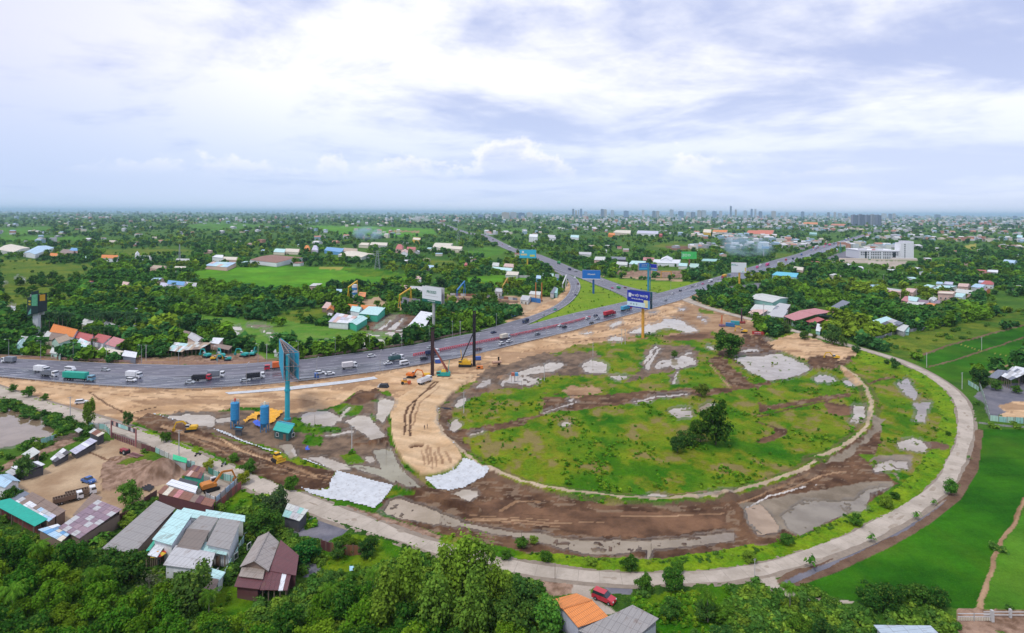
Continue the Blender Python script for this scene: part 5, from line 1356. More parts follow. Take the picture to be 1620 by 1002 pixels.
 ('L3','560,366 640,370 644,352 570,350',5,'m','pale','rose','pale roof row beyond the branch road, right one',dict()),
 ('L3','660,362 760,366 764,350 670,348',5,'gx','slate','dark','long dark roofed depot beyond the branch road',dict(name='depot',cat='depot',roofm=SHEET)),
 ('L3','1160,412 1225,418 1230,396 1170,394',5,'m','mint','pale','mint roofed yard shed right of the green billboard',dict(name='shed',cat='shed')),
 ('L3','1095,404 1150,408 1156,390 1100,388',5,'gx','lteal','pale','aqua yard shed below the green billboard',dict(name='shed',cat='shed',roofm=SHEET)),
 ('L3','1240,372 1350,378 1356,366 1250,364',5,'m','teal','pale','long teal roof between green and white billboards',dict(name='shed',cat='shed')),
 ('L4','80,444 230,460 245,440 110,430',4.5,'m',(.10,.50,.62),'lblue','bright turquoise flat roof beside the traffic queue',dict(name='hall',cat='hall',roofm=CLEAN,landmark='the turquoise roof')),
 ('L4','210,410 270,418 280,402 225,396',4,'gx','cream','rose','cream roofed shop behind the turquoise roof',dict(name='shop',cat='shop',roofm=SHEET)),
 ('L4','770,546 865,560 880,540 800,530',4,'gx','lgrey','rose','grey roofed farmhouse in the eastern woods',dict(roofm=SHEET)),
 ('L4','-10,182 90,188 95,172 0,170',7,'gx',(.6,.17,.09),'cream','brick orange roofed market hall in the town',dict(name='hall',cat='hall',roofm=TILE)),
 ('L4','0,250 64,254 66,244 4,242',9,'f','white','blue','blue and white hoarding shaped depot by the smoke',dict(name='depot',cat='depot')),
 ('L4','310,192 356,196 358,186 314,184',6,'gx','teal','teal','teal roofed hall in the far town',dict(name='hall',cat='hall',roofm=SHEET)),
 ('L4','270,132 360,136 362,124 280,122',9,'gx','orange','cream','orange roofed institute at the town edge',dict(name='school',cat='school',roofm=TILE)),
 ('L4','440,140 530,144 534,134 450,132',9,'gx',(.6,.2,.1),'rose','brick roofed institute left of the twin dark towers',dict(name='school',cat='school',roofm=TILE)),
 ('L4','1490,366 1560,372 1580,358 1510,352',4,'gx','lblue','lblue','light blue house at the far right',dict(roofm=SHEET)),
 ('L4','1395,426 1460,432 1462,418 1400,416',6,'f','white','white','white flat villa at the right of the eastern woods',dict(win=2)),
 ('L4','1325,426 1390,432 1392,420 1335,418',4,'gx','red','rose','red roofed cottage left of the white flat villa',dict(roofm=SHEET)),
 ('L4','1575,215 1610,218 1612,204 1578,202',10,'f','lteal','lblue','turquoise town house at the far right',dict()),
]
for crop, P, h, kind, rc, wc, lab, kw in HOUSES:
 house(crop, P, h, kind, rc, wc, lab, **kw)

# ------------------------------------------------------------------ hospital
def hospital():
 a, b = G(1359.5, 410), G(1423.5, 411)
 rz = math.atan2(b.y - a.y, b.x - a.x); Lx = (b - a).length; dp = 62.0; h = 15.0
 r = thing('hospital', 'unfinished long white hospital with a tall tower at its right end', 'hospital', a, rz)
 LAND.append(((a.x + b.x) / 2, a.y, 'the white hospital'))
 w = (.66, .67, .70)
 MB().box(0, Lx, 0, dp, 0, h).build('wall', WALL, r, color=w)
 MB().box(-.6, Lx + .6, -.6, dp, h, h + 1.0).build('cornice', WALL, r, color=(.72, .72, .75))
 MB().box(2,14,4,12,h + 1.0,h + 4).box(30,44,10,20,h + 1,h + 3.2).build('roof_house',WALL,r,color=(.62,.62,.66))
 MB().box(24, 29, 6, 9, h + 1.0, h + 2.2).build('red_tank', MATTE, r, color=(.5, .06, .06))
 me = MB().box(-.75,.75,-.25,.0,-1.2,1.2).mesh('window',[DARKG]); tall = MB().box(-.55,.55,-.25,0,-2.1,2.1).mesh('tall_window',[DARKG])
 n = 22
 for k in range(n):
  x = 2 + (Lx - 4) * (k + .5) / n
  if k in (5, 12, 19): continue
  for z in (8.4, 12.0): obj('window', me, r, loc=(x, 0, z))
  if 3 < k < 20: obj('tall_window', tall, r, loc=(x, 0, 3.2))
 for x0, x1 in ((Lx * .14, Lx * .18), (Lx * .83, Lx * .90)):
  MB().box(x0, x1, -.3, 0, 1.5, h - 1.5).build('curtain_wall', DARKG, r)
 t0, t1 = Lx + .1, Lx + 21
 MB().box(t0, t1, -4, 18, 0, 30).build('tower', WALL, r, color=(.70, .71, .73))
 MB().box(t0 - .8,t0,-4.4,18,0,27).box(t1,t1 + 2.5,2,16,0,33).build('fin',WALL,r,color=(.78,.79,.8))
 MB().box(t0 + 3, t1 - 2, 0, 12, 30, 33.5).build('lift_house', WALL, r, color=(.6, .6, .63))
 for k in range(8):
  MB().box(t0 + 5.5, t0 + 7.2, -4.25, -4, 2.5 + k * 3.4, 4.5 + k * 3.4).build('window', DARKG, r)
  MB().box(t1 + 2.5, t1 + 2.7, 5, 8, 2.5 + k * 3.4, 4.8 + k * 3.4).build('window', DARKG, r)
 MB().box(10, Lx + 24, -24, -23.6, 0, 2.4).build('boundary_wall', WALL, r, color=(.68, .60, .48))
 MB().box(Lx - 22, Lx + 18, -22, -14, 0, 4.2).build('gate_house', WALL, r, color=(.66, .60, .56))
 MB().box(-46, 6, -22, -21.5, 0, 2.6).build('boundary_wall', WALL, r, color=(.68, .60, .48))
 OCC.append([tuple(G(x, y)[:2]) for x, y in ((1335, 424), (1455, 424), (1455, 398), (1350, 398))])
hospital()

# ------------------------------------------------------------------ tower blocks and the skyline
def tower(px, base, wpx, top, depth, col, label, name='tower_block', bands=0, group=None, rz=0.0):
 g = G(px, base); s = mpp(base); w = wpx * s * math.sqrt(1 + 0) ; h = (base - top) * s
 r = thing(name, label, 'tower block', (g.x, g.y, 0), rz, group)
 mb = MB().box(-w / 2, w / 2, 0, depth, 0, h)
 mb.build('wall', WALL, r, color=col)
 MB().box(-w * .3, w * .1, depth * .3, depth * .7, h, h * 1.03 + 2).build('lift_house', WALL, r, color=col)
 if bands:
  g_ = MB()
  for k in range(bands):
   x0 = -w / 2 + w * (k + .3) / bands
   g_.box(x0, x0 + w / bands * .45, -.4, 0, 3, h - 2)
  g_.build('window_band', DARKG, r)
  s_ = MB()
  for k in range(int(h / 3.4)):
   s_.box(-w / 2 - .1, w / 2 + .1, -.6, -.42, 3.2 + k * 3.4, 3.9 + k * 3.4)
  s_.build('balcony', WALL, r, color=tuple(min(1, c * 1.5) for c in col))
 return r

for k, (x, w) in enumerate(((1353.5, 9), (1364, 9.5), (1374.5, 6), (1383, 8), (1391.5, 7))):
 tower(x, 357.5 - (k % 2) * .6, w, 338 - (k % 2), 30, (.22, .26, .34) if k != 3 else (.34, .37, .42),
          'dark glass tower, %s of the five dark towers behind the hospital' % ['leftmost','second from the left','middle one','second from the right','rightmost'][k],bands=4,group='dark towers behind the hospital')
ref = [(697,343,5,339),(760,345,8,341),(772,345,9,340.5),(783,346,8,340),(800,346.5,12,337),(812,346.5,10,336.5),(825,346.5,10,337.5),(838,346.5,9,337),
       (907,341,3,330.5),(911.5,341,2.5,333),(915.5,341,2,332),(919.5,341,3,330.5),(927,341,5,335),(953,341,4.5,330.5),(958,341,4.5,331),(969,341,5,332),(991,341,8,333),(1018,341,3,331.5),
       (1035,342,5,333),(1041,342,5,333),(1063,341,6,330),(1078,341,9,333),(1090,342.5,7,335),(1097,342.5,7,334.5),(1107,341.5,6,331),(1114,341.5,8,331),(1131,342,7,332.5),(1141,342,4,332),
       (1157,342,1.6,322),(1165,342,2,329),(1180,342,5,331),(1190,342,2,327.5),(1196,342,1.6,328),(1204,342,5,332.5),(1225,342,7,331.5),(1246,342,4,334),(1271,342,4,332),(1290,342,3,335),
       (1312,342.5,3,333.5),(1322,342.5,2,333),(1330,343,5,335),(1340,343,4,335.5),(1400,346,8,335),(1410,347,4,336),(1416,346,3,335),(1436,343,4,338),(1450,343,6,338.5),(1470,344,5,339),(1485,344,10,337),(1520,344.5,12,339.5),(1534,344.5,6,339.5),(1608,345.5,5,339)]
TENS = ['', '', 'twenty', 'thirty', 'forty', 'fifty']
UN = 'zeroth first second third fourth fifth sixth seventh eighth ninth tenth eleventh twelfth thirteenth fourteenth fifteenth sixteenth seventeenth eighteenth nineteenth'.split()

def ordn(k):
 return UN[k] if k < 20 else ({2: 'twentieth',3: 'thirtieth',4: 'fortieth',5: 'fiftieth'}[k // 10] if k % 10 == 0 else TENS[k // 10] + '-' + UN[k % 10])

def nth(k):
 return ordn(k + 1) + ' from the left'

word = ['pale', 'grey', 'bluish', 'sand coloured', 'whitish']
tc_ = [(.42, .45, .50), (.16, .19, .25), (.16, .22, .34), (.42, .38, .33), (.5, .5, .52)]
for k, (x, b, w, t) in enumerate(ref):
 b = max(b, HY + .0049 * (x - 810) + 6.5); t -= .6
 c = k * 7 % 5
 h_ = b - t
 size = 'very slender tall' if w < 2.2 and h_ > 9 else 'slender' if w < 4 else 'broad' if w > 7 else 'medium'
 tower(x,b,w,t,60,tc_[c],'%s %s tower, %s along the hazy city skyline' % (size,word[c],nth(k)),group='towers of the distant skyline')

def town():
 """the far town as a mass of small blocks nobody could count"""
 rr = random.Random(5)
 cols = [(.62,.62,.62),(.5,.5,.52),(.6,.52,.42),(.45,.22,.16),(.30,.42,.50),(.55,.57,.6),(.35,.36,.38),(.66,.60,.50)]
 mbs = [MB() for _ in cols]
 n = 0
 for _ in range(9000):
  px = rr.uniform(-60, 1680)
  t = rr.random()
  py = HY + .0049 * (px - 810) + (2.2 + 14 * t ** 1.3 if rr.random() < .55 else 4 + 52 * t)
  dense = 1.0 if px > 1120 else .75 if px > 860 else .36 if px > 560 else .2
  if py > 372 and px < 860: dense *= .35
  if rr.random() > dense: continue
  g = G(px, py)
  if any(abs(g.x - o[0][0]) < 60 and abs(g.y - o[0][1]) < 60 and False for o in OCC): continue
  cl = vn(np.array([g.x / 260]), np.array([g.y / 330]), 9)[0]
  if cl < .42 + (0 if px > 900 else .10): continue
  if not free(g.x, g.y, 8): continue
  s = mpp(py)
  w = rr.uniform(6,14) * (1 + g.y / 6500); d = rr.uniform(8,18) * (1 + g.y / 9000); h = rr.choice((3.5,4,4.5,7,7,10)) * (1 + g.y / 14000)
  if g.y > 4500: h *= rr.choice((1, 1, 1.6, 2.6))
  a = rr.uniform(-.5, .5); ca, sa = math.cos(a), math.sin(a)
  P = [(g.x + x * ca - y * sa,g.y + x * sa + y * ca) for x,y in ((-w / 2,0),(w / 2,0),(w / 2,d),(-w / 2,d))]
  k = rr.randrange(len(cols)); kr = rr.choice((k, k, 3, 0, 4, 0))
  mbs[k].hexa([(x, y, 0) for x, y in P], [(x, y, h) for x, y in P])
  rf = mbs[kr]
  if rr.random() < .6:
   m0 = ((P[0][0] + P[3][0]) / 2,(P[0][1] + P[3][1]) / 2,h + w * .2); m1 = ((P[1][0] + P[2][0]) / 2,(P[1][1] + P[2][1]) / 2,h + w * .2)
   rf.add([(*P[0],h + .05),(*P[1],h + .05),(*P[2],h + .05),(*P[3],h + .05),m0,m1],[(0,1,5,4),(2,3,4,5),(1,2,5),(3,0,4)])
  else:
   rf.hexa([(x, y, h + .05) for x, y in P], [(x, y, h + .5) for x, y in P])
  n += 1
 tm = [mat('town %d' % i, c, .8, var=.08) for i, c in enumerate(cols)]
 big = MB()
 for i, m_ in enumerate(mbs):
  o = len(big.v); big.v += m_.v
  for f in m_.f: big.f.append(tuple(o + q for q in f)); big.mi.append(i)
 o = big.build('distant_town', tm)
 tag(o, 'mass of small pale and tile roofed houses spreading to the horizon', kind='stuff')
 print('town', n)

def cottages():
 rr = random.Random(21); n = 0; jobs = []
 for _ in range(900):
  px,py = rr.choice(((rr.uniform(0,720),rr.uniform(384,470)),(rr.uniform(1230,1615),rr.uniform(395,462)),(rr.uniform(640,1150),rr.uniform(385,425))))
  g = G(px, py); i = (abs(GY[:, 0] - g.y)).argmin(); j = (abs(GX[i] - g.x)).argmin()
  if GNAMES[GID[i, j]] != 'land' or not free(g.x, g.y, 9): continue
  if any(math.hypot(a[0].x - g.x, a[0].y - g.y) < 24 for a in jobs): continue
  jobs.append((g, px, py)); n += 1
  if n >= 55: break
 jobs.sort(key=lambda a: a[1])
 for k, (g, px, py) in enumerate(jobs):
  w, d, h = rr.uniform(7, 13), rr.uniform(8, 14), rr.uniform(3.4, 5)
  rn = rr.choice(['lgrey','pale','rust','lblue','lteal','rose','white','red']); wn = rr.choice(['white','cream','rose','lgrey'])
  q = [PIX(g.x + a,g.y + b,h) for a,b in ((-w / 2,-d / 2),(w / 2,-d / 2 + 1),(w / 2 + 1,d / 2),(-w / 2,d / 2))]
  nm = dict(lgrey='grey',pale='pale',rust='rusty',lblue='light blue',lteal='aqua',rose='rose',white='white',red='red')[rn]
  house('O',' '.join('%f,%f' % p for p in q),h,rr.choice(['gx','gy','m']),rn,wn,'cottage with %s roof, %s of the scattered ones' % (nm,nth(k)),name='cottage',cat='cottage',roofm=SHEET,group='cottages scattered in the woods')

HW_POLY = [list(WN) + list(WF)[::-1], list(WA) + list(WB)[::-1], list(RA) + list(RB)[::-1]]
_LWA = np.array([p[:2] for p in LW])

def pip(P, x, y):
 r = False
 for k in range(len(P)):
  x1, y1 = P[k]; x2, y2 = P[k - 1]
  if (y1 > y) != (y2 > y) and x < (x2 - x1) * (y - y1) / (y2 - y1) + x1: r = not r
 return r

BB = {}

def free(x, y, rad_=3.0, bld=True):
 """is this spot clear of roads and buildings"""
 for P in HW_POLY:
  b = BB.get(id(P))
  if b is None:
   b = BB[id(P)] = (min(p[0] for p in P), max(p[0] for p in P), min(p[1] for p in P), max(p[1] for p in P))
  if b[0] < x < b[1] and b[2] < y < b[3]:
   for dx, dy in ((0, 0), (rad_, 0), (-rad_, 0), (0, rad_), (0, -rad_)):
    if pip(P, x + dx, y + dy): return False
 if y < 600 and np.min(np.hypot(_LWA[:, 0] - x, _LWA[:, 1] - y)) < 4 + rad_: return False
 if bld:
  for P in OCC:
   b = BB.get(id(P))
   if b is None:
    b = BB[id(P)] = (min(p[0] for p in P), max(p[0] for p in P), min(p[1] for p in P), max(p[1] for p in P))
   if b[0] - rad_ < x < b[1] + rad_ and b[2] - rad_ < y < b[3] + rad_:
    for dx, dy in ((0, 0), (rad_ * .7, 0), (-rad_ * .7, 0), (0, rad_ * .7), (0, -rad_ * .7)):
     if pip(P, x + dx, y + dy): return False
 return True
cottages()
town()
# ------------------------------------------------------------------ advertising boards
def lettering(parent, text, size, loc, rz, col, name='lettering', bold=0.0):
 cu = bpy.data.curves.new(name,'FONT'); cu.body = text; cu.size = size; cu.align_x = 'CENTER'; cu.align_y = 'CENTER'; cu.extrude = .03; cu.offset = bold
 cu.materials.append(mat('print %s' % (col,), CC[col] if isinstance(col, str) else col, .6, var=.02))
 o = bpy.data.objects.new(name, cu); COL.objects.link(o)
 me = bpy.data.meshes.new_from_object(o.evaluated_get(bpy.context.evaluated_depsgraph_get())); me.materials.clear(); me.materials.append(cu.materials[0])
 bpy.data.objects.remove(o); o = obj(name, me, parent)
 o.location = loc; o.rotation_euler = (math.pi / 2, 0, rz)
 return o

def billboard(label,base,x0,x1,yt,yb,col,pole,tw=0.0,texts=(),marks=(),polew=1.4,back=None,group=None,lm=None):
 """base pixel of the pole; panel pixels; tw: how many metres nearer the right edge stands"""
 g = G(*base); s = mpp(base[1] + .0); d = g.y
 X0, X1 = (x0 - CX) / F * (d + tw / 2), (x1 - CX) / F * (d - tw / 2)
 z0, z1 = (base[1] - yb) * d / F, (base[1] - yt) * d / F
 r = thing('billboard', label, 'billboard', (g.x, g.y, 0), 0, group)
 LAND.append((g.x, g.y, lm or 'the billboard'))
 MB().cyl((0,0,0),(0,0,z1 - 1),polew / 2,polew / 2,12).cyl((0,0,z0 * .5),(0,0,z0 * .5 + .35),polew / 2 + .15,None,12).build('pole',MATTE,r,color=pole)
 a, b = Vector((X0 - g.x, tw / 2, 0)), Vector((X1 - g.x, -tw / 2, 0))
 u = (b - a).normalized(); n = Vector((u.y,-u.x,0)); rz = math.atan2(u.y,u.x); L = (b - a).length; Hh = z1 - z0
 off = n * (polew / 2 + .35)
 P = lambda t, z, o=0: a + u * L * t + off + n * o + Vector((0, 0, z0 + Hh * z))
 MB().hexa([P(0,0,-.2),P(1,0,-.2),P(1,0,0),P(0,0,0)],[P(0,1,-.2),P(1,1,-.2),P(1,1,0),P(0,1,0)]).build('panel',mat('panel %s' % (col,),CC[col] if isinstance(col,str) else col,.5,var=.05,scale=.1),r)
 fr = MB()
 for k in range(7):
  t = k / 6; fr.bar(P(t,0,-.3),P(t,1,-.3),.15); fr.bar(P(t,.1,-.3),P(t,.5,-.3) - n * 2.2,.1); fr.bar(P(t,.9,-.3),P(t,.5,-.3) - n * 2.2,.1)
 for z in (.02, .5, .98): fr.bar(P(0, z, -.3), P(1, z, -.3), .18)
 fr.bar(P(0, .5, -2.4), P(1, .5, -2.4), .2)
 fr.build('frame', STEEL, r)
 if back: 
  q = [P(0, 0, -2.6), P(1, 0, -2.6), P(1, 0, -2.8), P(0, 0, -2.8)]
  MB().hexa(q,[p + Vector((0,0,Hh)) for p in q]).build('rear_panel',mat('panel %s' % (back,),CC[back] if isinstance(back,str) else back,.6),r)
 for (t0, t1, za, zb, c) in marks:
  e = MB().hexa([P(t0,za,.0),P(t1,za,.0),P(t1,za,.04),P(t0,za,.04)],[P(t0,zb,.0),P(t1,zb,.0),P(t1,zb,.04),P(t0,zb,.04)])
  e.build('printed_field', mat('print %s' % (c,), CC[c] if isinstance(c, str) else c, .6, var=.1), r)
 for tx, t, z, sz, c in texts:
  p = P(t, z, .10); lettering(r, tx, sz * Hh, p, rz, c, bold=.02)
 return r

billboard('white advertising board lettered PRODEZI with a green footer on a grey pole',(686,525),671,701,454,478.5,'white',(.42,.42,.40),14,[('PRODEZI',.5,.66,.24,(.03,.20,.12)),('www.prodezi.com',.5,.10,.10,'white')],
          [(0,1,0,.18,(.01,.13,.09)),(.15,.85,.40,.43,'lgrey')],1.9,'lgrey',lm='the white lettered billboard')
billboard('royal blue advertising board lettered in white on a tall orange pole',(1017,535),995,1030.5,460.5,487,(.012,.03,.36),(.68,.34,.05),13,[('TÂN VIỆT PHÁT',.47,.72,.17,'white'),('Kiến tạo giá trị bền vững',.45,.52,.08,'white'),('9',.88,.70,.26,'white')],
          [(0,.8,.06,.33,(.55,.72,.80)),(.74,.92,.06,.50,(.68,.62,.30)),(.92,1,.0,.5,'blue'),(.06,.17,.60,.84,(.60,.66,.80)),(.15,.2,.15,.25,'slate'),(.27,.32,.15,.25,'green'),(.40,.45,.15,.25,'slate')],1.9,(.02,.10,.14),lm='the royal blue billboard')
billboard('sky blue advertising board with yellow lettering on a yellow pole',(834.5,427),822.5,848.5,395.3,408.5,(.04,.45,.66),(.62,.42,.04),2,[('CHILLAX',.25,.42,.2,(.8,.55,.1))],[(.08,.45,.32,.52,(.70,.66,.40)),(.62,.92,.18,.42,(.6,.6,.1)),(.14,.26,.62,.85,'white')],2.0,'lgrey',lm='the sky blue billboard')
billboard('deep blue advertising board with white script and white hem on a navy pole',(938.8,464.6),921.8,950.3,427.5,441.8,(.01,.15,.52),(.02,.10,.30),3,[('Alluwest',.5,.55,.24,'white')],[(0,1,0,.06,'white')],2.0,'lgrey',lm='the deep blue billboard')
billboard('left half of the twin blue billboard on a teal pole beyond the grass median',(1025.5,460.5),1010.8,1026,416.2,427.5,(.02,.16,.48),(.03,.26,.38),-4,[('KHU ĐÔ THỊ',.5,.72,.14,'white')],[(0,1,.1,.32,(.08,.42,.62)),(.2,.9,.5,.53,'lblue')],2.0,'lgrey',lm='the twin blue billboard')
billboard('right half of the twin blue billboard with a white swoosh',(1028.5,460),1028.5,1039.8,418,428.3,(.015,.03,.36),(.03,.26,.38),6,[],[(0,1,.28,.42,'lgrey'),(0,1,0,.2,'blue')],.8,'lgrey',lm='the right half of the twin billboard')
billboard('bright green advertising board with white discs on a red brown pole',(1090.5,423),1078.6,1102,398.5,409.7,(.06,.48,.10),(.26,.08,.07),1,[('ZO',.2,.5,.5,'white'),('O',.5,.5,.45,'white'),('J',.82,.5,.5,(.02,.2,.1))],[],2.2,'green',lm='the green billboard')
billboard('white advertising board with small green letters on a yellow pole',(1169.6,459),1157.2,1181,415.5,431.2,'white',(.62,.36,.04),4,[('BCG',.16,.76,.22,(.02,.35,.28)),('LAND',.36,.72,.10,'slate')],[(.9,.97,.12,.5,'yellow'),(.72,.82,.02,.14,'teal')],2.0,'rust',lm='the white blank billboard')
billboard('white and blue advertising board near the smoke',(1208,408),1198.8,1216.6,384,393.5,(.58,.68,.74),(.4,.4,.4),0,[('A',.4,.5,.4,'blue')],[(.35,1,.02,.35,'blue')],1.8,'lgrey',lm='the small white and blue billboard')

def v_board():
 g = G(454.5, 664)
 r = thing('billboard','tall teal billboard with open steel back trusses on a teal pole','billboard',(g.x,g.y,0))
 LAND.append((g.x, g.y, 'the teal billboard pole'))
 MB().cyl((0,0,0),(0,0,25),.95,.8,14).cyl((0,0,11),(0,0,11.6),1.15,None,14).cyl((0,0,0),(0,0,.6),1.3,None,14).build('pole',MATTE,r,color=(.03,.38,.46))
 p0, p1, p2 = Vector((-12.5, 24, 0)), Vector((-.9, -1.5, 0)), Vector((4.8, -1.0, 0))
 z0, z1 = 15.4, 26.2
 tm, fm = mat('teal canvas', (.02, .36, .55), .6, var=.06), STEEL
 for a, b, nm in ((p0, p1, 'left_panel'), (p0 + Vector((.6, 0, 0)), p2, 'right_panel')):
  n = Vector(((b - a).y, -(b - a).x, 0)).normalized() * .12
  MB().hexa([a - n + Vector((0,0,z0)),b - n + Vector((0,0,z0)),b + n + Vector((0,0,z0)),a + n + Vector((0,0,z0))],[a - n + Vector((0,0,z1)),b - n + Vector((0,0,z1)),b + n + Vector((0,0,z1)),a + n + Vector((0,0,z1))]).build(nm,tm,r)
 u = (p1 - p0); n = Vector((u.y, -u.x, 0)).normalized() * -.16
 MB().hexa(*[[p0 + u * t + n * q + Vector((0,0,z)) for t,q in ((.30,1),(.92,1),(.92,1.2),(.30,1.2))] for z in (z0 + .6,z0 + 2.6)]).build('white_band',mat('print white2',(.7,.72,.72),.6),r)
 n2 = n.normalized() * .3 
 fr = MB(); rr = random.Random(2)
 for i in range(9):
  t = i / 8; a, b = p0.lerp(p1, t), (p0 + Vector((.6, 0, 0))).lerp(p2, t)
  for z in (z0, (z0 + z1) / 2, z1 - .1): fr.bar(a + Vector((0, 0, z)), b + Vector((0, 0, z)), .16)
  for q in (a, b, a.lerp(b, .33), a.lerp(b, .66)): fr.bar(q + Vector((0, 0, z0)), q + Vector((0, 0, z1)), .14)
  fr.bar(a + Vector((0,0,z0)),b + Vector((0,0,(z0 + z1) / 2)),.1); fr.bar(b + Vector((0,0,(z0 + z1) / 2)),a + Vector((0,0,z1)),.1); fr.bar(b + Vector((0,0,z0)),a + Vector((0,0,(z0 + z1) / 2)),.1)
 for t in (.0, .33, .66, 1):
  a0, b0 = p0.lerp(p0, t), p1.lerp(p2, t)
  for z in (z0, (z0 + z1) / 2, z1): fr.bar(a0 + Vector((0, 0, z)), b0 + Vector((0, 0, z)), .18)
 fr.build('truss', mat('rusty steel', (.30, .22, .20), .7), r)
v_board()

def box_board():
 g = G(58, 530)
 r = thing('billboard','dark box shaped billboard with green and yellow pictures on a wide grey column','billboard',(g.x,g.y,0))
 LAND.append((g.x, g.y, 'the dark box billboard'))
 MB().box(-1.7, 1.7, -1.2, 1.2, 0, 14).build('column', MATTE, r, color=(.50, .52, .55))
 dk = mat('print night', (.012, .03, .035), .5, var=.3)
 for nm,x0,y0,x1,y1,a,b in (('left_panel',-5.4,-1.0,-1.4,-2.6,12,24),('front_panel',-1.4,-2.7,2.6,-2.2,13.5,28),('right_panel',2.7,-2.2,5.3,1.2,14.5,26)):
  MB().hexa([(x0,y0,a),(x1,y1,a + .6),(x1,y1 + .5,a + .6),(x0,y0 + .5,a)],[(x0,y0,b),(x1,y1,b + 1),(x1,y1 + .5,b + 1),(x0,y0 + .5,b)]).build(nm,dk,r)
 MB().hexa([(-1.1,-2.85,19),(2.3,-2.42,19),(2.3,-2.32,19),(-1.1,-2.75,19)],[(-1.1,-2.85,26),(2.3,-2.42,26.5),(2.3,-2.32,26.5),(-1.1,-2.75,26)]).build('green_picture',mat('print lime',(.10,.36,.20),.5,var=.3,scale=1),r)
 MB().hexa([(3.2,-1.75,22),(4.9,.5,22),(4.9,.62,22),(3.2,-1.6,22)],[(3.2,-1.75,26),(4.9,.5,26),(4.9,.62,26),(3.2,-1.6,26)]).build('yellow_picture',mat('print amber',(.62,.34,.02),.5),r)
 for z in (19.4,21.3): MB().hexa([(-4.0,-1.72,z),(-2.0,-2.5,z),(-2.0,-2.4,z),(-4.0,-1.6,z)],[(-4.0,-1.72,z + 1.1),(-2.0,-2.5,z + 1.1),(-2.0,-2.4,z + 1.1),(-4.0,-1.6,z + 1.1)]).build('yellow_lettering',mat('print gold',(.5,.42,.04),.5,var=.4,scale=2),r)
 MB().hexa([(-4.6,-1.5,13),(-1.5,-2.75,14),(-1.5,-2.65,14),(-4.6,-1.4,13)],[(-3.5,-1.95,15.4),(-1.5,-2.75,17.4),(-1.5,-2.65,17.4),(-3.5,-1.85,15.4)]).build('pale_picture',mat('print pale',(.12,.34,.30),.5,var=.5,scale=1.2),r)
 MB().box(-4.5, 4.5, .2, .5, 13, 26).build('frame', STEEL, r)
box_board()

# ------------------------------------------------------------------ vehicles
def wheels(root, xs, w, r):
 me = MB().cyl((0,-.14,0),(0,.14,0),r,None,10).mesh('wheel',[RUBBER]); h = MB().cyl((0,-.15,0),(0,.15,0),r * .45,None,8).mesh('rim',[STEEL])
 for x in xs:
  for s in (-1, 1):
   o = obj('wheel', me, root, loc=(x, s * w, r)); obj('rim', h, o)

def lights(root, x, w, z):
 me = MB().box(-.05, .05, -.14, .14, -.09, .09).mesh('headlight', [CHROME])
 for s in (-1, 1): obj('headlight', me, root, loc=(x, s * w, z))

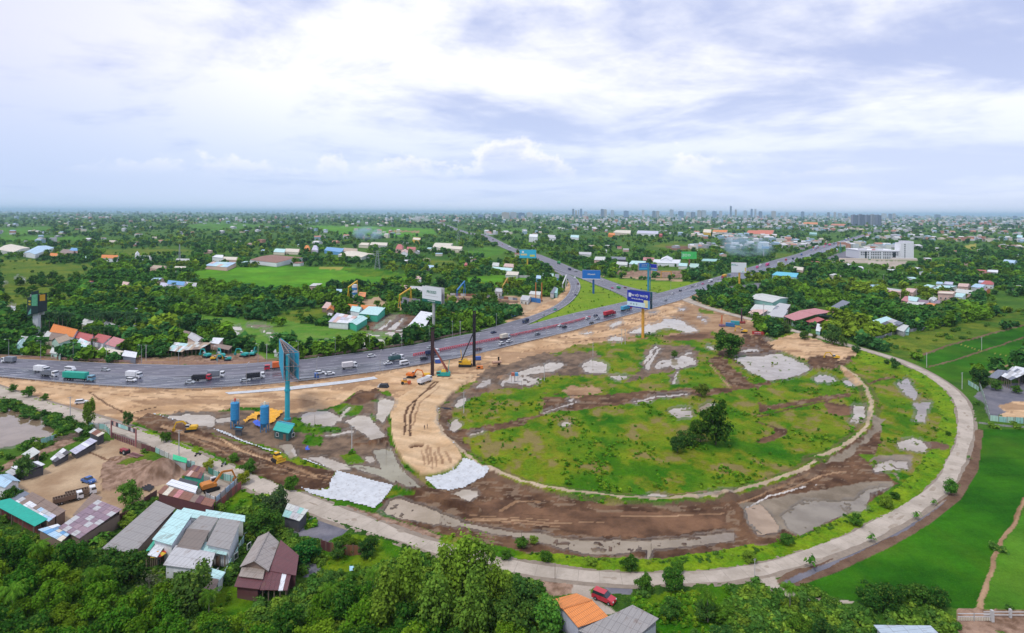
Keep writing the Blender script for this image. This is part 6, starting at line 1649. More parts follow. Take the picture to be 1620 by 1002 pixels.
def veh(kind):
 r = thing(kind, '', 'car')
 if kind in ('car', 'suv', 'pickup'):
  up = 1.0 if kind == 'car' else 1.18
  L = 2.25
  b = MB()
  b.prism([(-L,.35),(-L,.80 * up),(-L + .25,.92 * up),(L - 1.2,.94 * up),(L - .1,.74 * up),(L,.5),(L,.32)],-.88,.88)
  b.build('body', PAINT, r)
  if kind == 'car': pr = [(-1.75, .92), (-1.25, 1.42), (.35, 1.44), (1.05, .93)]
  elif kind == 'suv': pr = [(-2.15, 1.05), (-1.95, 1.68), (.35, 1.70), (1.1, 1.07)]
  else: pr = [(-.75, 1.05), (-.65, 1.66), (.45, 1.68), (1.1, 1.07)]
  MB().prism(pr, -.80, .80).build('window', DARKG, r)
  x0, x1 = pr[1][0] - .05, pr[2][0] + .05
  MB().box(x0, x1, -.74, .74, pr[1][1] - .02, pr[1][1] + .05).build('roof', PAINT, r)
  if kind == 'pickup': MB().box(-2.1, -.85, -.7, .7, .9, 1.09).build('load_bed', DARK, r)
  wheels(r, (-1.4, 1.4), .80, .34); lights(r, L, .62, .68 * up)
 elif kind == 'van':
  MB().prism([(-2.5,.4),(-2.5,2.1),(-2.3,2.25),(1.5,2.25),(2.2,1.35),(2.55,1.1),(2.6,.4)],-.95,.95).build('body',PAINT,r)
  MB().prism([(-2.35, 1.35), (-2.35, 1.95), (1.45, 1.95), (2.0, 1.35)], -.97, .97).build('window', DARKG, r)
  wheels(r, (-1.6, 1.7), .85, .36); lights(r, 2.6, .7, .8)
 else:
  L = {'box_truck': 7.4,'dump_truck': 8.4,'container_truck': 16.0,'tanker_truck': 10.5,'flatbed_truck': 11}[kind]; hf = L / 2
  cl = 1.9 if kind != 'container_truck' else 2.6
  MB().prism([(hf - cl,.6),(hf - cl,2.75),(hf - .35,2.75),(hf,1.7),(hf,.55)],-1.12,1.12).build('cab',PAINT,r)
  MB().prism([(hf - cl + .5,1.75),(hf - cl + .5,2.45),(hf - .24,2.45),(hf - .0,1.78)],-1.15,1.15).build('window',DARKG,r)
  MB().box(-hf, hf - .3, -.45, .45, .55, .85).build('chassis', DARK, r)
  x0, x1 = -hf, hf - cl - .25
  if kind == 'box_truck': MB().box(x0, x1, -1.2, 1.2, .95, 3.25).build('body', MATTE, r)
  elif kind == 'container_truck':
   b = MB().box(x0, x1 - .9, -1.22, 1.22, 1.3, 3.9); n = int((x1 - .9 - x0) / .45)
   for i in range(n):
    x = x0 + .2 + i * .45; b.box(x, x + .2, -1.27, 1.27, 1.4, 3.8)
   b.build('body', MATTE, r)
  elif kind == 'tanker_truck': MB().cyl((x0, 0, 2.1), (x1, 0, 2.1), 1.15, None, 14).build('body', PAINT, r)
  elif kind == 'flatbed_truck': MB().box(x0, x1, -1.2, 1.2, .9, 1.15).build('body', MATTE, r)
  else:
   b = MB().box(x0, x1, -1.2, 1.2, 1.0, 1.2)
   for y in (-1.2, 1.1): b.box(x0, x1, y, y + .1, 1.2, 2.5)
   b.box(x0, x0 + .1, -1.1, 1.1, 1.2, 2.4).box(x1 - .1, x1, -1.1, 1.1, 1.2, 2.7)
   for i in range(8):
    x = x0 + .5 + i * (x1 - x0 - 1) / 7; b.box(x, x + .12, -1.27, 1.27, 1.2, 2.5)
   b.build('body',MATTE,r); MB().box(x0 + .1,x1 - .1,-1.1,1.1,1.2,1.9).build('load',mat('load of soil',(.10,.07,.05),.95),r)
  xs = (-hf + 1.0,hf - 1.3) if L < 8 else (-hf + 1,-hf + 2.3,hf - 1.4) if L < 12 else (-hf + 1,-hf + 2.3,-hf + 3.6,hf - 4.4,hf - 1.4)
  wheels(r, xs, 1.0, .50); lights(r, hf, .85, .95)
 return r

VEH = {k: veh(k) for k in ('car','suv','pickup','van','box_truck','dump_truck','container_truck','tanker_truck','flatbed_truck')}
USED = set()
VC = dict(white=(.74,.75,.76),silver=(.42,.45,.48),grey=(.20,.22,.25),black=(.02,.022,.03),blue=(.03,.12,.38),navy=(.02,.035,.10),red=(.48,.02,.04),maroon=(.12,.015,.03),teal=(.02,.40,.30),
          lblue=(.16,.36,.46),yellow=(.75,.45,.03),orange=(.72,.15,.03),pink=(.70,.06,.26),green=(.03,.34,.10),cream=(.66,.60,.48))

def road_dir(x, y):
 best, bd = 0, 1e18
 for L in (WM, WA, RB):
  for k in range(0, len(L) - 1):
   d = (L[k][0] - x) ** 2 + (L[k][1] - y) ** 2
   if d < bd: bd = d; best = math.atan2(L[k + 1][1] - L[k][1], L[k + 1][0] - L[k][0])
 return best

CATN = dict(car='car',suv='car',pickup='pickup',van='van',box_truck='truck',dump_truck='truck',container_truck='truck',tanker_truck='truck',flatbed_truck='truck')

def V(px,py,kind,cc,label,flip=False,cab=None,rz=None,scale=1.0,group='vehicles on the highway',z=.31,win=None):
 g = G(px, py)
 a = road_dir(g.x, g.y) if rz is None else rz
 if flip: a += math.pi
 col = VC.get(cc, cc) if isinstance(cc, str) else cc
 cd = {'body': col, 'cab': VC[cab] if cab else col, 'roof': col}
 root = VEH[kind]
 if kind not in USED:
  USED.add(kind)
  for c in root.children:
   k = c.name.split('.')[0]
   if k in cd: c.color = (*cd[k], 1)
  root.location = (g.x,g.y,z); root.rotation_euler = (0,0,a); root['label'] = label; root['category'] = CATN[kind]
  if group: root['group'] = group
  return root
 o = dup(root, label, (g.x, g.y, z), a, cd, scale, group)
 o['category'] = CATN[kind]
 if not group and 'group' in o: del o['group']
 return o

for a in [(14,575,'box_truck','grey','grey box truck driving left at the far left end of the highway',True,'white'),(66,590,'box_truck','white','white box truck just left of the green container truck',False,'white'),
          (78,596.5,'dump_truck','grey','grey open truck in front of the white box truck at the left',False,'white'),(125,603,'container_truck','teal','green container truck with a light blue cab',False,'lblue'),
          (111,588,'van','white','white van hidden behind the green container truck'),(167,588,'car','silver','blue grey sedan alone behind the truck with the green container'),
          (212,599,'box_truck','white','large white box truck with a white car at its side',False,'white'),(208,604.5,'suv','white','white car beside the large white box truck'),
          (300,608,'pickup','silver','silver pickup with a blue cover near the left bend'),(319,603,'dump_truck','black','black open truck with a red cab',False,'red'),(342,598,'box_truck','grey','grey tarpaulin truck with white cab following the black one',False,'white'),
          (388,604.5,'car','silver','silver sedan overtaking the long black dump truck'),(404,600,'dump_truck','black','long black dump truck with a white cab',False,'white'),
          (445,585,'container_truck','orange','orange container truck with bright red long nosed cab behind the teal billboard',True,'red'),(485,602,'flatbed_truck','grey','flatbed truck with blue cab right of the teal billboard',False,'blue'),
          (506,592.5,'suv','white','white car behind the blue cabbed flatbed'),(522,594,'car','white','second white car right of the blue cabbed flatbed'),(553,583.5,'box_truck',(.70,.66,.64),'short white truck with a red stripe in the middle lanes',False,'white'),
          (588,566,'suv','white','white off road car on the far carriageway'),(624,564,'car','silver','silver car behind the teal truck'),(627,571.5,'dump_truck',(.05,.13,.13),'dark teal truck between van and pickup',False,'white'),
          (614,577.5,'pickup','white','white pickup left of the white minibus'),(640,578,'van','white','white minibus left of the first pile rig'),(671,570,'suv','black','black car left of the first pile rig mast'),
          (684,562,'dump_truck','navy','dark truck crossing behind the first pile rig mast',False,'white'),(681,552,'car','silver','grey car on the far carriageway behind the first mast'),(781,528,'car','navy','dark blue car alone on the far carriageway'),
          (757,555,'car','maroon','dark red car behind the second pile rig mast'),(799,537,'box_truck','cream','cream box van beside the red barriers',False,'white'),(794.5,546,'suv','white','left one of two white cars below the cream box van'),(806,542,'car','white','right one of two white cars below the cream box van'),
          (850.5,530.5,'car','grey','dark grey car alone in the near lanes'),(886.5,517,'car','white','white car of a pair beside the barriers'),(893,519,'car','black','black car of a pair beside the barriers'),(831.5,511.5,'dump_truck','navy','small dark truck leaving the slip road',True,'navy'),
          (859,500.5,'car','silver','silver car on the lower slip road'),(878.5,491.5,'pickup','teal','teal pickup on the slip road'),(929,505,'car','white','white car left of the red container truck'),(942.5,501,'car','navy','dark blue car at the tail of the red container truck'),
          (945.5,505.5,'car','silver','silver car just below the red container truck'),(936,513,'car','black','low black car in the nearest lane below the red container truck'),(964.5,500,'container_truck','red','red container truck under the royal blue billboard',False,'red'),
          (991,491.5,'container_truck',(.05,.34,.50),'light blue container truck with red cab half behind the royal blue billboard',False,'red'),(1053,476,'car','silver','silver car alone at the junction'),(1064,466,'suv','white','white car at the head of the waiting queue'),
          (1076.5,461.5,'suv','navy','dark car second in the waiting queue'),(1086,457.5,'car','white','third car of the waiting queue, white'),(1095,455,'car','grey','fourth car of the waiting queue, grey'),(1102,453,'car','white','fifth car of the waiting queue, white'),
          (1112,450.5,'car','pink','sixth car of the waiting queue, pinkish'),(1124,447,'tanker_truck','white','white tanker truck in the waiting queue',True,'white'),(1136,443,'car','silver','silver car right of the white tanker'),
          (1145.5,440,'container_truck','yellow','red and yellow truck in the queue left of the white billboard',True,'red'),(1153,437.5,'dump_truck','lblue','blue grey truck behind the red and yellow one',True,'grey'),(1141,446,'car','white','small white vehicle below the red and yellow truck'),
          (1198,425,'box_truck','pink','small pink truck right of the white billboard',True,'pink'),(1203,421.5,'box_truck','white','white truck behind the small pink one',True,'white'),(1214,421,'container_truck','pink','big pink truck in the queue',True,'pink'),
          (1231.5,418,'box_truck','white','white truck right of the big pink one',True,'white'),(1243.5,413,'box_truck','red','bright red truck in the far queue',True,'red'),(1254.5,410.5,'dump_truck','navy','dark truck right of the bright red one',True,'navy'),(1268,404.5,'box_truck','blue','blue truck in the far queue',True,'blue'),
          (909,441.5,'van','white','white van entering the slip road'),(914.5,450.5,'pickup','maroon','maroon vehicle on the upper slip road'),(915.5,455.5,'car','white','white car below the maroon vehicle'),(907,463.5,'car','white','white car at the left side of the slip road bend'),
          (912.5,463,'car','silver','silver car at the right side of the slip road bend'),(910.5,468,'car','navy','dark car at the foot of the slip road bend'),(884,418,'container_truck','green','green container truck on the branch road',False,'green'),
          (901,428,'dump_truck','navy','dark truck in the branch road queue',False,'navy'),(911,430.5,'dump_truck','silver','grey truck in the branch road queue',False,'white'),(952.5,445.5,'suv','white','white car beside the deep blue billboard'),(968.5,457,'car','pink','pinkish car at the branch road mouth'),
          (978,457.5,'dump_truck','green','green truck at the branch road mouth',False,'white'),(989,456.5,'car','maroon','maroon car at the branch road mouth'),(881,422.5,'car','white','white car below the green container truck')]:
 V(a[0], a[1], a[2], a[3], a[4], *(a[5:6] or ()), **(dict(cab=a[6]) if len(a) > 6 else {}))
V(129, 639, 'suv', 'white', 'white car parked on the sand left of the site', rz=.35, group=None, z=.12)
V(955.5,951,'suv','red','bright red car parked beside the orange roofed foreground house',rz=-.62,group=None,z=.1,scale=1.08)
V(672,610,'dump_truck','white','white tipper truck on the sand ramp below the first pile rig',rz=1.05,cab='white',group=None,z=1.15)
V(108,795,'dump_truck','brown' if 'brown' in VC else (.2,.13,.09),'left one of two white cabbed trucks in the scrap yard',rz=.75,cab='white',group='parked trucks of the scrap yard',z=.1,scale=.8)
V(128,787,'dump_truck',(.22,.15,.10),'right one of two white cabbed trucks in the scrap yard',rz=.7,cab='white',group='parked trucks of the scrap yard',z=.1,scale=.85)
V(140, 764, 'pickup', 'blue', 'small blue pickup in the scrap yard', rz=-.4, group=None, z=.1)
V(109,564,'box_truck','yellow','yellow cabbed truck parked in the roadside village',rz=-1.2,cab='yellow',group=None,z=.1)
V(127,562,'box_truck','blue','blue truck parked in the roadside village',rz=-1.3,cab='navy',group=None,z=.1)
V(1411, 526, 'car', 'white', 'white car parked before the garage', rz=-.3, group=None, z=.1)
V(1360, 524, 'van', 'white', 'white van left of the garage yard', rz=.3, group=None, z=.1)
rq = random.Random(12); FQ = resample(WF, 600); MQ = resample(WM, 600); far_n = 0
AQ, BQ = resample(WA, 300), resample(WB, 300)
kinds_ = ['car', 'car', 'suv', 'box_truck', 'container_truck', 'van', 'dump_truck']
lane_w = ['near', 'middle', 'far']
for k in range(58):
 t = k / 58; ix = min(range(600), key=lambda i: abs(PIX(FQ[i][0], FQ[i][1])[0] - (1276 + 100 * t)))
 ln = rq.randrange(3); p = FQ[ix] * (1 - .12 - .25 * ln) + MQ[ix] * (.12 + .25 * ln)
 px,py = PIX(p[0],p[1]); cn = rq.choice(['white','white','red','silver','blue','pink','grey','cream']); kd = rq.choice(kinds_)
 V(px,py,kd,cn,'%s %s in the %s lane of the distant jam, %s from its near end' % (cn if cn != 'lblue' else 'pale blue',kd.replace('_',' '),lane_w[ln],ordn(k + 1)),True,scale=1.2,group='vehicles of the distant jam')
for k in range(30):
 i = int(40 + k * 7.6); ln = rq.random(); p = AQ[i] * (.15 + .7 * ln) + BQ[i] * (.85 - .7 * ln)
 px,py = PIX(p[0],p[1]); cn = rq.choice(['white','grey','silver','maroon','navy','pink','white']); kd = rq.choice(kinds_)
 V(px,py,kd,cn,'%s %s on the branch road, %s vehicle up from the junction' % (cn,kd.replace('_',' '),ordn(k + 1)),False,scale=1.1,group='vehicles on the branch road')
for k in USED ^ set(VEH): bpy.data.objects.remove(VEH[k])

# ------------------------------------------------------------------ roadside furniture
bm_ = MB().prism([(-.9, 0), (-.9, .25), (-.75, .9), (.75, .9), (.9, .25), (.9, 0)], -.22, .22)
wb_ = MB().box(-.5, .0, -.24, .24, .3, .7)
bme,wme = bm_.mesh('barrier',[mat('red plastic',(.62,.06,.09),.5)]),wb_.mesh('white_band',[mat('white plastic',(.70,.62,.64),.5)])
P_ = resample([p for p in WM if PIX(p[0], p[1])[0] > 655 and PIX(p[0], p[1])[0] < 942], 120)
for k in range(119):
 p = P_[k]; a = math.atan2(*(P_[k + 1] - p)[::-1])
 o = obj('barrier', bme, loc=(p[0], p[1], .31)); o.rotation_euler = (0, 0, a); o.scale = (1.25, 1.5, 1.25)
 tag(o,'red and white plastic barrier in the row between the carriageways','barrier','red and white barriers between the carriageways'); obj('white_band',wme,o)
lp = MB().cyl((0,0,0),(0,0,10),.13,.07,6); la = MB().bar((0,0,9.9),(0,-2.2,10.5),.09); ll = MB().box(-.15,.15,-2.9,-2.1,10.42,10.58)
lm_ = (lp.mesh('pole',[STEEL]),la.mesh('arm',[STEEL]),ll.mesh('lamp_head',[mat('lamp head',(.6,.62,.64),.4)]))

def lamp(x, y, label, group, s=1.0, rz=0.0):
 r = thing('street_lamp', label, 'street lamp', (x, y, .1), rz, group, s)
 obj('pole', lm_[0], r); a = obj('arm', lm_[1], r); obj('lamp_head', lm_[2], a)

for nm,L,x0,x1,n,rz,w in (('far',WF,0,800,16,0,'far verge of the highway'),('near',WN,380,1080,14,math.pi,'near verge of the highway'),('q',WF,1060,1300,9,0,'verge beside the waiting queue')):
 Q = resample([p for p in L if x0 < PIX(p[0], p[1])[0] < x1], n)
 for k,p in enumerate(Q): lamp(p[0],p[1] + (1.2 if nm != 'near' else -1.2),'grey lamp post on the %s, %s' % (w,nth(k)),'lamp posts along the highway',1.0,rz)
pm_ = MB().cyl((0,0,0),(0,0,8.6),.17,.11,8).mesh('pole',[mat('cast concrete',(.50,.49,.47),.85)]); xm_ = MB().bar((-.9,0,8.3),(.9,0,8.3),.12).bar((-.5,0,7.7),(.5,0,7.7),.1).mesh('cross_arm',[STEEL])
pmw = MB().cyl((0, 0, 0), (0, 0, 5.5), .09, .07, 6).mesh('pole', [WOOD])
for x,y,h,w in ((111,663,1,'between the earth strip and the flooded field'),(283,722,1,'beside the green gate roof'),(556.5,715,1,'standing in the flooded hollow'),(733.7,654,1,'at the foot of the sand ramp berm'),(1030,890,.8,'beside the long brown drain'),
                  (1522,616,.9,'at the field corner before the shop'),(1466,582,.9,'leaning beside the service road'),(983.5,545,1.1,'left one of a pair by the royal blue billboard'),(989,545,1.1,'right one of a pair by the royal blue billboard'),(938,564,.9,'in the pond of the upper meadow'),
                  (861,603,1,'beside the rusty and blue tanks'),(1553,554,.9,'at the crossing of the rice dykes'),(1208,512,1.7,'at the right hand work camp'),(728,531,1.1,'before the wooded bank'),(878,917,.7,'at the gravel path mouth'),(825,866,.7,'beside the drain shrubs'),
                  (498,672,.7,'at the edge of the teal billboard pool'),(611,720,.7,'in the trench water'),(772,690,.8,'by the muddy track'),(825,618,.8,'right of the two tanks'),(1194,915,.5,'at the farm track fork'),(70,548,1,'left of the round dark tree'),(172,560,1,'before the cream open shed'),
                  (231,571,1,'at the end of the garden'),(422,572,1.1,'right of the teal diggers'),(1450,470,1,'behind the hamlet'),(1398,445,1,'in the woods before the hospital'),(1428,441,1,'right one in the woods before the hospital'),(1374,437,1,'left one in the woods before the hospital')):
 g = G(x, y); thin = h in (.7, .8)
 r = thing('utility_pole','slim %s utility pole %s' % ('dark' if thin else 'pale concrete',w),'utility pole',g,.4,'utility poles',h)
 obj('pole', pmw if thin else pm_, r)
 if not thin: obj('cross_arm', xm_, r)

def lattice(px, py, h, w, label, col, cat='pylon', arms=0):
 g = G(px, py); mb = MB(); n = 8
 for i in range(n):
  t0, t1 = i / n, (i + 1) / n; a, b = w / 2 * (1 - .8 * t0), w / 2 * (1 - .8 * t1)
  c0 = [(a, a), (-a, a), (-a, -a), (a, -a)]; c1 = [(b, b), (-b, b), (-b, -b), (b, -b)]
  for k in range(4):
   mb.bar((*c0[k], h * t0), (*c1[k], h * t1), .28); mb.bar((*c0[k], h * t0), (*c1[(k + 1) % 4], h * t1), .16)
 r = thing('pylon', label, cat, g); mb.build('mast', mat('mast paint %s' % (col,), col, .6), r)
 if arms:
  for i in range(arms): MB().bar((-w * .9,0,h * (.74 + .11 * i)),(w * .9,0,h * (.74 + .11 * i)),.3).build('cross_arm',STEEL,r)
lattice(284, 412, 26, 3, 'thin grey lattice mast among the left woods', (.40, .42, .45), 'mast')
lattice(597,426,26,7,'grey lattice pylon at the far edge of the bright rice field',(.34,.38,.40),'pylon',3)
lattice(725, 386, 34, 8, 'grey lattice pylon left of the branch road', (.34, .38, .40), 'pylon', 3)
lattice(1329.6, 400, 22, 3.2, 'teal lattice mast left of the hospital', (.04, .26, .28), 'mast')
for k, x in enumerate((4, 119, 209, 281, 344, 399, 510, 645)):
 lattice(x, 339.5, 105, 20, 'faint pylon on the horizon, %s' % nth(k), (.3, .34, .38), 'pylon', 3)

def rail(L, off, label, name, col, h=.75, gap=4.0, x0=-80, x1=1090, posts_stuff=True, two=False):
 Q = np.array([p for p in L if x0 < PIX(p[0],p[1])[0] < x1]); n = max(2,int(np.sum(np.hypot(*(Q[1:] - Q[:-1]).T)) / gap)); Q = resample(Q,n)
 r = thing(name, label, name.replace('_', ' '), (Q[0][0], Q[0][1], 0)); a = MB(); b = MB(); o = Q[0]
 for k in range(n - 1):
  t = Q[k + 1] - Q[k]; nn = np.array([t[1],-t[0]]) / np.hypot(*t) * off; p,q = Q[k] + nn - o,Q[k + 1] + nn - o
  for z in ((h, h * .5) if two else (h,)): a.bar((*p, z), (*q, z), .08, .3)
  b.box(p[0] - .08, p[0] + .08, p[1] - .08, p[1] + .08, 0, h + .1)
 m_ = mat('rail %s' % (col,), col, .6, .0)
 a.build('rail', m_, r); tag(b.build('post', m_, r), kind='stuff')
rail(WN, 1.3, 'steel guard rail along the near edge of the highway', 'guard_rail', (.34, .35, .37), .8)
rail(WF,-2.6,'low reddish roadside fence along the far verge','roadside_fence',(.40,.24,.20),1.2,3.0,x1=760,two=True)

def fence(P, h, cols, label, name='fence', crop='O', step=2.4, post=True, base=None):
 Q = np.array(wline(pts(P,crop))); n = max(2,int(np.sum(np.hypot(*(Q[1:] - Q[:-1]).T)) / step)) + 1; Q = resample(Q,n)
 r = thing(name, label, 'fence', (Q[0][0], Q[0][1], 0)); rr = random.Random(n)
 for k in range(n - 1):
  p,q = Q[k] - Q[0],Q[k + 1] - Q[0]; c = rr.choice(cols); c = CC[c] if isinstance(c,str) else c; hh = h * rr.uniform(.94,1.06)
  MB().bar((*p, hh / 2), (*(p + (q - p) * .97), hh / 2), .08, hh).build('panel', SHEET, r, color=c)
  if post: MB().box(p[0] - .08, p[0] + .08, p[1] - .08, p[1] + .08, 0, h + .25).build('post', WOOD, r)
 OCC.append([(Q[0][0],Q[0][1]),(Q[-1][0],Q[-1][1]),(Q[-1][0] + .2,Q[-1][1] + .4),(Q[0][0] + .2,Q[0][1] + .4)])
 return r
fence('-90,250 0,285 210,395 410,480',2.2,['maroon','maroon',(.20,.05,.05)],'long dark red sheet fence below the green net of the scrap yard',crop='F1')
fence('430,478 560,395 780,300',2.0,['maroon','dark'],'dark red fence on the right of the scrap yard',crop='F1')
fence('872,232 950,180',2.2,['maroon','lgrey'],'short red fence at the corner of the rusty compound',crop='F1')
fence('1306,262 1460,125',2.2,['maroon',(.26,.06,.06)],'red sheet fence with pale lining around the excavator compound',crop='F1')
fence('1245,200 1300,232 1445,100',2.3,['lgrey','white','lblue'],'pale inner sheet wall of the excavator compound',crop='F1')
fence('1260,35 1370,85 1450,90',1.9,[(.04,.22,.16),'teal'],'dark green sheet fence at the road side of the excavator compound',crop='F1')
fence('1495,420 1400,600 1310,765',1.9,['lteal','mint'],'pale aqua side fence of the bottom left compound',crop='F1')
fence('1085,745 1230,790', 1.9, ['maroon', 'brown'], 'dark rusty fence right of the tall gate', crop='A')
fence('1232,790 1375,858',2.0,['lgrey','pale','teal','slate'],'mixed grey and green hoarding left of the green gate roof',crop='A')
fence('1480,895 1545,905', 2.0, ['lteal', 'green'], 'short teal fence right of the green gate roof', crop='A')
fence('700,585 830,600 882,655', 2.0, ['lteal', 'lgrey', 'teal'], 'teal fence behind the guard hut', crop='A')
fence('320,720 470,668',1.8,['teal','lteal'],'teal fence between flooded field and timber stack',crop='A')
fence('1024,330 1120,385 1135,400', 2.0, ['mint', 'teal'], 'mint fence left of the dark yard', crop='P2')
fence('1140,345 1190,480 1255,715',2.3,['mint','teal','lteal'],'tall green sheet fence along the dark yard',crop='P2')
fence('1255,715 1440,735 1700,752',2.2,['mint','teal'],'green sheet fence across the front of the dark yard',crop='P2')
fence('1135,745 1255,760 1440,782 1700,795',.7,[(.34,.33,.32),(.26,.25,.25)],'low mossy concrete wall below the green fence',crop='P2',post=False,name='low_wall')
fence('-40,670 110,640 250,590 560,550 860,470 1140,392',2.0,['slate','lgrey',(.30,.30,.36)],'long grey sheet fence along the palm plantation',crop='N7',step=4)
fence('950,238 1060,268', 2.4, ['lteal', 'mint'], 'pale aqua fence before the red roofed hall', crop='N6')
fence('930,392 1215,402', 3, ['lgrey'], 'long grey wall at the terrace inside the fork', crop='N1', step=5)
fence('350,585 700,600 1060,640',2.4,['lgrey','slate','rust'],'grey hoarding along the red earth yard',crop='N1',step=5)
fence('560,535 690,565 808,570',2.4,['rust','maroon'],'rusty broken fence in the grass behind the old house',crop='F2',step=1.4)
fence('1200,652 1306,668',4,[(.03,.18,.48),(.05,.25,.55)],'bright blue printed hoarding by the orange masts',name='hoarding',crop='N1',step=5)
fence('830,790 942,800',4.5,[(.30,.50,.70),(.06,.28,.60),'white'],'white and blue printed hoarding above the highway, the left one',name='hoarding',crop='N1',step=6)
fence('990,818 1098,782',4.5,[(.16,.42,.66),'white',(.10,.36,.6)],'white and blue printed hoarding above the highway, the right one',name='hoarding',crop='N1',step=6)

def gate():
 a, b = G(176, 693), G(215, 707.5)
 r = thing('gate','tall entrance gate of the yard with sign panels on red posts','gate',a,math.atan2(b.y - a.y,b.x - a.x)); L = (b - a).length
 LAND.append((a.x, a.y, 'the tall yard gate'))
 for x in (0, L): MB().box(x - .18, x + .18, -.18, .18, 0, 6.2).build('post', MATTE, r, color=(.40, .16, .15))
 MB().bar((0,0,4.6),(L,0,4.6),.12).bar((0,0,6.1),(L,0,6.1),.12).build('beam',MATTE,r,color=(.3,.1,.1))
 cs = ['dark', 'rose', 'dark', 'lteal', 'teal', 'teal', 'mint', 'dark', 'lgrey', 'dark']
 for k,c in enumerate(cs): MB().box(L * k / 10,L * (k + .94) / 10,-.08,.02,4.7,6.0).build('sign_panel',mat('sign %s' % c,CC[c],.7),r)
 for k in range(14):
  x = L * (k + .3) / 14; MB().box(x,x + L / 26,-.06,.06,.1,2.0).build('grille_bar',MATTE,r,color=(.16,.04,.06))
 MB().bar((0,0,.3),(L,0,.3),.08).bar((0,0,1.1),(L,0,1.1),.08).bar((0,0,1.9),(L,0,1.9),.08).build('rail',MATTE,r,color=(.25,.2,.2))
gate()
house('A','1368,838 1478,868 1482,838 1372,806',2.6,'m',(.02,.50,.22),'lgrey','bright green sheet porch over the small yard gate',name='porch',cat='porch',roofm=CLEAN,rise=.3)

# ------------------------------------------------------------------ site machines
def excavator(px, py, rz, col, label, s=1.0, reach=(2.6, 4.2, 5.6, .6), z=.1, group='excavators', cabc=None):
 g = G(px, py); r = thing('excavator', label, 'excavator', (g.x, g.y, z), rz, group, s)
 for y in (-1.2, 1.2):
  MB().prism([(-2,.15),(-1.7,0),(1.7,0),(2,.15),(2.1,.55),(1.7,.85),(-1.7,.85),(-2.1,.55)],y - .3,y + .3).build('track',RUBBER,r)
 MB().box(-.9, .9, -.9, .9, .4, 1.05).build('turntable', DARK, r)
 MB().prism([(-2.4,1.1),(-2.5,1.9),(-2.1,2.3),(.3,2.3),(.5,1.9),(1.3,1.9),(1.3,1.1)],-1.3,1.3).build('body',MATTE,r,color=col)
 c = MB().box(.2,1.7,.35,1.3,1.9,3.0,tx=.1,ty=.05).build('cab',MATTE,r,color=cabc or (.6,.6,.6)); MB().box(.3,1.75,.32,1.33,2.1,2.8,tx=.05).build('window',DARKG,c)
 x1, z1, x2, z2 = reach
 MB().bar((1.0,-.2,1.8),(x1 + .4,-.2,z1),.35,.6).bar((x1 + .4,-.2,z1),(x2,-.2,z1 * .92),.32,.5).build('boom',MATTE,r,color=col)
 MB().bar((x2 - .2, -.2, z1 * .98), (x2 + .9, -.2, z2 + .9), .26, .4).build('stick', MATTE, r, color=col)
 MB().prism([(x2 + .3,z2 + 1),(x2 + 1.2,z2 + 1.0),(x2 + 1.3,z2 + .1),(x2 + .6,z2 - .3),(x2 + .1,z2 + .2)],-.65,.3).build('bucket',MATTE,r,color=tuple(c * .6 for c in col))
YE, OR_, TE = (.72, .42, .02), (.66, .17, .02), (.02, .36, .34)
for a in ((302,683,3.35,YE,'yellow excavator working at the pool edge near the left end',.9),(1321,569,3.1,YE,'yellow excavator on the sand at the right end of the big pit',.9),(651,598,-.25,OR_,'orange excavator left of the first pile rig',1.0),
          (333,776,.75,(.55,.20,.03),'orange excavator parked inside the rusty compound',1.05),(1177,527,2.6,YE,'small yellow excavator in the right hand work camp',.9),(327,566,2.6,TE,'teal excavator, first of the parked row',1.0),(350,567,2.3,TE,'teal excavator, second of the parked row',1.1),
          (386,565,2.8,TE,'teal excavator, third of the parked row',1.0),(400,563,1.7,TE,'teal excavator, last of the parked row',.9),(338,570,.3,YE,'yellow digger in front of the teal row',.7),(360,571,3.5,TE,'low teal digger at the roadside fence',.8)):
 excavator(*a[:5], s=a[5] if len(a) > 5 else 1)

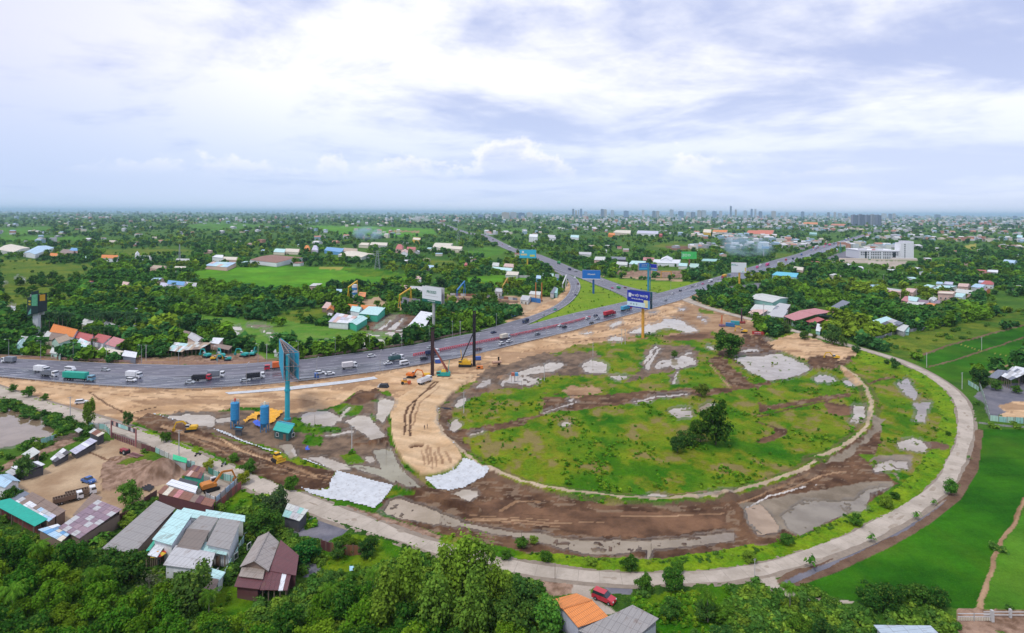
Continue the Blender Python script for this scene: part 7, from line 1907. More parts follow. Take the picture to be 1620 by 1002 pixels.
def pile_rig(px, py, mast_h, col, mast, label, rz, bx, lean):
 g = G(px, py); r = thing('pile_rig', label, 'pile rig', (g.x, g.y, .1), 0)
 LAND.append((g.x, g.y, 'the ' + label.split(' with')[0]))
 mb = MB()
 for a in ((-.6, -.6), (.6, -.6), (.6, .6), (-.6, .6)): mb.bar((*a, 0), (*a, mast_h), .32)
 for k in range(int(mast_h / 1.1)):
  z = k * 1.1; mb.bar((-.45,-.45,z),(.45,-.45,z + 1.1),.1); mb.bar((.45,.45,z),(-.45,.45,z + 1.1),.1); mb.bar((.45,-.45,z),(.45,.45,z + 1.1),.1)
 mb.cyl((0, -.2, .3), (0, -.2, mast_h * .96), .6, None, 8)
 mb.build('mast', mat('mast %s' % (mast,), mast, .6, dirt=.3), r)
 MB().box(-.7,.7,-.7,.7,mast_h,mast_h + .8).cyl((-.8,0,mast_h + .4),(.8,0,mast_h + .4),.5,None,8).build('mast_head',DARK,r)
 for y in (-1.7,1.7): MB().prism([(bx - 3.4,.15),(bx - 3.1,0),(bx + 3.1,0),(bx + 3.4,.15),(bx + 3.4,.8),(bx + 3.0,1.1),(bx - 3,1.1),(bx - 3.4,.8)],y - .45,y + .45).build('track',RUBBER,r)
 MB().prism([(bx - 2.6,1.2),(bx - 3.0,2.0),(bx - 2.4,3.0),(bx + 2.8,3.0),(bx + 3.2,2.2),(bx + 3.0,1.2)],-1.6,1.6).build('body',MATTE,r,color=col)
 MB().box(bx - 1.2,bx + 1.2,-1.2,1.0,3.0,3.9,tx=.2,ty=.2).build('engine_cover',MATTE,r,color=(.70,.42,.03))
 c = MB().box(bx - 3.3,bx - 1.6,-1.9,-.9,1.6,3.3).build('cab',MATTE,r,color=col); MB().box(bx - 3.35,bx - 1.7,-1.93,-1.0,2.3,3.1).build('window',DARKG,c)
 st = MB()
 for y in (-1.3, 1.3): st.bar((bx + lean, y, 1.6), (0, y * .15, mast_h * .66), .5)
 st.build('stay',mat('stay %s' % (mast,),(.25,.07,.05) if col[1] > .2 and col[0] < .2 else (.03,.03,.035),.6),r)
 MB().bar((bx + lean * .7, 0, 3), (bx + lean * .9, 0, 8.5), .3).build('gantry', MATTE, r, color=col)
pile_rig(684,598,23.5,(.02,.36,.32),(.05,.025,.03),'first pile rig with a dark mast and teal crawler body',0,5.5,3.0)
pile_rig(750,580,28,YE,(.012,.012,.018),'second pile rig with a taller black mast and yellow crawler body',0,-4.6,-2.6)

def silo(px, py, cap, label):
 g = G(px, py); r = thing('silo', label, 'silo', (g.x, g.y, 0), 0, 'blue cement silos')
 c = (.03, .26, .52)
 MB().cyl((0,0,3.2),(0,0,9.2),1.5,None,20).cyl((0,0,9.2),(0,0,9.7),1.5,.6,20).cyl((0,0,1.5),(0,0,3.2),.3,1.5,20).build('tank',MATTE,r,color=c,smooth=False)
 for k in range(4):
  a = math.pi / 4 + k * math.pi / 2; x, y = 1.4 * math.cos(a), 1.4 * math.sin(a)
  MB().box(x - .12, x + .12, y - .12, y + .12, 0, 4.6).build('leg', MATTE, r, color=(.03, .2, .42))
 for z in (3.4,5.3,7.2,9.1): MB().cyl((0,0,z),(0,0,z + .12),1.56,None,20).build('hoop',MATTE,r,color=(.05,.32,.60))
 rl = MB()
 for k in range(12):
  a = k * math.pi / 6; rl.bar((1.35 * math.cos(a),1.35 * math.sin(a),9.3),(1.35 * math.cos(a),1.35 * math.sin(a),10.2),.05)
  rl.bar((1.35 * math.cos(a),1.35 * math.sin(a),10.2),(1.35 * math.cos(a + .53),1.35 * math.sin(a + .53),10.2),.05)
 rl.build('railing', mat('pale blue steel', (.3, .55, .65), .5), r)
 MB().cyl((0, 0, 9.7), (0, 0, 10.9), .45, .35, 8).build('filter', MATTE, r, color=cap)
 MB().bar((1.6, 0, .2), (1.6, 0, 9.5), .12, .4).build('ladder', STEEL, r)
silo(371.6,677,(.55,.10,.06),'left blue cement silo with a red filter cap'); silo(418.5,683,(.7,.66,.5),'right blue cement silo with a cream filter tip')
OCC.append([tuple(G(*p)[:2]) for p in ((922, 932), (992, 932), (1003, 978), (932, 978))])
g = G(371.6, 677); LAND.append((g.x, g.y, 'the blue cement silos'))
house('Q1','958,700 1276,768 1386,650 1040,580',2.9,'m',(.02,.40,.33),(.02,.10,.10),'site cabin with a sloping teal sheet roof below the teal billboard',name='cabin',cat='cabin',roofm=CLEAN,win=2,rise=.9)
house('Q1','180,690 350,705 385,650 215,628',2.2,'f',(.04,.36,.58),'dark','low blue roofed generator shelter beside the left silo',name='shelter',cat='shelter')
house('Q1','1040,575 1330,640 1390,610 1100,555',3.1,'f',(.18,.52,.62),(.10,.42,.55),'pale blue water tank row behind the teal cabin',name='tank_row',cat='tank')

def drape(name, label, crop, P, m, cat=None, h=.10, wav=.0, kind=None, color=None, seed=1):
 """a cloth laid over the ground: follows its relief"""
 k = inside(pts(P, crop), GPX, GPY)
 SHEETS.append(k)
 rows, cols = np.where(k.any(1))[0], np.where(k.any(0))[0]
 idx = {}; V = []; Fc = []
 wv = fbm(GX / 1.3, GY / 1.6, 70 + seed, 3)
 for i in range(rows[0], rows[-1]):
  for j in range(cols[0], cols[-1]):
   if k[i, j] and k[i + 1, j] and k[i, j + 1] and k[i + 1, j + 1]:
    q = []
    for a, b in ((i, j), (i, j + 1), (i + 1, j + 1), (i + 1, j)):
     if (a, b) not in idx:
      idx[a, b] = len(V); V.append((GX[a, b], GY[a, b], max(GZ[a, b], -.1) + h + wav * wv[a, b]))
     q.append(idx[a, b])
    Fc.append(q[::-1])
 if not V: return
 mb = MB(); mb.v = V; mb.f = [tuple(f) for f in Fc]; mb.mi = [0] * len(Fc)
 c = V[len(V) // 2]; mb.v = [(v[0] - c[0], v[1] - c[1], v[2]) for v in V]
 o = mb.build(name, m, loc=(c[0], c[1], 0), smooth=True, color=color)
 return tag(o, label, cat)
GEO = mat('white geotextile', (.54, .56, .57), .7, var=.16, scale=.35, dirt=.45, bump=.4, bscale=.35)
SHEETS = []
drape('geotextile_sheet','big white geotextile sheet at the end of the dark earth bank','F2','430,185 520,200 600,192 612,150 648,85 760,115 975,172 920,250 862,305 720,270 600,250 500,225',GEO,'sheet',.12,.10)
drape('geotextile_sheet','white geotextile sheet below the end of the sand ramp','F5','440,625 520,612 560,604 640,570 690,510 760,535 870,600 780,650 700,692 600,715 520,700 470,660',GEO,'sheet',.12,.10,seed=2)
q_ = [G(*p) for p in pts('280,408 520,390 800,362 1200,318 1462,283 1492,300 1250,335 800,388 310,424', 'B')]
tag(MB().poly([(p.x,p.y,.16) for p in q_]).build('geotextile_strip',GEO),'long white geotextile strip along the highway side of the sand','sheet')
drape('edge_strip','white liner edge along the left pool behind the yellow excavator','P3','515,85 560,90 700,150 800,180 780,192 680,162 530,105',GEO,'sheet',.2,.2)
drape('edge_strip','white liner edge between dark bank and silo ground','B','170,690 260,710 340,745 430,790 600,850 740,890 760,900 720,900 600,872 430,815 320,765 180,705',GEO,'sheet',.15,.4)
drape('edge_strip','white liner edge at the lower end of the dark bank','P4','-10,838 60,855 150,895 235,925 240,940 150,920 -10,862',GEO,'sheet',.25,.2)
drape('edge_strip','white liner edge along the left side of the sand ramp','P4','990,270 1005,290 960,380 940,480 935,600 960,720 1030,810 1010,805 950,735 922,600 925,480 948,370',GEO,'sheet',.25,.2)
drape('edge_strip','white liner edge along the right side of the sand ramp','P4','1600,120 1600,140 1530,210 1460,290 1420,400 1418,470 1450,570 1500,650 1603,740 1603,770 1560,730 1480,650 1435,580 1398,470 1405,380 1440,285 1520,195',GEO,'sheet',.25,.2)
drape('tarpaulin','orange yellow tarpaulin sheets spread behind the silos','Q1','400,520 470,440 560,395 700,335 870,272 1000,310 1195,350 1120,430 1040,520 940,612 870,632 860,500 720,430 650,470 660,560 560,500 440,580 270,560',mat('amber tarp',(.78,.38,.02),.6,var=.3,scale=.8,bump=.6),'tarpaulin',.3,.9)
drape('tarpaulin','royal blue tarpaulin beside the right silo','Q1','540,620 610,545 735,590 725,725 620,690',mat('blue tarp',(.02,.09,.55),.5,var=.3),'tarpaulin',1.1,.8)
drape('tarpaulin','bright blue tarpaulins in the works beside the pink roof','N2','170,440 230,395 320,410 310,430 200,470',mat('sky tarp',(.03,.26,.55),.5,var=.3),'tarpaulin',2.6,1)
drape('tarpaulin','pale blue plastic heap in the grass behind the old house','F2','712,655 735,640 758,655 750,680 720,682',mat('pale tarp',(.35,.6,.7),.5,var=.4),'tarpaulin',.5,.9)
drape('tarpaulin','small royal blue plastic heap in the left wet ground','B','905,860 940,850 955,890 920,900',mat('blue tarp'),'tarpaulin',.6,1)
drape('shade_cloth','black cloth lying on the pens by the yard gate','A','400,870 430,825 480,850 440,890',mat('black cloth',(.02,.02,.025),.8),'cloth',.4,.3)
drape('shade_cloth','black mat lying on the yard right of the rubble heap','F1','830,130 900,105 945,120 900,155',mat('black cloth'),'cloth',.2,.3)

def small(name, label, cat, px, py, rz, parts_, group=None, z=.1, s=1.0):
 g = G(px, py); r = thing(name, label, cat, (g.x, g.y, z), rz, group, s)
 for nm, fn, m, c in parts_:
  mb = MB(); fn(mb); mb.build(nm, m, r, color=c)
 return r

def tracks_(mb):
 for y in (-1.1,1.1): mb.prism([(-1.6,0),(1.6,0),(1.8,.5),(1.3,.9),(-1.3,.9),(-1.8,.5)],y - .25,y + .25)
small('bulldozer','small yellow bulldozer on the dark graded bank','bulldozer',439,732,-.7,[('track',tracks_,RUBBER,None),('body',lambda m: m.box(-1.4,1.7,-.8,.8,.6,1.7),MATTE,YE),('cab',lambda m: m.box(-1.2,.3,-.7,.7,1.7,2.6,tx=.1),MATTE,YE),('window',lambda m: m.box(-1.1,.34,-.74,.74,1.9,2.4),DARKG,None),
      ('blade',lambda m: m.prism([(2.2,.1),(2.5,.2),(2.3,.7),(2.5,1.2),(2.3,1.2),(2.1,.7)],-1.6,1.6),MATTE,YE)],z=.5)
small('road_roller','yellow and red roller left of the white tipper truck','roller',642,608,.15,[('drum',lambda m: m.cyl((1.6,-1,.75),(1.6,1,.75),.75,None,14),MATTE,(.5,.1,.03)),('wheel',lambda m: m.cyl((-1.5,-1,.7),(-1.5,1,.7),.7,None,12),RUBBER,None),('body',lambda m: m.box(-2.1,.6,-.85,.85,.8,1.7),MATTE,(.70,.30,.02)),
      ('canopy',lambda m: m.box(-1.2,.4,-.8,.8,2.5,2.6).box(-1.1,-1,-.7,.7,1.7,2.5).box(.2,.3,-.7,.7,1.7,2.5),MATTE,(.1,.1,.1)),('yoke',lambda m: m.box(.5,2.4,-1.1,1.1,.9,1.15),MATTE,(.6,.12,.03))])
small('fuel_tank','yellow fuel tank at the foot of the first mast','tank',675,597,.0,[('tank',lambda m: m.cyl((-1.7,0,1.1),(1.7,0,1.1),.95,None,14),MATTE,YE),('cradle',lambda m: m.box(-1.2,-.9,-.8,.8,0,.5).box(.9,1.2,-.8,.8,0,.5),DARK,None)])
small('generator','orange generator box right of the second pile rig','generator',759,584,.1,[('body',lambda m: m.box(-1.6,1.6,-.8,.8,.2,1.6),MATTE,(.66,.2,.04)),('grille',lambda m: m.box(-1.2,.2,-.84,-.8,.5,1.3),DARK,None),('skid',lambda m: m.box(-1.7,1.7,-.9,.9,0,.2),DARK,None)])
small('container','blue site container behind the second pile rig','container',756,570,.2,[('body',lambda m: [m.box(-1.6,1.6,-.9,.9,.1,1.9)] + [m.box(-1.5 + k * .4,-1.35 + k * .4,-.94,.94,.2,1.8) for k in range(8)],MATTE,(.04,.12,.42)),('door',lambda m: m.box(1.6,1.63,-.8,.8,.2,1.8),MATTE,(.05,.15,.45))])
small('container','white and blue cabin behind the first pile rig','container',693,575,.2,[('body',lambda m: m.box(-1.5,1.5,-.9,.9,.1,2.2),MATTE,(.04,.10,.40)),('roof',lambda m: m.box(-1.6,1.6,-1,1,2.2,2.35),MATTE,(.6,.65,.7))])
small('pipe_section','big rusty steel pipe end on a stand beside the sand verge','pipe',787,578,.5,[('pipe',lambda m: m.cyl((-3,0,1.6),(2,0,1.4),.75,None,16),MATTE,(.50,.30,.20)),('mouth',lambda m: m.cyl((2,0,1.4),(2.05,0,1.4),.6,None,16),DARK,None),('stand',lambda m: m.box(.6,1.2,-.8,.8,0,.8),DARK,None),('sign',lambda m: m.box(.2,1.1,-.1,0,2.2,4.2),DARK,None)])
small('covered_stack','stack of goods under a black sheet with a white end on the sand','stack',607,613,-.1,[('cover',lambda m: m.prism([(-1.9,0),(-1.6,1.4),(1.5,1.5),(2.3,0)],-1.3,1.3),CLOTH,(.03,.035,.045)),('white_end',lambda m: m.prism([(-2.9,.1),(-2.2,1.1),(-1.65,1.45),(-1.95,.1)],-1.0,1.2),CLOTH,(.7,.72,.74))])
for k,(x,y,c,w) in enumerate(((1155,517,(.03,.16,.36),'blue'),(1163,514,(.03,.30,.34),'teal'))):
 small('container','%s site container in the right hand work camp' % w,'container',x,y,-.4,[('body',lambda m: [m.box(-3,3,-1.2,1.2,.1,2.6)] + [m.box(-2.9 + k * .5,-2.7 + k * .5,-1.25,1.25,.2,2.5) for k in range(12)],MATTE,c),('door',lambda m: m.box(3,3.05,-1.1,1.1,.2,2.5),MATTE,c)])
small('drill_rig','dark red drilling rig in the right hand work camp','drill rig',1173,512,0,[('mast',lambda m: m.bar((0,0,0),(0,0,11),.7).bar((.5,0,0),(.3,0,9),.3),MATTE,(.09,.04,.06)),('base',lambda m: m.box(-1.5,2.5,-1.2,1.2,.2,1.6),MATTE,(.34,.06,.05)),('stay',lambda m: m.bar((2.2,0,1.4),(0,0,7),.2),MATTE,(.4,.1,.06))])
small('drill_rig','orange drilling rig at the left end of the right hand work camp','drill rig',1142,517,0,[('mast',lambda m: m.bar((0,0,0),(0,0,8),.6).bar((-1.6,0,0),(-.2,0,6),.25),MATTE,(.58,.14,.04)),('base',lambda m: m.box(-1.8,2,-1.2,1.2,.2,1.5),MATTE,(.2,.12,.2))])
small('formwork_pen','dark red steel pen in the right hand work camp','pen',1199,530,-.3,[('side',lambda m: [m.box(-3.5 + k * 1.0,-3.3 + k * 1.0,-1.7,-1.5,0,2.2) for k in range(8)] + [m.box(-3.5,3.6,-1.68,-1.52,1,1.3)],MATTE,(.40,.03,.03)),('back',lambda m: m.box(-3.5,3.5,1.4,1.5,0,2),MATTE,(.45,.05,.04)),('load',lambda m: m.box(-2,2,-1,1,.1,1.4),MATTE,(.5,.35,.35))])
for k, (x, c, w) in enumerate(((811.5, (.45, .13, .08), 'rusty'), (817, (.08, .30, .50), 'blue'))):
 small('water_tank','%s tank on stilts at the meadow pond' % w,'tank',x,605,0,[('tank',lambda m: m.box(-.9,.9,-.8,.8,3.0,4.4,tx=.2),MATTE,c),('leg',lambda m: m.bar((-.7,0,0),(-.7,0,3),.14).bar((.7,0,0),(.7,0,3),.14),WOOD,None)],'tanks on stilts')
small('inflatable_tube','black hose bundle lying beside the berm of the sand ramp','hose',703,649,-.2,[('hose',lambda m: m.cyl((-2.4,0,.45),(2.2,.4,.4),.5,.4,10),CLOTH,(.03,.035,.05)),('tip',lambda m: m.cyl((2.2,.4,.4),(3,.2,.3),.4,.1,8),CLOTH,(.03,.03,.04))])
small('farm_harrow','red farm tractor with a long trailer parked behind the yard fence','tractor',198,719,-.45,[('body',lambda m: m.box(-2,1.2,-.6,.6,.7,1.6),MATTE,(.30,.04,.05)),('wheel',lambda m: m.cyl((.6,-.9,.8),(.6,.9,.8),.8,None,12).cyl((-1.6,-.7,.45),(-1.6,.7,.45),.45,None,10),RUBBER,None),('rim',lambda m: m.cyl((.6,-.95,.8),(.6,.95,.8),.4,None,10),STEEL,None),
      ('trailer',lambda m: [m.box(2.4,8,-1.1,-.7,.5,.7),m.box(2.4,8,.7,1.1,.5,.7)] + [m.box(2.6 + k * .7,2.8 + k * .7,-.7,.7,.5,.7) for k in range(8)],MATTE,(.26,.12,.11)),('drawbar',lambda m: m.bar((1.2,0,.6),(2.6,0,.6),.15),DARK,None)])
small('scrap_pile','timber and scrap stack beside the teal fence','stack',113,693,.45,[('plank',(lambda k: lambda m: m.box(-6 + k,2 + k * .9,-1.6 + k * .45,-1.35 + k * .45,.1 + k % 3 * .35,.35 + k % 3 * .35))(k),WOOD,None) for k in range(8)])
small('parasol','red and yellow parasol beside the white porch','parasol',250,894,.2,[('canopy',lambda m: [m.poly([(0,0,3.1),(1.7 * math.cos(a),1.7 * math.sin(a),2.4),(1.7 * math.cos(a + .785),1.7 * math.sin(a + .785),2.4)],k % 2) for k,a in enumerate([q * .785 for q in range(8)])],[mat('parasol red',(.6,.06,.03),.7),mat('parasol yellow',(.75,.5,.05),.7)],None),('pole',lambda m: m.cyl((0,0,0),(0,0,3),.05),STEEL,None)])
small('market_awning','orange awning beside the parasol','awning',257,884,.6,[('cloth',lambda m: m.prism([(-1.6,2.3),(0,2.9),(1.6,2.3),(0,2.75)],-1.4,1.4),CLOTH,(.75,.17,.03)),('post',lambda m: m.box(-1.5,-1.4,-1.3,-1.2,0,2.3).box(1.4,1.5,-1.3,-1.2,0,2.3),WOOD,None)])
for x,y,c,w,rz in ((313,722,(.05,.05,.06),'first motorbike parked on the verge of the service road',.9),(354,738,(.3,.32,.36),'second motorbike parked farther along the verge',1.2)):
 small('motorbike',w,'motorbike',x,y,rz,[('frame',lambda m: m.box(-.5,.4,-.12,.12,.45,.85),MATTE,c),('wheel',lambda m: m.cyl((-.65,-.05,.3),(-.65,.05,.3),.3,None,12),RUBBER,None),('wheel',lambda m: m.cyl((.65,-.05,.3),(.65,.05,.3),.3,None,12),RUBBER,None),('seat',lambda m: m.box(-.7,.1,-.14,.14,.85,.95),RUBBER,None),('handlebar',lambda m: m.bar((.45,-.3,1.1),(.45,.3,1.1),.05).bar((.45,0,1.1),(.65,0,.35),.08),STEEL,None)],'motorbikes on the verge',s=1.15)
st_ = [MB().cyl((0, 0, 2.2 * k + 6 * 0), (0, 0, 2.2 * (k + 1)), 2.5, None, 18) for k in range(6)]
g = G(561,474); r = thing('striped_tower','blue and white striped cylindrical plant tower above the factory yard','tower',g)
LAND.append((g.x, g.y, 'the striped tower'))
for k, m_ in enumerate(st_): m_.build('stripe', MATTE, r, color=(.70, .74, .78) if k % 2 else (.03, .20, .46))
MB().cyl((0, 0, 13.2), (0, 0, 13.6), 2.6, None, 18).build('cap', MATTE, r, color=(.7, .74, .78))
for (x0,y0,x1,y1,h0,h1,c,w) in ((632,488,650,483,11,15,YE,'slanting yellow conveyor gantry beside the dark gravel roof'),(551,480,565,474,14,17,YE,'yellow gantry crane over the orange shelter'),(723,473,735,466,8,13,(.03,.2,.5),'blue conveyor gantry in the red earth yard'),
                                      (795,463,803,458,6,12,(.5,.26,.04),'slanting ochre conveyor in the piling yard'),(1046,440,1062,440,8,8,(.6,.33,.03),'orange yellow portal frame in the yard beyond the median'),(890,462,896,456,8,14,(.6,.6,.6),'white slanting conveyor beside the dirt track')):
 a, b = G(x0, y0), G(x1, y1); r = thing('gantry', w, 'gantry', a); d = b - a
 MB().bar((0, 0, h0), (d.x, d.y, h1), 1.0, .9).build('beam', MATTE, r, color=c)
 for q, hh in ((Vector((0, 0, 0)), h0), (Vector((d.x, d.y, 0)), h1)):
  MB().bar((q.x - 1,q.y - .6,0),(q.x,q.y,hh),.45).bar((q.x + 1,q.y + .6,0),(q.x,q.y,hh),.45).build('leg',MATTE,r,color=c)
for x, w in ((847.5, 'left'), (857, 'right')):
 g = G(x,477); r = thing('mast','%s one of two orange masts in the piling yard' % w,'mast',g,0,'orange masts'); MB().bar((0,0,0),(0,0,17),.8).build('shaft',MATTE,r,color=(.5,.16,.04)); MB().box(-.9,.9,-.9,.9,0,.8).build('foot',DARK,r)
small('farm_gate','pale farm gate with lattice base at the bottom right','gate',1541,984,0,[('rail',lambda m: m.bar((-3.2,0,1.5),(3.2,0,1.5),.09).bar((-3.2,0,.9),(3.2,0,.9),.09),mat('pale gate paint',(.55,.57,.58),.6),None),('lattice',lambda m: [m.box(-3.2 + k * .32,-3.05 + k * .32,-.05,.05,.15,.75) for k in range(20)],mat('cream paint',(.66,.62,.5),.7),None),
      ('post',lambda m: m.box(3.3,3.8,-.3,.3,0,2.2,tx=.05),mat('cast concrete'),None),('post',lambda m: m.box(-.05,.05,-.06,.06,0,1.6),STEEL,None)])
small('concrete_fence','low concrete rail fence right of the farm gate','fence',1592,978,0,[('rail',lambda m: m.bar((-4.5,0,.5),(7,0,.5),.14).bar((-4.5,0,1.1),(7,0,1.1),.12),mat('cast concrete'),None),('post',lambda m: m.box(.6,1.0,-.2,.2,0,1.7),mat('cast concrete'),None),('post',lambda m: m.box(5.6,6.0,-.2,.2,0,1.7),mat('cast concrete'),None)])

def person(px, py, rz, col, label, z):
 """one continuous skinned figure, standing"""
 J = [(0,0,.92),(0,0,1.15),(0,0,1.42),(0,0,1.53),(0,0,1.62),(0,0,1.72),(.09,0,.88),(.11,.03,.48),(.12,0,.06),(.12,.12,.03),(-.09,0,.88),(-.11,.06,.48),(-.12,-.02,.06),(-.12,.10,.03),
         (.19,0,1.40),(.25,.02,1.12),(.22,.16,.90),(-.19,0,1.40),(-.26,0,1.12),(-.24,.06,.86)]
 E = [(0,1),(1,2),(2,3),(3,4),(4,5),(0,6),(6,7),(7,8),(8,9),(0,10),(10,11),(11,12),(12,13),(2,14),(14,15),(15,16),(2,17),(17,18),(18,19)]
 R_ = [.14,.13,.15,.06,.10,.08,.10,.065,.045,.04,.10,.065,.045,.04,.06,.045,.035,.06,.045,.035]
 me = bpy.data.meshes.new('person'); me.from_pydata([(a * 1.0,b,c) for a,b,c in J],E,[]); me.materials.append(mat('clothing %s' % (col,),col,.9))
 g = G(px, py); o = obj('person', me, loc=(g.x, g.y, z)); o.rotation_euler = (0, 0, rz)
 md = o.modifiers.new('skin', 'SKIN')
 for k, v in enumerate(me.skin_vertices[0].data): v.radius = (R_[k], R_[k] * .8); v.use_root = k == 0
 o.modifiers.new('sub', 'SUBSURF').levels = 1
 tag(o, label, 'person')
person(671.5,685,.4,(.05,.04,.05),'person in dark clothes standing on the middle of the sand ramp',1.15)
person(676, 683, 2.0, (.10, .06, .05), 'second person just right of the dark clothed one on the ramp', 1.15)
person(853, 657, 1.0, (.06, .05, .05), 'person standing in the meadow beside the muddy track', .1)
# ------------------------------------------------------------------ plants
def leaf_mat(name, bright=1.0, color=None):
 m = bpy.data.materials.new(name); m.use_nodes = True
 t = NT(m.node_tree); t.n.clear()
 out = t.node('ShaderNodeOutputMaterial')
 oi = t.node('ShaderNodeObjectInfo'); ge = t.node('ShaderNodeNewGeometry')
 tc = t.node('ShaderNodeTexCoord').outputs['Object']
 r1, r2 = ge.outputs['Random Per Island'], oi.outputs['Random']
 big = t.noise(tc, .35, 3, .6)
 f = t.m('MULTIPLY', t.m('ADD', .55, t.m('MULTIPLY', r1, .75)), t.m('ADD', .60, t.m('MULTIPLY', big, .80)))
 f = t.m('MULTIPLY', f, t.m('ADD', .75, t.m('MULTIPLY', r2, .5)))
 sv = t.node('ShaderNodeVectorMath',{0: oi.outputs['Color']},operation='SCALE'); t.put(sv.inputs['Scale'],t.m('MULTIPLY',f,bright))
 if color: t.l.remove(sv.inputs[0].links[0]); sv.inputs[0].default_value = color
 c = t.mix(t.m('MULTIPLY',t.ss(t.m('ADD',r1,t.m('MULTIPLY',big,.5)),.95,1.3),.55),sv.outputs[0],(.22,.26,.03))
 d = t.node('ShaderNodeBsdfDiffuse', {'Color': c}); tr = t.node('ShaderNodeBsdfTranslucent', {'Color': c})
 mx = t.node('ShaderNodeMixShader', {0: .28, 1: d.outputs[0], 2: tr.outputs[0]})
 t.l.new(mx.outputs[0], out.inputs[0])
 return m

LEAF = leaf_mat('leaves', 1.75)
BARK = mat('bark', (.13, .10, .075), .95, bump=.4)
PBARK = mat('palm bark', (.24, .21, .17), .95)

def quads(C, N, S, name, m, asp=1.0, rng=None):
 """one leaf clump (a bent quad) per centre C, facing N"""
 n = len(C)
 N = N / np.linalg.norm(N, axis=1, keepdims=True)
 r = rng.normal(size=(n,3)); U = np.cross(N,r); U /= np.linalg.norm(U,axis=1,keepdims=True); Vv = np.cross(N,U)
 S = S[:, None]
 P = np.stack([C - U * S - Vv * S * asp * .6,C + U * S * .3 - Vv * S * asp + N * S * .15,C + U * S + Vv * S * asp * .5,C - U * S * .4 + Vv * S * asp - N * S * .2],1)
 me = bpy.data.meshes.new(name)
 me.from_pydata(P.reshape(-1, 3).tolist(), [], (np.arange(4 * n).reshape(-1, 4)).tolist())
 me.materials.append(m)
 return me

def crown_mesh(seed,n,R=1.0,Hc=1.0,base=.35,lobes=9,leaf=.12,droop=0.0,name='crown',thin=0.0,m=None):
 """crown of unit radius scale: lobes in an ellipsoid, leaf clumps on and in the lobes"""
 g = np.random.default_rng(seed)
 L = g.normal(size=(lobes, 3)); L /= np.linalg.norm(L, axis=1, keepdims=True)
 L *= (g.random((lobes, 1)) ** .4) * (.62 if lobes < 15 else .78)
 L[:, 2] = L[:, 2] * Hc * .8 + base + Hc * .5
 L[:, :2] *= R
 lr = (.28 + .24 * g.random(lobes)) * R * (12 / max(lobes, 12)) ** .45
 k = g.integers(0, lobes, n)
 D = g.normal(size=(n, 3)); D /= np.linalg.norm(D, axis=1, keepdims=True)
 D[:, 2] = np.where(D[:, 2] < -.35, -D[:, 2], D[:, 2])
 rr = (1 - .5 * g.random((n, 1)) ** 2.2) * (1 + .24 * g.normal(size=(n, 1)) * (1 + thin))
 C = L[k] + D * rr * lr[k][:, None] * np.array([1, 1, Hc * .85])
 C[:, 2] = np.maximum(C[:, 2], base * .55)
 C[:, 2] -= droop * np.hypot(C[:, 0], C[:, 1]) ** 2
 N = D + g.normal(size=(n, 3)) * .38 + np.array([0, 0, .5])
 S = leaf * (.5 + 1.0 * g.random(n) ** 1.5)
 return quads(C, N, S, name, m or LEAF, .8, g), L, lr

def trunk_mesh(L, base=.35, r=.06, seed=1, name='trunk'):
 mb = MB(); rr = random.Random(seed)
 f = Vector((rr.uniform(-.04, .04), rr.uniform(-.04, .04), base * .9))
 mb.cyl((0, 0, -.02), f, r, r * .7, 7)
 for p in L[:5]:
  q = Vector(p); mid = (f + q) / 2 + Vector((0, 0, .03))
  mb.cyl(f, mid, r * .5, r * .33, 5); mb.cyl(mid, q, r * .33, r * .12, 4)
 return mb.mesh(name, [BARK], True)

PARK = bpy.data.collections.new('prototypes')     # sources for the scattered masses; not linked to the scene

def palm_mesh(seed, fr=15, lsz=1.0, coarse=False):
 g = random.Random(seed); mb = MB(); ht = 1.0
 lean = Vector((g.uniform(-.06, .06), g.uniform(-.06, .06), 0))
 pr = Vector((0, 0, 0)); tk = MB()
 for k in range(4):
  q = Vector((0, 0, (k + 1) / 4)) + lean * ((k + 1) / 4) ** 2
  tk.cyl(pr, q, .028 - .004 * k, .024 - .004 * k, 6, cap=False); pr = q
 for k in range(fr):
  a = 2.4 * k + g.random() * .5; up = .75 - 1.15 * (k / fr) + g.uniform(-.1, .1)
  ln = (.40 + .08 * g.random()) * lsz; p = Vector(pr); d = Vector((math.cos(a), math.sin(a), up)).normalized()
  side = Vector((-math.sin(a), math.cos(a), 0)); ns = 3 if coarse else 6
  for s in range(ns):
   q = p + d * ln / ns
   d = (d + Vector((0, 0, -.95 / ns * 1.2))).normalized()
   w = .115 * lsz * math.sin(math.pi * (s + .9) / (ns + .6)) + .02
   for sg in (-1, 1):
    o = side * sg * w + Vector((0, 0, -w * .55))
    if coarse: mb.poly([p, q, q + o, p + o])
    else:
     m_ = (p + q) / 2
     mb.poly([p, m_, m_ + o + d * .03]); mb.poly([m_, q, q + o + d * .03])
   p = q
 return mb.mesh('crown', [LEAF]), tk.mesh('trunk', [PBARK], True)

def banana_mesh(seed):
 g = random.Random(seed); mb = MB(); tk = MB()
 tk.cyl((0, 0, 0), (0, 0, .5), .05, .035, 6)
 for k in range(9):
  a = 2.4 * k + g.random(); d = Vector((math.cos(a),math.sin(a),1.3 - .1 * k)).normalized(); p = Vector((0,0,.45)); side = Vector((-math.sin(a),math.cos(a),0))
  w0 = .03
  for s in range(4):
   q = p + d * .17; d = (d + Vector((0, 0, -.42))).normalized(); w1 = (.11, .13, .11, .02)[s]
   for sg in (-1, 1):
    mb.poly([p,q,q + side * sg * w1 - Vector((0,0,w1 * .3)),p + side * sg * w0 - Vector((0,0,w0 * .3))])
   p = q; w0 = w1
 return mb.mesh('crown', [LEAF]), tk.mesh('trunk', [mat('banana stem', (.12, .16, .05), .8)])

PROTO = {}

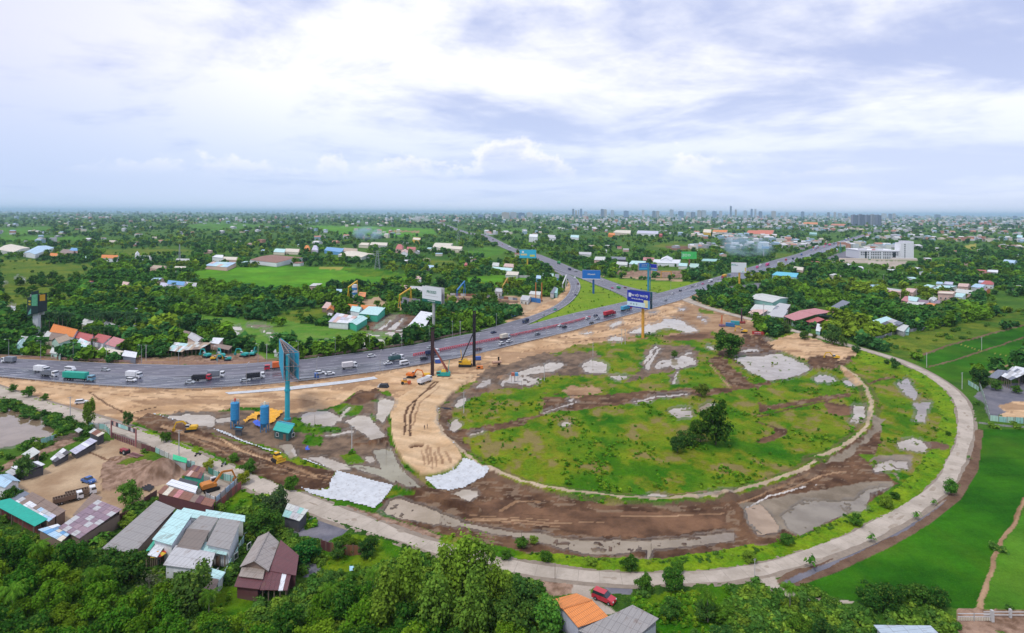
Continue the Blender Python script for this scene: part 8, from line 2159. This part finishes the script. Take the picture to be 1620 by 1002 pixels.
def make_protos():
 for v in range(4):
  cm, L, lr = crown_mesh(10 + v, 3800, 1, .95 + .16 * v, .30, 22 + 3 * v, .058)
  PROTO['near', v] = (cm, trunk_mesh(L, .34, .05, v))
  cm, L, lr = crown_mesh(20 + v, 620, 1, .95 + .2 * v, .28, 9 + v, .15)
  PROTO['mid', v] = (cm, trunk_mesh(L, .30, .05, v))
  cm, L, lr = crown_mesh(30 + v, 150, 1, .85 + .2 * v, .12, 7, .27)
  PROTO['far', v] = (cm, None)
  cm, L, lr = crown_mesh(40 + v, 520, 1, .8, .02, 7, .13)
  PROTO['bush', v] = (cm, trunk_mesh(L, .12, .04, v, 'stems'))
  cm, L, lr = crown_mesh(50 + v, 4200, .8, 2.0, .3, 26, .055, .25, thin=1.6)
  PROTO['feather', v] = (cm, trunk_mesh(L, .5, .035, v))
  PROTO['palm', v] = palm_mesh(60 + v, 17)
  PROTO['banana', v] = banana_mesh(70 + v)
 cm, L, lr = crown_mesh(80, 260, 1, .9, .35, 8, .06, thin=2)
 mb = MB(); rr = random.Random(3)

 def br(p, d, ln, r, k):
  q = p + d * ln; mb.cyl(p, q, r, r * .6, 5, cap=False)
  if k:
   for _ in range(3): br(q,(d + Vector((rr.uniform(-.8,.8),rr.uniform(-.8,.8),rr.uniform(0,.5)))).normalized(),ln * .68,r * .55,k - 1)
 br(Vector((0, 0, 0)), Vector((0, 0, 1)), .42, .05, 4)
 PROTO['bare', 0] = (cm, mb.mesh('trunk', [mat('grey bark', (.30, .27, .24), .9)]))
 g = random.Random(9); sap = MB()
 for k in range(34):
  a = g.random() * 6.28; r = g.random() * .5; z = .45 + g.random() * .5
  p = Vector((math.cos(a) * r,math.sin(a) * r,z)); d = Vector((math.cos(a),math.sin(a),-.5)); s_ = Vector((-math.sin(a),math.cos(a),0)) * .11
  sap.poly([p - s_, p + d * .22 - s_ * .6, p + d * .30 + s_ * .4, p + s_])
 PROTO['sapling',0] = (sap.mesh('crown',[LEAF]),MB().cyl((0,0,0),(0,0,.8),.02,.012,5).mesh('trunk',[BARK]))
make_protos()

GREENS = [(.040,.110,.012),(.032,.090,.014),(.058,.130,.012),(.026,.078,.016),(.080,.145,.012),(.045,.110,.020)]
PEND = []       # (kind word, x, y, root) waiting for a label

def plant(kind,v,x,y,r,col,word,name='tree',cat='tree',sz=None,group=None,label=None,z=0.0,sub=('crown','trunk')):
 """r: crown radius in m (height for palms and bananas)"""
 root = bpy.data.objects.new(name, None); COL.objects.link(root)
 root.location = (x, y, z); root.rotation_euler = (0, 0, random.uniform(0, 6.28))
 s = r if not isinstance(r, tuple) else None
 root.scale = (r, r, r * (sz or random.uniform(.85, 1.15)))
 cm, tm = PROTO[kind, v]
 c = obj('crown' if kind not in ('bush',) else 'foliage', cm, root, col)
 if tm: obj('trunk' if kind not in ('bush', 'banana') else 'stem', tm, root)
 root['category'] = cat
 if group: root['group'] = group
 if label: root['label'] = label
 else: PEND.append((word, x, y, root, group))
 return root

def label_pending():
 sides = {}
 for w, x, y, root, grp in PEND:
  best = min(LAND, key=lambda q: (q[0] - x) ** 2 + ((q[1] - y) * (1.0 if y < 330 else .8)) ** 2)
  dx, dy = x - best[0], y - best[1]
  side = ('behind' if dy > 0 else 'in front of') if abs(dy) > abs(dx) * 1.2 else ('right of' if dx > 0 else 'left of')
  sides.setdefault((w, best[2], side), []).append((math.hypot(dx, dy), root))
 for (w, lm, side), L in sides.items():
  L.sort(key=lambda q: q[0])
  for k, (d, root) in enumerate(L):
   if len(L) == 1: s = '%s %s %s' % (w, side, lm)
   else: s = '%s %s %s, %s' % (w,side,lm,'nearest' if k == 0 else ordn(k + 1) + ' nearest' if k + 1 < len(L) else 'farthest' if k else 'nearest')
   root['label'] = s

for (x,y),ph in [((1528,640),'the sharpest bend of the service road'),((1470,785),'the lower right curve of the service road'),((1000,915),'the lowest stretch of the service road'),
                   ((700,840),'the white sheet by the service road'),((60,640),'the flooded field at the left edge'),((1150,560),'the big round tree on the mud'),((1110,690),'the dark clump in the meadow'),
                   ((800,990),'the bottom edge beside the orange house'),((100,960),'the bottom left corner'),((300,980),'the dark gap below the compound'),((560,960),'the blue plastic heap'),
                   ((700,930),'the tall feathery bamboo'),((1300,960),'the farm track fork'),((1560,980),'the concrete farm gate'),((1440,960),'the bottom right roofs'),((1090,960),'the roadside thicket'),
                   ((60,470),'the flooded scrubland at the left edge'),((200,440),'the left scrubland'),((420,470),'the left end of the bright rice field'),((540,480),'the front edge of the bright rice field'),
                   ((330,480),'the palm grove'),((640,420),'the far edge of the bright rice field'),((760,500),'the wooded bank above the highway'),((980,400),'the wood beyond the highway fork'),((1130,420),'the smoky thicket'),
                   ((1260,450),'the wood below the traffic queue'),((1340,440),'the woods before the hospital'),((1500,440),'the woods right of the hospital'),((1580,470),'the far right plantation'),((1460,520),'the palm plantation'),
                   ((300,540),'the walled garden'),((420,560),'the last teal digger'),((500,560),'the flooded paddy strips'),((1250,500),'the orchard before the hamlet'),((100,400),'the far left halls'),((700,440),'the hamlet above the gravel yard')]:
 g = G(x, y); LAND.append((g.x, g.y, ph))

def scatter(P,crop,gap,kinds,rad_,cat='tree',word='broadleaf tree',name='tree',n=999,group=None,seed=1,cols=GREENS,jitter=.35,clear=1.5,avoidwater=True,szf=None):
 """individual plants spread over an outline, gap metres apart"""
 Q = [tuple(G(*p)[:2]) for p in pts(P, crop)]
 rr = random.Random(seed); out = 0
 x0, x1, y0, y1 = min(p[0] for p in Q), max(p[0] for p in Q), min(p[1] for p in Q), max(p[1] for p in Q)
 cells = [(i, j) for i in range(int((x1 - x0) / gap) + 1) for j in range(int((y1 - y0) / gap) + 1)]
 rr.shuffle(cells)
 for i, j in cells:
  x = x0 + (i + .5 + (j % 2) * .5 + rr.uniform(-jitter,jitter)) * gap; y = y0 + (j + .5 + rr.uniform(-jitter,jitter)) * gap
  if not pip(Q, x, y): continue
  if not free(x, y, clear): continue
  k = rr.choice(kinds); v = rr.randrange(4) if (k, 1) in PROTO else 0
  r = rr.uniform(*rad_)
  plant(k, v, x, y, r, rr.choice(cols), word, name, cat, szf, group)
  out += 1
  if out >= n: break
 return out

def T(px,py,r,kind='near',v=0,col=GREENS[0],label=None,name='tree',cat='tree',sz=None,word='tree',z=0):
 g = G(px, py); return plant(kind, v, g.x, g.y, r, col, word, name, cat, sz, None, label, z)

T(1152,564,9.6,'near',1,(.030,.085,.012),'big round dark green tree standing on the mud at the top of the meadow',name='banyan_tree',sz=.95)
T(1132,704,6.4,'near',2,(.034,.092,.012),'tallest tree of the dark clump in the middle of the meadow',sz=1.4)
T(1088, 706, 4.2, 'near', 0, (.034, .09, .014), 'lower dark tree at the left of the clump in the meadow')
T(1108, 700, 4.6, 'near', 3, (.04, .10, .014), 'small dark tree in the gap of the meadow clump')
T(1072, 716, 3.0, 'near', 1, (.026, .07, .015), 'lowest bushy tree at the left foot of the meadow clump')
T(1110, 628, 3.6, 'near', 1, (.10, .15, .02), 'yellow green round tree beside the meadow track')
T(1067, 566, 2.6, 'near', 0, (.05, .10, .02), 'small lone tree at the rutted wet patch')
T(1228, 524, 4.4, 'near', 0, (.028, .075, .018), 'tall dark tree beside the red roofed hall', sz=1.5)
T(1244, 527, 3.6, 'near', 2, (.06, .11, .03), 'rounded olive tree right of the tall dark one')
T(1273, 538, 3.4, 'near', 3, (.05, .12, .02), 'small bright tree on the sand edge by the service road')
T(1288, 535, 2.3, 'near', 0, (.12, .12, .04), 'little yellowish tree on the sand edge')
T(1317,546,6.2,'near',2,(.045,.10,.025),'wide spreading tree with pale multiple trunks on the sand edge',sz=1.15)
T(1334, 549, 2.8, 'near', 1, (.05, .10, .02), 'slender tree beside the spreading one', sz=1.5)
T(1355, 559, 3.0, 'near', 0, (.03, .08, .02), 'dark shrubby tree below the garage')
T(1403, 577, 1.7, 'near', 0, (.03, .08, .02), 'first small roadside tree above the bend')
T(1417, 584, 2.4, 'near', 2, (.03, .08, .02), 'second small roadside tree above the bend', sz=1.3)
T(1550, 612, 4.6, 'near', 1, (.022, .065, .015), 'big dark tree in front of the open shop', sz=1.2)
T(1576, 618, 3.2, 'near', 0, (.05, .12, .02), 'bright round tree beside the open shop')
T(1608, 622, 2.6, 'near', 2, (.06, .14, .02), 'clipped bright shrub tree in the yard of the open shop', sz=.8)
T(1583, 664, 1.9, 'palm', 1, (.03, .11, .05), 'small fan palm on the sand patch', 'palm', 'palm', sz=.9)
T(142, 676, 2.5, 'near', 3, (.10, .17, .02), 'slim bright tree beside the guard hut gate', sz=2.3)
T(45, 629, 2.6, 'near', 1, (.05, .13, .02), 'roundish tree on the earth strip left of the white car', sz=1.2)
T(20, 620, 2.2, 'near', 0, (.05, .13, .02), 'small tree at the start of the service road')
T(70, 634, 1.8, 'near', 2, (.07, .16, .02), 'small light tree on the earth strip')
T(202, 676, 2.0, 'near', 3, (.06, .13, .03), 'thin pale tree on the verge opposite the gate', sz=1.6)
T(262, 700, 2.1, 'near', 1, (.05, .12, .015), 'bright bushy tree on the verge opposite the pole')
T(371, 731, 2.1, 'near', 0, (.05, .12, .015), 'small verge tree opposite the excavator compound')
T(392, 750, 2.7, 'near', 2, (.04, .11, .015), 'larger verge tree opposite the excavator compound')
T(461, 776, 2.3, 'near', 1, (.05, .13, .015), 'verge tree beside the white sheet corner')
T(386,766,2.2,'near',3,(.17,.20,.015),'yellow leaved shrub at the compound corner','shrub','bush',sz=.9)
T(330, 744, 1.9, 'near', 3, (.17, .20, .02), 'yellowish shrub behind the rusty roof', 'shrub', 'bush', sz=.9)
T(205, 800, 3.6, 'near', 2, (.065, .15, .02), 'bright round tree beside the parked white trucks')
T(416, 850, 4.6, 'near', 0, (.050, .13, .018), 'large lush tree right of the white two level block', sz=1.0)
T(436, 812, 3.8, 'near', 2, (.045, .085, .03), 'reddish green tree behind the roadside kiosk')
T(480,890,4.0,'near',1,(.020,.10,.018),'dome shaped dark green tree beside the maroon lean-to',sz=.75)
T(18, 800, 2.6, 'near', 1, (.03, .09, .015), 'dark tree at the far left below the flooded field', sz=1.2)
T(38, 757, 3.2, 'near', 2, (.06, .13, .03), 'light round tree behind the blue grey hut', sz=1.3)
T(100, 690, 2.4, 'near', 0, (.04, .12, .015), 'low bright tree at the head of the timber stack', sz=.9)
T(236, 938, 3.4, 'bare', 0, (.10, .12, .06), 'nearly bare grey tree in front of the compound', 'bare_tree')
T(306, 968, 4.8, 'near', 3, (.070, .14, .025), 'light feathery tree over the front of the compound', sz=1.05)
T(208, 928, 4.2, 'near', 1, (.035, .095, .015), 'dark tree hiding the end of the long grey shed')
T(176, 898, 3.6, 'near', 0, (.035, .10, .015), 'dark bush like tree at the foot of the long grey shed')
for k,(x,y,r,v) in enumerate(((735,955,5.8,0),(765,965,5.0,1),(708,962,4.6,2),(640,985,5.2,3),(690,1000,4.6,0),(610,1002,4.4,2),(790,975,3.8,3),(745,1010,4.8,1))):
 T(x,y + 8,r,'feather',v,[(.11,.19,.018),(.085,.16,.02),(.12,.20,.02)][k % 3],['tallest feathery bright green bamboo above the service road','second feathery bamboo right of the tallest','feathery bamboo left of the tallest','yellow green bamboo left of the bamboo group',
      'dense bamboo at the front of the group','low bamboo at the left end of the group','slim bamboo at the right end of the group','bamboo at the bottom edge of the group'][k],'bamboo','bamboo',sz=1.1)
T(870, 1000, 4.2, 'near', 0, (.05, .14, .018), 'round bright tree left of the orange roofed foreground house')
T(824, 985, 4.4, 'near', 2, (.04, .10, .02), 'broad dark tree left of the foreground house')
T(806,1010,4.6,'near',1,(.06,.13,.02),'light broad tree at the bottom edge left of the foreground house')
T(1018, 938, 2.1, 'near', 2, (.05, .13, .015), 'small tree on the verge below the service road')
T(1065, 935, 2.7, 'near', 1, (.04, .12, .015), 'dense small tree right of the verge tree below the road')
T(1590,1040,4.0,'palm',2,(.06,.13,.02),'young palm crown at the bottom right by the yard','palm','palm',sz=1)
for k,(x,y,r) in enumerate(((1504,783,2.0),(1477,800,1.3),(1449,822,1.7),(1378,858,1.6),(1283,899,2.1),(1533,728,1.1))):
 T(x,y,r * 1.25,'sapling' if k != 0 else 'near',0,(.05,.15,.02),'young verge tree on the outer side of the road, %s counted clockwise from the bend' % (['second','third','fourth','fifth','sixth','first'][k]),'sapling','tree',sz=1.3)
for k,(x,y,r) in enumerate(((865,888,1.9),(935,895,1.5),(995,903,2.3),(1072,905,1.7),(1185,890,2.0),(1245,862,1.9),(1355,832,2.0),(1402,804,2.0),(1415,790,1.7),(825,866,1.7),(845,860,1.3),(1500,690,1.1),(800,885,1.7))):
 T(x,y,r,'near',k % 4,[(.05,.13,.015),(.12,.20,.02),(.04,.11,.015)][k % 3],'roundish verge shrub inside the road curve, %s' % (['first','second','third','fourth','fifth','sixth','seventh','eighth','ninth','at the drain','lowest at the drain','near the bend','leftmost'][k]) ,'shrub','bush',sz=.85)
for k,(x,y) in enumerate(((478,500),(440,505),(520,500),(575,495),(620,500),(660,500),(705,485),(740,490),(1090,505),(1130,495),(1180,480),(1225,500),(1260,505),(1300,490),(1340,500),(1385,510),(1430,490),(1000,470),(960,480),(1050,490))):
 T(x / 6.68,440 + (y + 60) / 6.68,8.5 + (k % 3),'palm',k % 4,(.028,.070,.028),None,'palm','palm',sz=1.15,word='tall grey stemmed palm')
for k,(x,y,h) in enumerate(((905,650,7),(980,660,8),(1040,650,8),(1100,660,8),(1150,640,7),(780,790,6),(1000,760,6),(130,590,6),(330,830,4))):
 T(x / 6.68,440 + y / 6.68,h,'palm',k % 4,(.022,.062,.02),None,'palm','palm',sz=1.0,word='dark leafy coconut palm')
for k,(x,y,h) in enumerate(((855,260,8.5),(560,240,7),(690,230,7),(940,310,5),(1240,400,7),(1330,410,7),(600,200,6))):
 T(200 + x / 6.68,490 + y / 6.68,h,'palm',k % 4,(.03,.075,.02),None,'palm','palm',sz=1.05,word='coconut palm')
T(64, 549, 3.8, 'near', 0, (.020, .065, .018), 'round dark tree among the roadside village roofs')
T(6, 553, 5.0, 'near', 2, (.018, .055, .018), 'big dark tree at the left edge beside the highway')
T(92, 566, 1.5, 'near', 1, (.02, .07, .02), 'small conical tree before the low shop', sz=2.0)
T(193, 569, 2.0, 'near', 3, (.03, .09, .02), 'little tree before the white roofed shop')
for k,(x,y,r) in enumerate(((517,561,6.5),(548,558,4.5),(478,562,4.0),(432,558,3.8),(403,556,4.6),(452,556,4.0),(490,555,3.2))):
 T(x - 8,y,r * .8,'near',k % 4,(.024,.075,.016),'dark roadside tree between highway and paddies, %s from the right' % ordn(k + 1),sz=.8)
for k,(x,y,r) in enumerate(((533,452,3.6),(521,457,4.5),(547,460,4.0),(568,458,5.0),(586,460,3.5),(600,462,4.6),(612,460,5.0),(628,462,4.2),(643,462,3.6),(697,455,5.4),(722,452,5.2),(675,462,4.0))):
 T(x,y,r * 1.05,'near',k % 4,(.018,.058,.020),'dark tall tree along the front of the bright rice field, %s from the left end' % ordn(k + 1),sz=1.15)

for k,(x,y,h) in enumerate(((60,905,5),(150,960,6),(330,990,5),(520,985,5.5),(20,990,6),(590,945,4.5),(1120,985,5),(1250,970,4.5))):
 T(x,y,h,'palm',k % 4,(.06,.14,.012),'palm crown rising out of the foreground canopy, %s' % nth(k),'palm','palm',sz=1.2)
NF = 0
NF += scatter('-30,868 120,905 235,960 330,1000 430,1012 560,968 640,950 800,1010 860,1150 -60,1150','O',5.3,['near'],(2.5,3.9),word='leafy foreground tree',n=120,seed=4,cols=[(.036,.115,.008),(.058,.140,.008),(.10,.175,.010),(.026,.085,.010),(.075,.150,.008),(.030,.100,.008)],clear=1.2)
NF += scatter('1040,972 1170,968 1300,1000 1380,1010 1380,1080 1060,1080','O',6.5,['near'],(2.0,3.2),word='leafy tree',n=16,seed=14,clear=1.5,szf=.85)
NF += scatter('690,815 880,780 1260,820 1250,880 900,880','F4',4.6,['near'],(2.6,3.4),word='dark dense tree',n=14,seed=6,cols=[(.028,.088,.014),(.04,.105,.015)],szf=.9)
NF += scatter('470,960 600,925 700,900 650,870 530,850','O',4.6,['near'],(1.6,2.4),word='bushy young tree',n=8,seed=8)
scatter('1,765 140,745 180,800 60,810','O',5,['banana'],(2,3),'banana plant','banana plant','banana_plant',0,seed=3)
scatter('400,430 620,370 700,430 560,520 420,560','F1',3.0,['banana'],(2.6,3.6),'banana plant','banana plant','banana_plant',18,seed=3,cols=[(.09,.20,.02),(.06,.17,.02)],clear=.5)
scatter('0,690 150,720 160,700 60,660','O',3.6,['near'],(1.1,1.9),'bush','verge bush','bush',0,seed=12)
scatter('0,628 60,648 130,672 150,695 110,690 60,668 0,650','O',3.4,['bush'],(1.6,2.5),'bush','dense green bush','bush',34,seed=12,cols=[(.045,.12,.02),(.035,.10,.02)],clear=.2)
NM = 0
for P, crop, gap, r, n, sd, w in (
 ('1100,420 1290,400 1300,470 1010,480', 'M3', 9, (3.6, 5.4), 0, 2, 'wood tree'),
 ('340,740 420,690 900,700 1040,850 960,1000 740,960 430,900', 'M3', 9.5, (3.2, 5.0), 26, 21, 'dense tree'),
 ('480,400 780,480 900,560 1000,640 980,800 1250,850 1400,700 1100,560 700,380','L4',15,(4,6),0,22,'tree'),
 ('190,860 900,760 1050,870 850,930 560,960 470,930 330,900', 'N1', 8.5, (3.0, 4.8), 30, 23, 'bank tree'),
 ('560,700 700,640 760,620 900,640 860,760 620,800', 'N1', 8.5, (3.6, 5.4), 12, 24, 'tall wooded tree'),
 ('0,90 280,30 900,30 900,180 600,250 480,330 850,500 0,600', 'N3', 13, (3.8, 6.0), 34, 25, 'scrubland tree'),
 ('960,180 1603,150 1603,560 1350,460 960,330', 'N3', 11, (3.4, 5.2), 26, 26, 'thicket tree'),
 ('0,330 300,300 420,400 200,520 0,480', 'N4', 8, (2.4, 3.8), 22, 27, 'garden tree'),
 ('960,700 1150,640 1250,620 1400,700 1250,780 1010,790','N2',8,(3.0,4.2),10,28,'roadside thicket tree'),
 ('0,330 340,350 560,380 900,440 640,480 540,520 480,440 0,420', 'L2', 15, (4, 6), 0, 29, 'tree'),
):
 NM += scatter(P, crop, gap, ['mid'], r, word=w, n=n, seed=sd, clear=2.0, szf=.9) if n else 0
print('individual trees', NF, NM)
NP = scatter('300,300 480,330 800,300 1180,330 1100,380 560,530 420,480 200,400 300,350','N7',5.5,['palm'],(4.0,6.0),'palm','low plantation palm','palm',110,seed=31,cols=[(.045,.10,.02),(.06,.13,.03),(.10,.17,.04)],clear=1.0)
NP += scatter('1000,520 1250,600 1603,640 1603,760 1240,700 1010,660','L1',9,['palm'],(5,7),'palm','grove palm','palm',60,seed=32,cols=[(.045,.10,.02),(.07,.14,.03)],clear=1.0)
label_pending()

def mass(name, label, points, protos, cols, cat=None, m=LEAF):
 """points: (x, y, z, scale, colour index); one point cloud with instanced plants"""
 pcs = []
 for ci, c in enumerate(cols):
  lm = leaf_mat('%s %d' % (name, ci), 2.5 if name == 'woodland' else 2.0, c)
  for j, me in enumerate(protos):
   me = me.copy(); me.materials.clear(); me.materials.append(lm)
   o = bpy.data.objects.new('%s_source' % name, me)
   pcs.append(o)
 col = bpy.data.collections.new(name + '_sources')
 for k, o in enumerate(pcs):
  o.name = '%s_%03d' % (name, k); col.objects.link(o)
 me = bpy.data.meshes.new(name)
 n = len(points)
 A = np.array(points, float)
 me.vertices.add(n); me.vertices.foreach_set('co', A[:, :3].astype(np.float32).ravel())
 g = np.random.default_rng(len(points))
 at = me.attributes.new('size', 'FLOAT', 'POINT'); at.data.foreach_set('value', A[:, 3].astype(np.float32))
 ix = (A[:, 4].astype(int) % len(cols)) * len(protos) + g.integers(0, len(protos), n)
 at = me.attributes.new('pick', 'INT', 'POINT'); at.data.foreach_set('value', ix.astype(np.int32))
 at = me.attributes.new('turn','FLOAT','POINT'); at.data.foreach_set('value',(g.random(n) * 6.28).astype(np.float32))
 o = obj(name, me)
 ng = bpy.data.node_groups.new(name, 'GeometryNodeTree')
 ng.interface.new_socket('Geometry',in_out='INPUT',socket_type='NodeSocketGeometry'); ng.interface.new_socket('Geometry',in_out='OUTPUT',socket_type='NodeSocketGeometry')
 t = NT(ng)
 gi, go = t.node('NodeGroupInput'), t.node('NodeGroupOutput')
 ci = t.node('GeometryNodeCollectionInfo'); ci.inputs[0].default_value = col; ci.inputs['Separate Children'].default_value = True; ci.inputs['Reset Children'].default_value = True

 def na(nm, ty):
  q = t.node('GeometryNodeInputNamedAttribute',data_type=ty); q.inputs['Name'].default_value = nm; return q.outputs[0]
 ip = t.node('GeometryNodeInstanceOnPoints')
 t.l.new(gi.outputs[0], ip.inputs['Points']); t.l.new(ci.outputs[0], ip.inputs['Instance'])
 ip.inputs['Pick Instance'].default_value = True
 t.l.new(na('pick', 'INT'), ip.inputs['Instance Index'])
 t.l.new(t.comb(0, 0, na('turn', 'FLOAT')), ip.inputs['Rotation'])
 s = na('size', 'FLOAT'); t.l.new(t.comb(s, s, s), ip.inputs['Scale'])
 t.l.new(ip.outputs[0], go.inputs[0])
 md = o.modifiers.new('spread', 'NODES'); md.node_group = ng
 tag(o, label, kind='stuff')
 return o

def scatter_mass():
 rr = np.random.default_rng(11)
 nm = GNAMES
 SHK = np.any(SHEETS, axis=0).ravel()
 pt = []
 f = GID.ravel(); X, Y, PX_, PY_ = GX.ravel(), GY.ravel(), GPX.ravel(), GPY.ravel()
 land = nm.index('land')
 hyx = HY + .0049 * (PX_ - 810)
 dyv = PY_ - hyx
 cand = np.where(((f == land) | (f == nm.index('forest'))) & (PY_ < 600) & (PX_ > -140) & (PX_ < 1760) & (dyv > 1.5))[0]
 dens = np.clip(.10 + .42 * (60 / np.maximum(dyv[cand], 10)) , 0, .40)
 cl = fbm(X[cand] / 120, Y[cand] / 170, 5, 4)
 cl2 = fbm(X[cand] / 32, Y[cand] / 45, 6, 3)
 farb = np.clip(Y[cand] / 3000, 0, .10)
 town_ = fbm(X[cand] / 260, Y[cand] / 330, 9, 1)
 keep = rr.random(len(cand)) < dens * np.clip((cl * .6 + cl2 * .4 - .43 + farb) * 9,0,1) * np.where((PX_[cand] > 900) & (dyv[cand] < 60),.75,1.0)
 cand = cand[keep]
 cand = cand[rr.permutation(len(cand))]
 n = 0
 for i in cand:
  x, y = X[i], Y[i]
  s = rr.choice([1.8, 2.6, 3.2, 3.8, 4.4, 5.6]) * rr.uniform(.85, 1.15) * (1 + max(0, y - 700) / 2600)
  if not free(x, y, s * .6): continue
  h = vn(np.array([x / 60]), np.array([y / 80]), 13)[0]
  pt.append((x + rr.uniform(-1, 1), y, -.1, s, int(h * 4.99)))
  n += 1
  if n > 15000: break
 print('woodland', n)
 mass('woodland','countless trees of the woods and gardens stretching to the horizon',pt,[PROTO['far',v][0] for v in range(4)] ,[(.034,.098,.014),(.024,.076,.016),(.060,.125,.010),(.024,.078,.020),(.095,.145,.012)])
 pt = []
 sel = np.isin(f,[nm.index(k) for k in ('scrub','forest','verge','land')]) & (Y < 1250) & ~GWM.ravel() & ~SHK
 p = fbm(X / 8, Y / 10, 12, 3)
 want = np.where(np.isin(f,[nm.index('forest'),nm.index('verge')]),.085,.030) * np.clip((p - .36) * 5,0,1)
 want = np.where(f == nm.index('verge'), .07, want)
 want = np.where((f == nm.index('forest')) & (PY_ > 800), .060, want)
 k = np.where(sel & (rr.random(len(f)) < want) & (PX_ > -60) & (PX_ < 1680) & (PY_ < 1100))[0]
 for i in k:
  x, y = X[i], Y[i]
  if not free(x, y, 1.4): continue
  vg = f[i] == nm.index('verge')
  s = rr.uniform(.35, .8) if vg else rr.uniform(.9, 1.9) * (1 + y / 900)
  pt.append((x, y, -.1, s, int(rr.random() * 5)))
 print('undergrowth', len(pt))
 mass('undergrowth','tangled bushes and weeds on the verges and under the trees',pt,[PROTO['bush',v][0] for v in range(4)],[(.055,.125,.016),(.040,.105,.016),(.085,.155,.018),(.12,.19,.02),(.05,.115,.02)])
 pt = []
 sel = np.isin(f, [nm.index(k) for k in ('meadow', 'meadow2', 'gore')]) & ~GWM.ravel() & ~SHK & (Y < 700)
 p = fbm(X / 9, Y / 12, 91, 4, .6)
 p3 = fbm(X / 3, Y / 4, 92, 3)
 want = .26 * np.clip((p - .50) * 6, 0, 1) * np.clip((p3 - .35) * 4, 0, 1) + .006
 k = np.where(sel & (rr.random(len(f)) < want) & (PX_ > 0) & (PX_ < 1620) & (GZ.ravel() > -.2))[0]
 for i in k:
  x, y = X[i], Y[i]
  if not free(x, y, .3): continue
  pt.append((x, y, -.08, rr.uniform(.25, .6) * (1 + y / 900), int(rr.random() * 4)))
 print('weeds', len(pt))
 mass('meadow_weeds','clumps of tall weeds in the meadow grass',pt,[PROTO['far',v][0] for v in range(4)],[(.055,.165,.010),(.095,.20,.012),(.13,.215,.014),(.055,.15,.010)])
scatter_mass()
# ------------------------------------------------------------------ air
def volume(name, label, V, Fc, color, dens, noise=None, aniso=.2):
 me = bpy.data.meshes.new(name); me.from_pydata(V, [], Fc)
 m = bpy.data.materials.new(name); m.use_nodes = True; t = NT(m.node_tree); t.n.clear()
 out = t.node('ShaderNodeOutputMaterial'); pv = t.node('ShaderNodeVolumePrincipled')
 pv.inputs['Color'].default_value = (*color,1); pv.inputs['Anisotropy'].default_value = aniso; pv.inputs['Density'].default_value = dens
 if noise:
  tc = t.node('ShaderNodeTexCoord').outputs['Generated']
  n = t.noise(tc, noise, 4, .65, .6); sp = t.node('ShaderNodeSeparateXYZ', {0: tc}).outputs
  r = None
  for k, ax in enumerate(sp):
   q = t.m('POWER',t.m('MULTIPLY',t.m('SUBTRACT',ax,.5),2.0),2.0); r = q if r is None else t.m('ADD',r,q)
  t.put(pv.inputs['Density'], t.m('MULTIPLY', t.m('MULTIPLY', t.ss(n, .38, .68), t.ss(r, 1.0, .05)), dens))
 t.l.new(pv.outputs[0], out.inputs['Volume']); me.materials.append(m)
 o = obj(name, me); tag(o, label, kind='stuff'); return o

CUBE = [(3, 2, 1, 0), (4, 5, 6, 7), (0, 1, 5, 4), (1, 2, 6, 5), (2, 3, 7, 6), (3, 0, 4, 7)]

def boxv(x0, x1, y0, y1, z0, z1):
 return [(x0,y0,z0),(x1,y0,z0),(x1,y1,z0),(x0,y1,z0),(x0,y0,z1),(x1,y0,z1),(x1,y1,z1),(x0,y1,z1)]

volume('haze','pale blue haze lying over the plain',boxv(-95000,95000,-95000,115000,-6,230),CUBE,(.56,.76,1.0),HAZE,aniso=0.0)

def smoke(px, py, w, h, label, dens, col, lean=0):
 g = G(px, py); s = mpp(py) * 1.0; W_, H_ = w * s, h * s
 P = boxv(-W_ / 2, W_ / 2, -W_ * .3, W_ * .3, 0, H_); P = [(x + lean * (z / H_) * W_, y, z) for x, y, z in P]
 o = volume('smoke', label, P, CUBE, col, dens, 2.6); o.location = (g.x, g.y, 1)
smoke(578, 383, 50, 26, 'bluish smoke drifting over the far field', .09, (.62, .82, 1.0), .2)
smoke(664, 353, 30, 12, 'whitish smoke low on the left horizon', .05, (.95, .95, .95), .2)
smoke(1196,412,80,46,'bluish smoke rising from the thicket beside the highway',.075,(.66,.86,1.0),-.35)
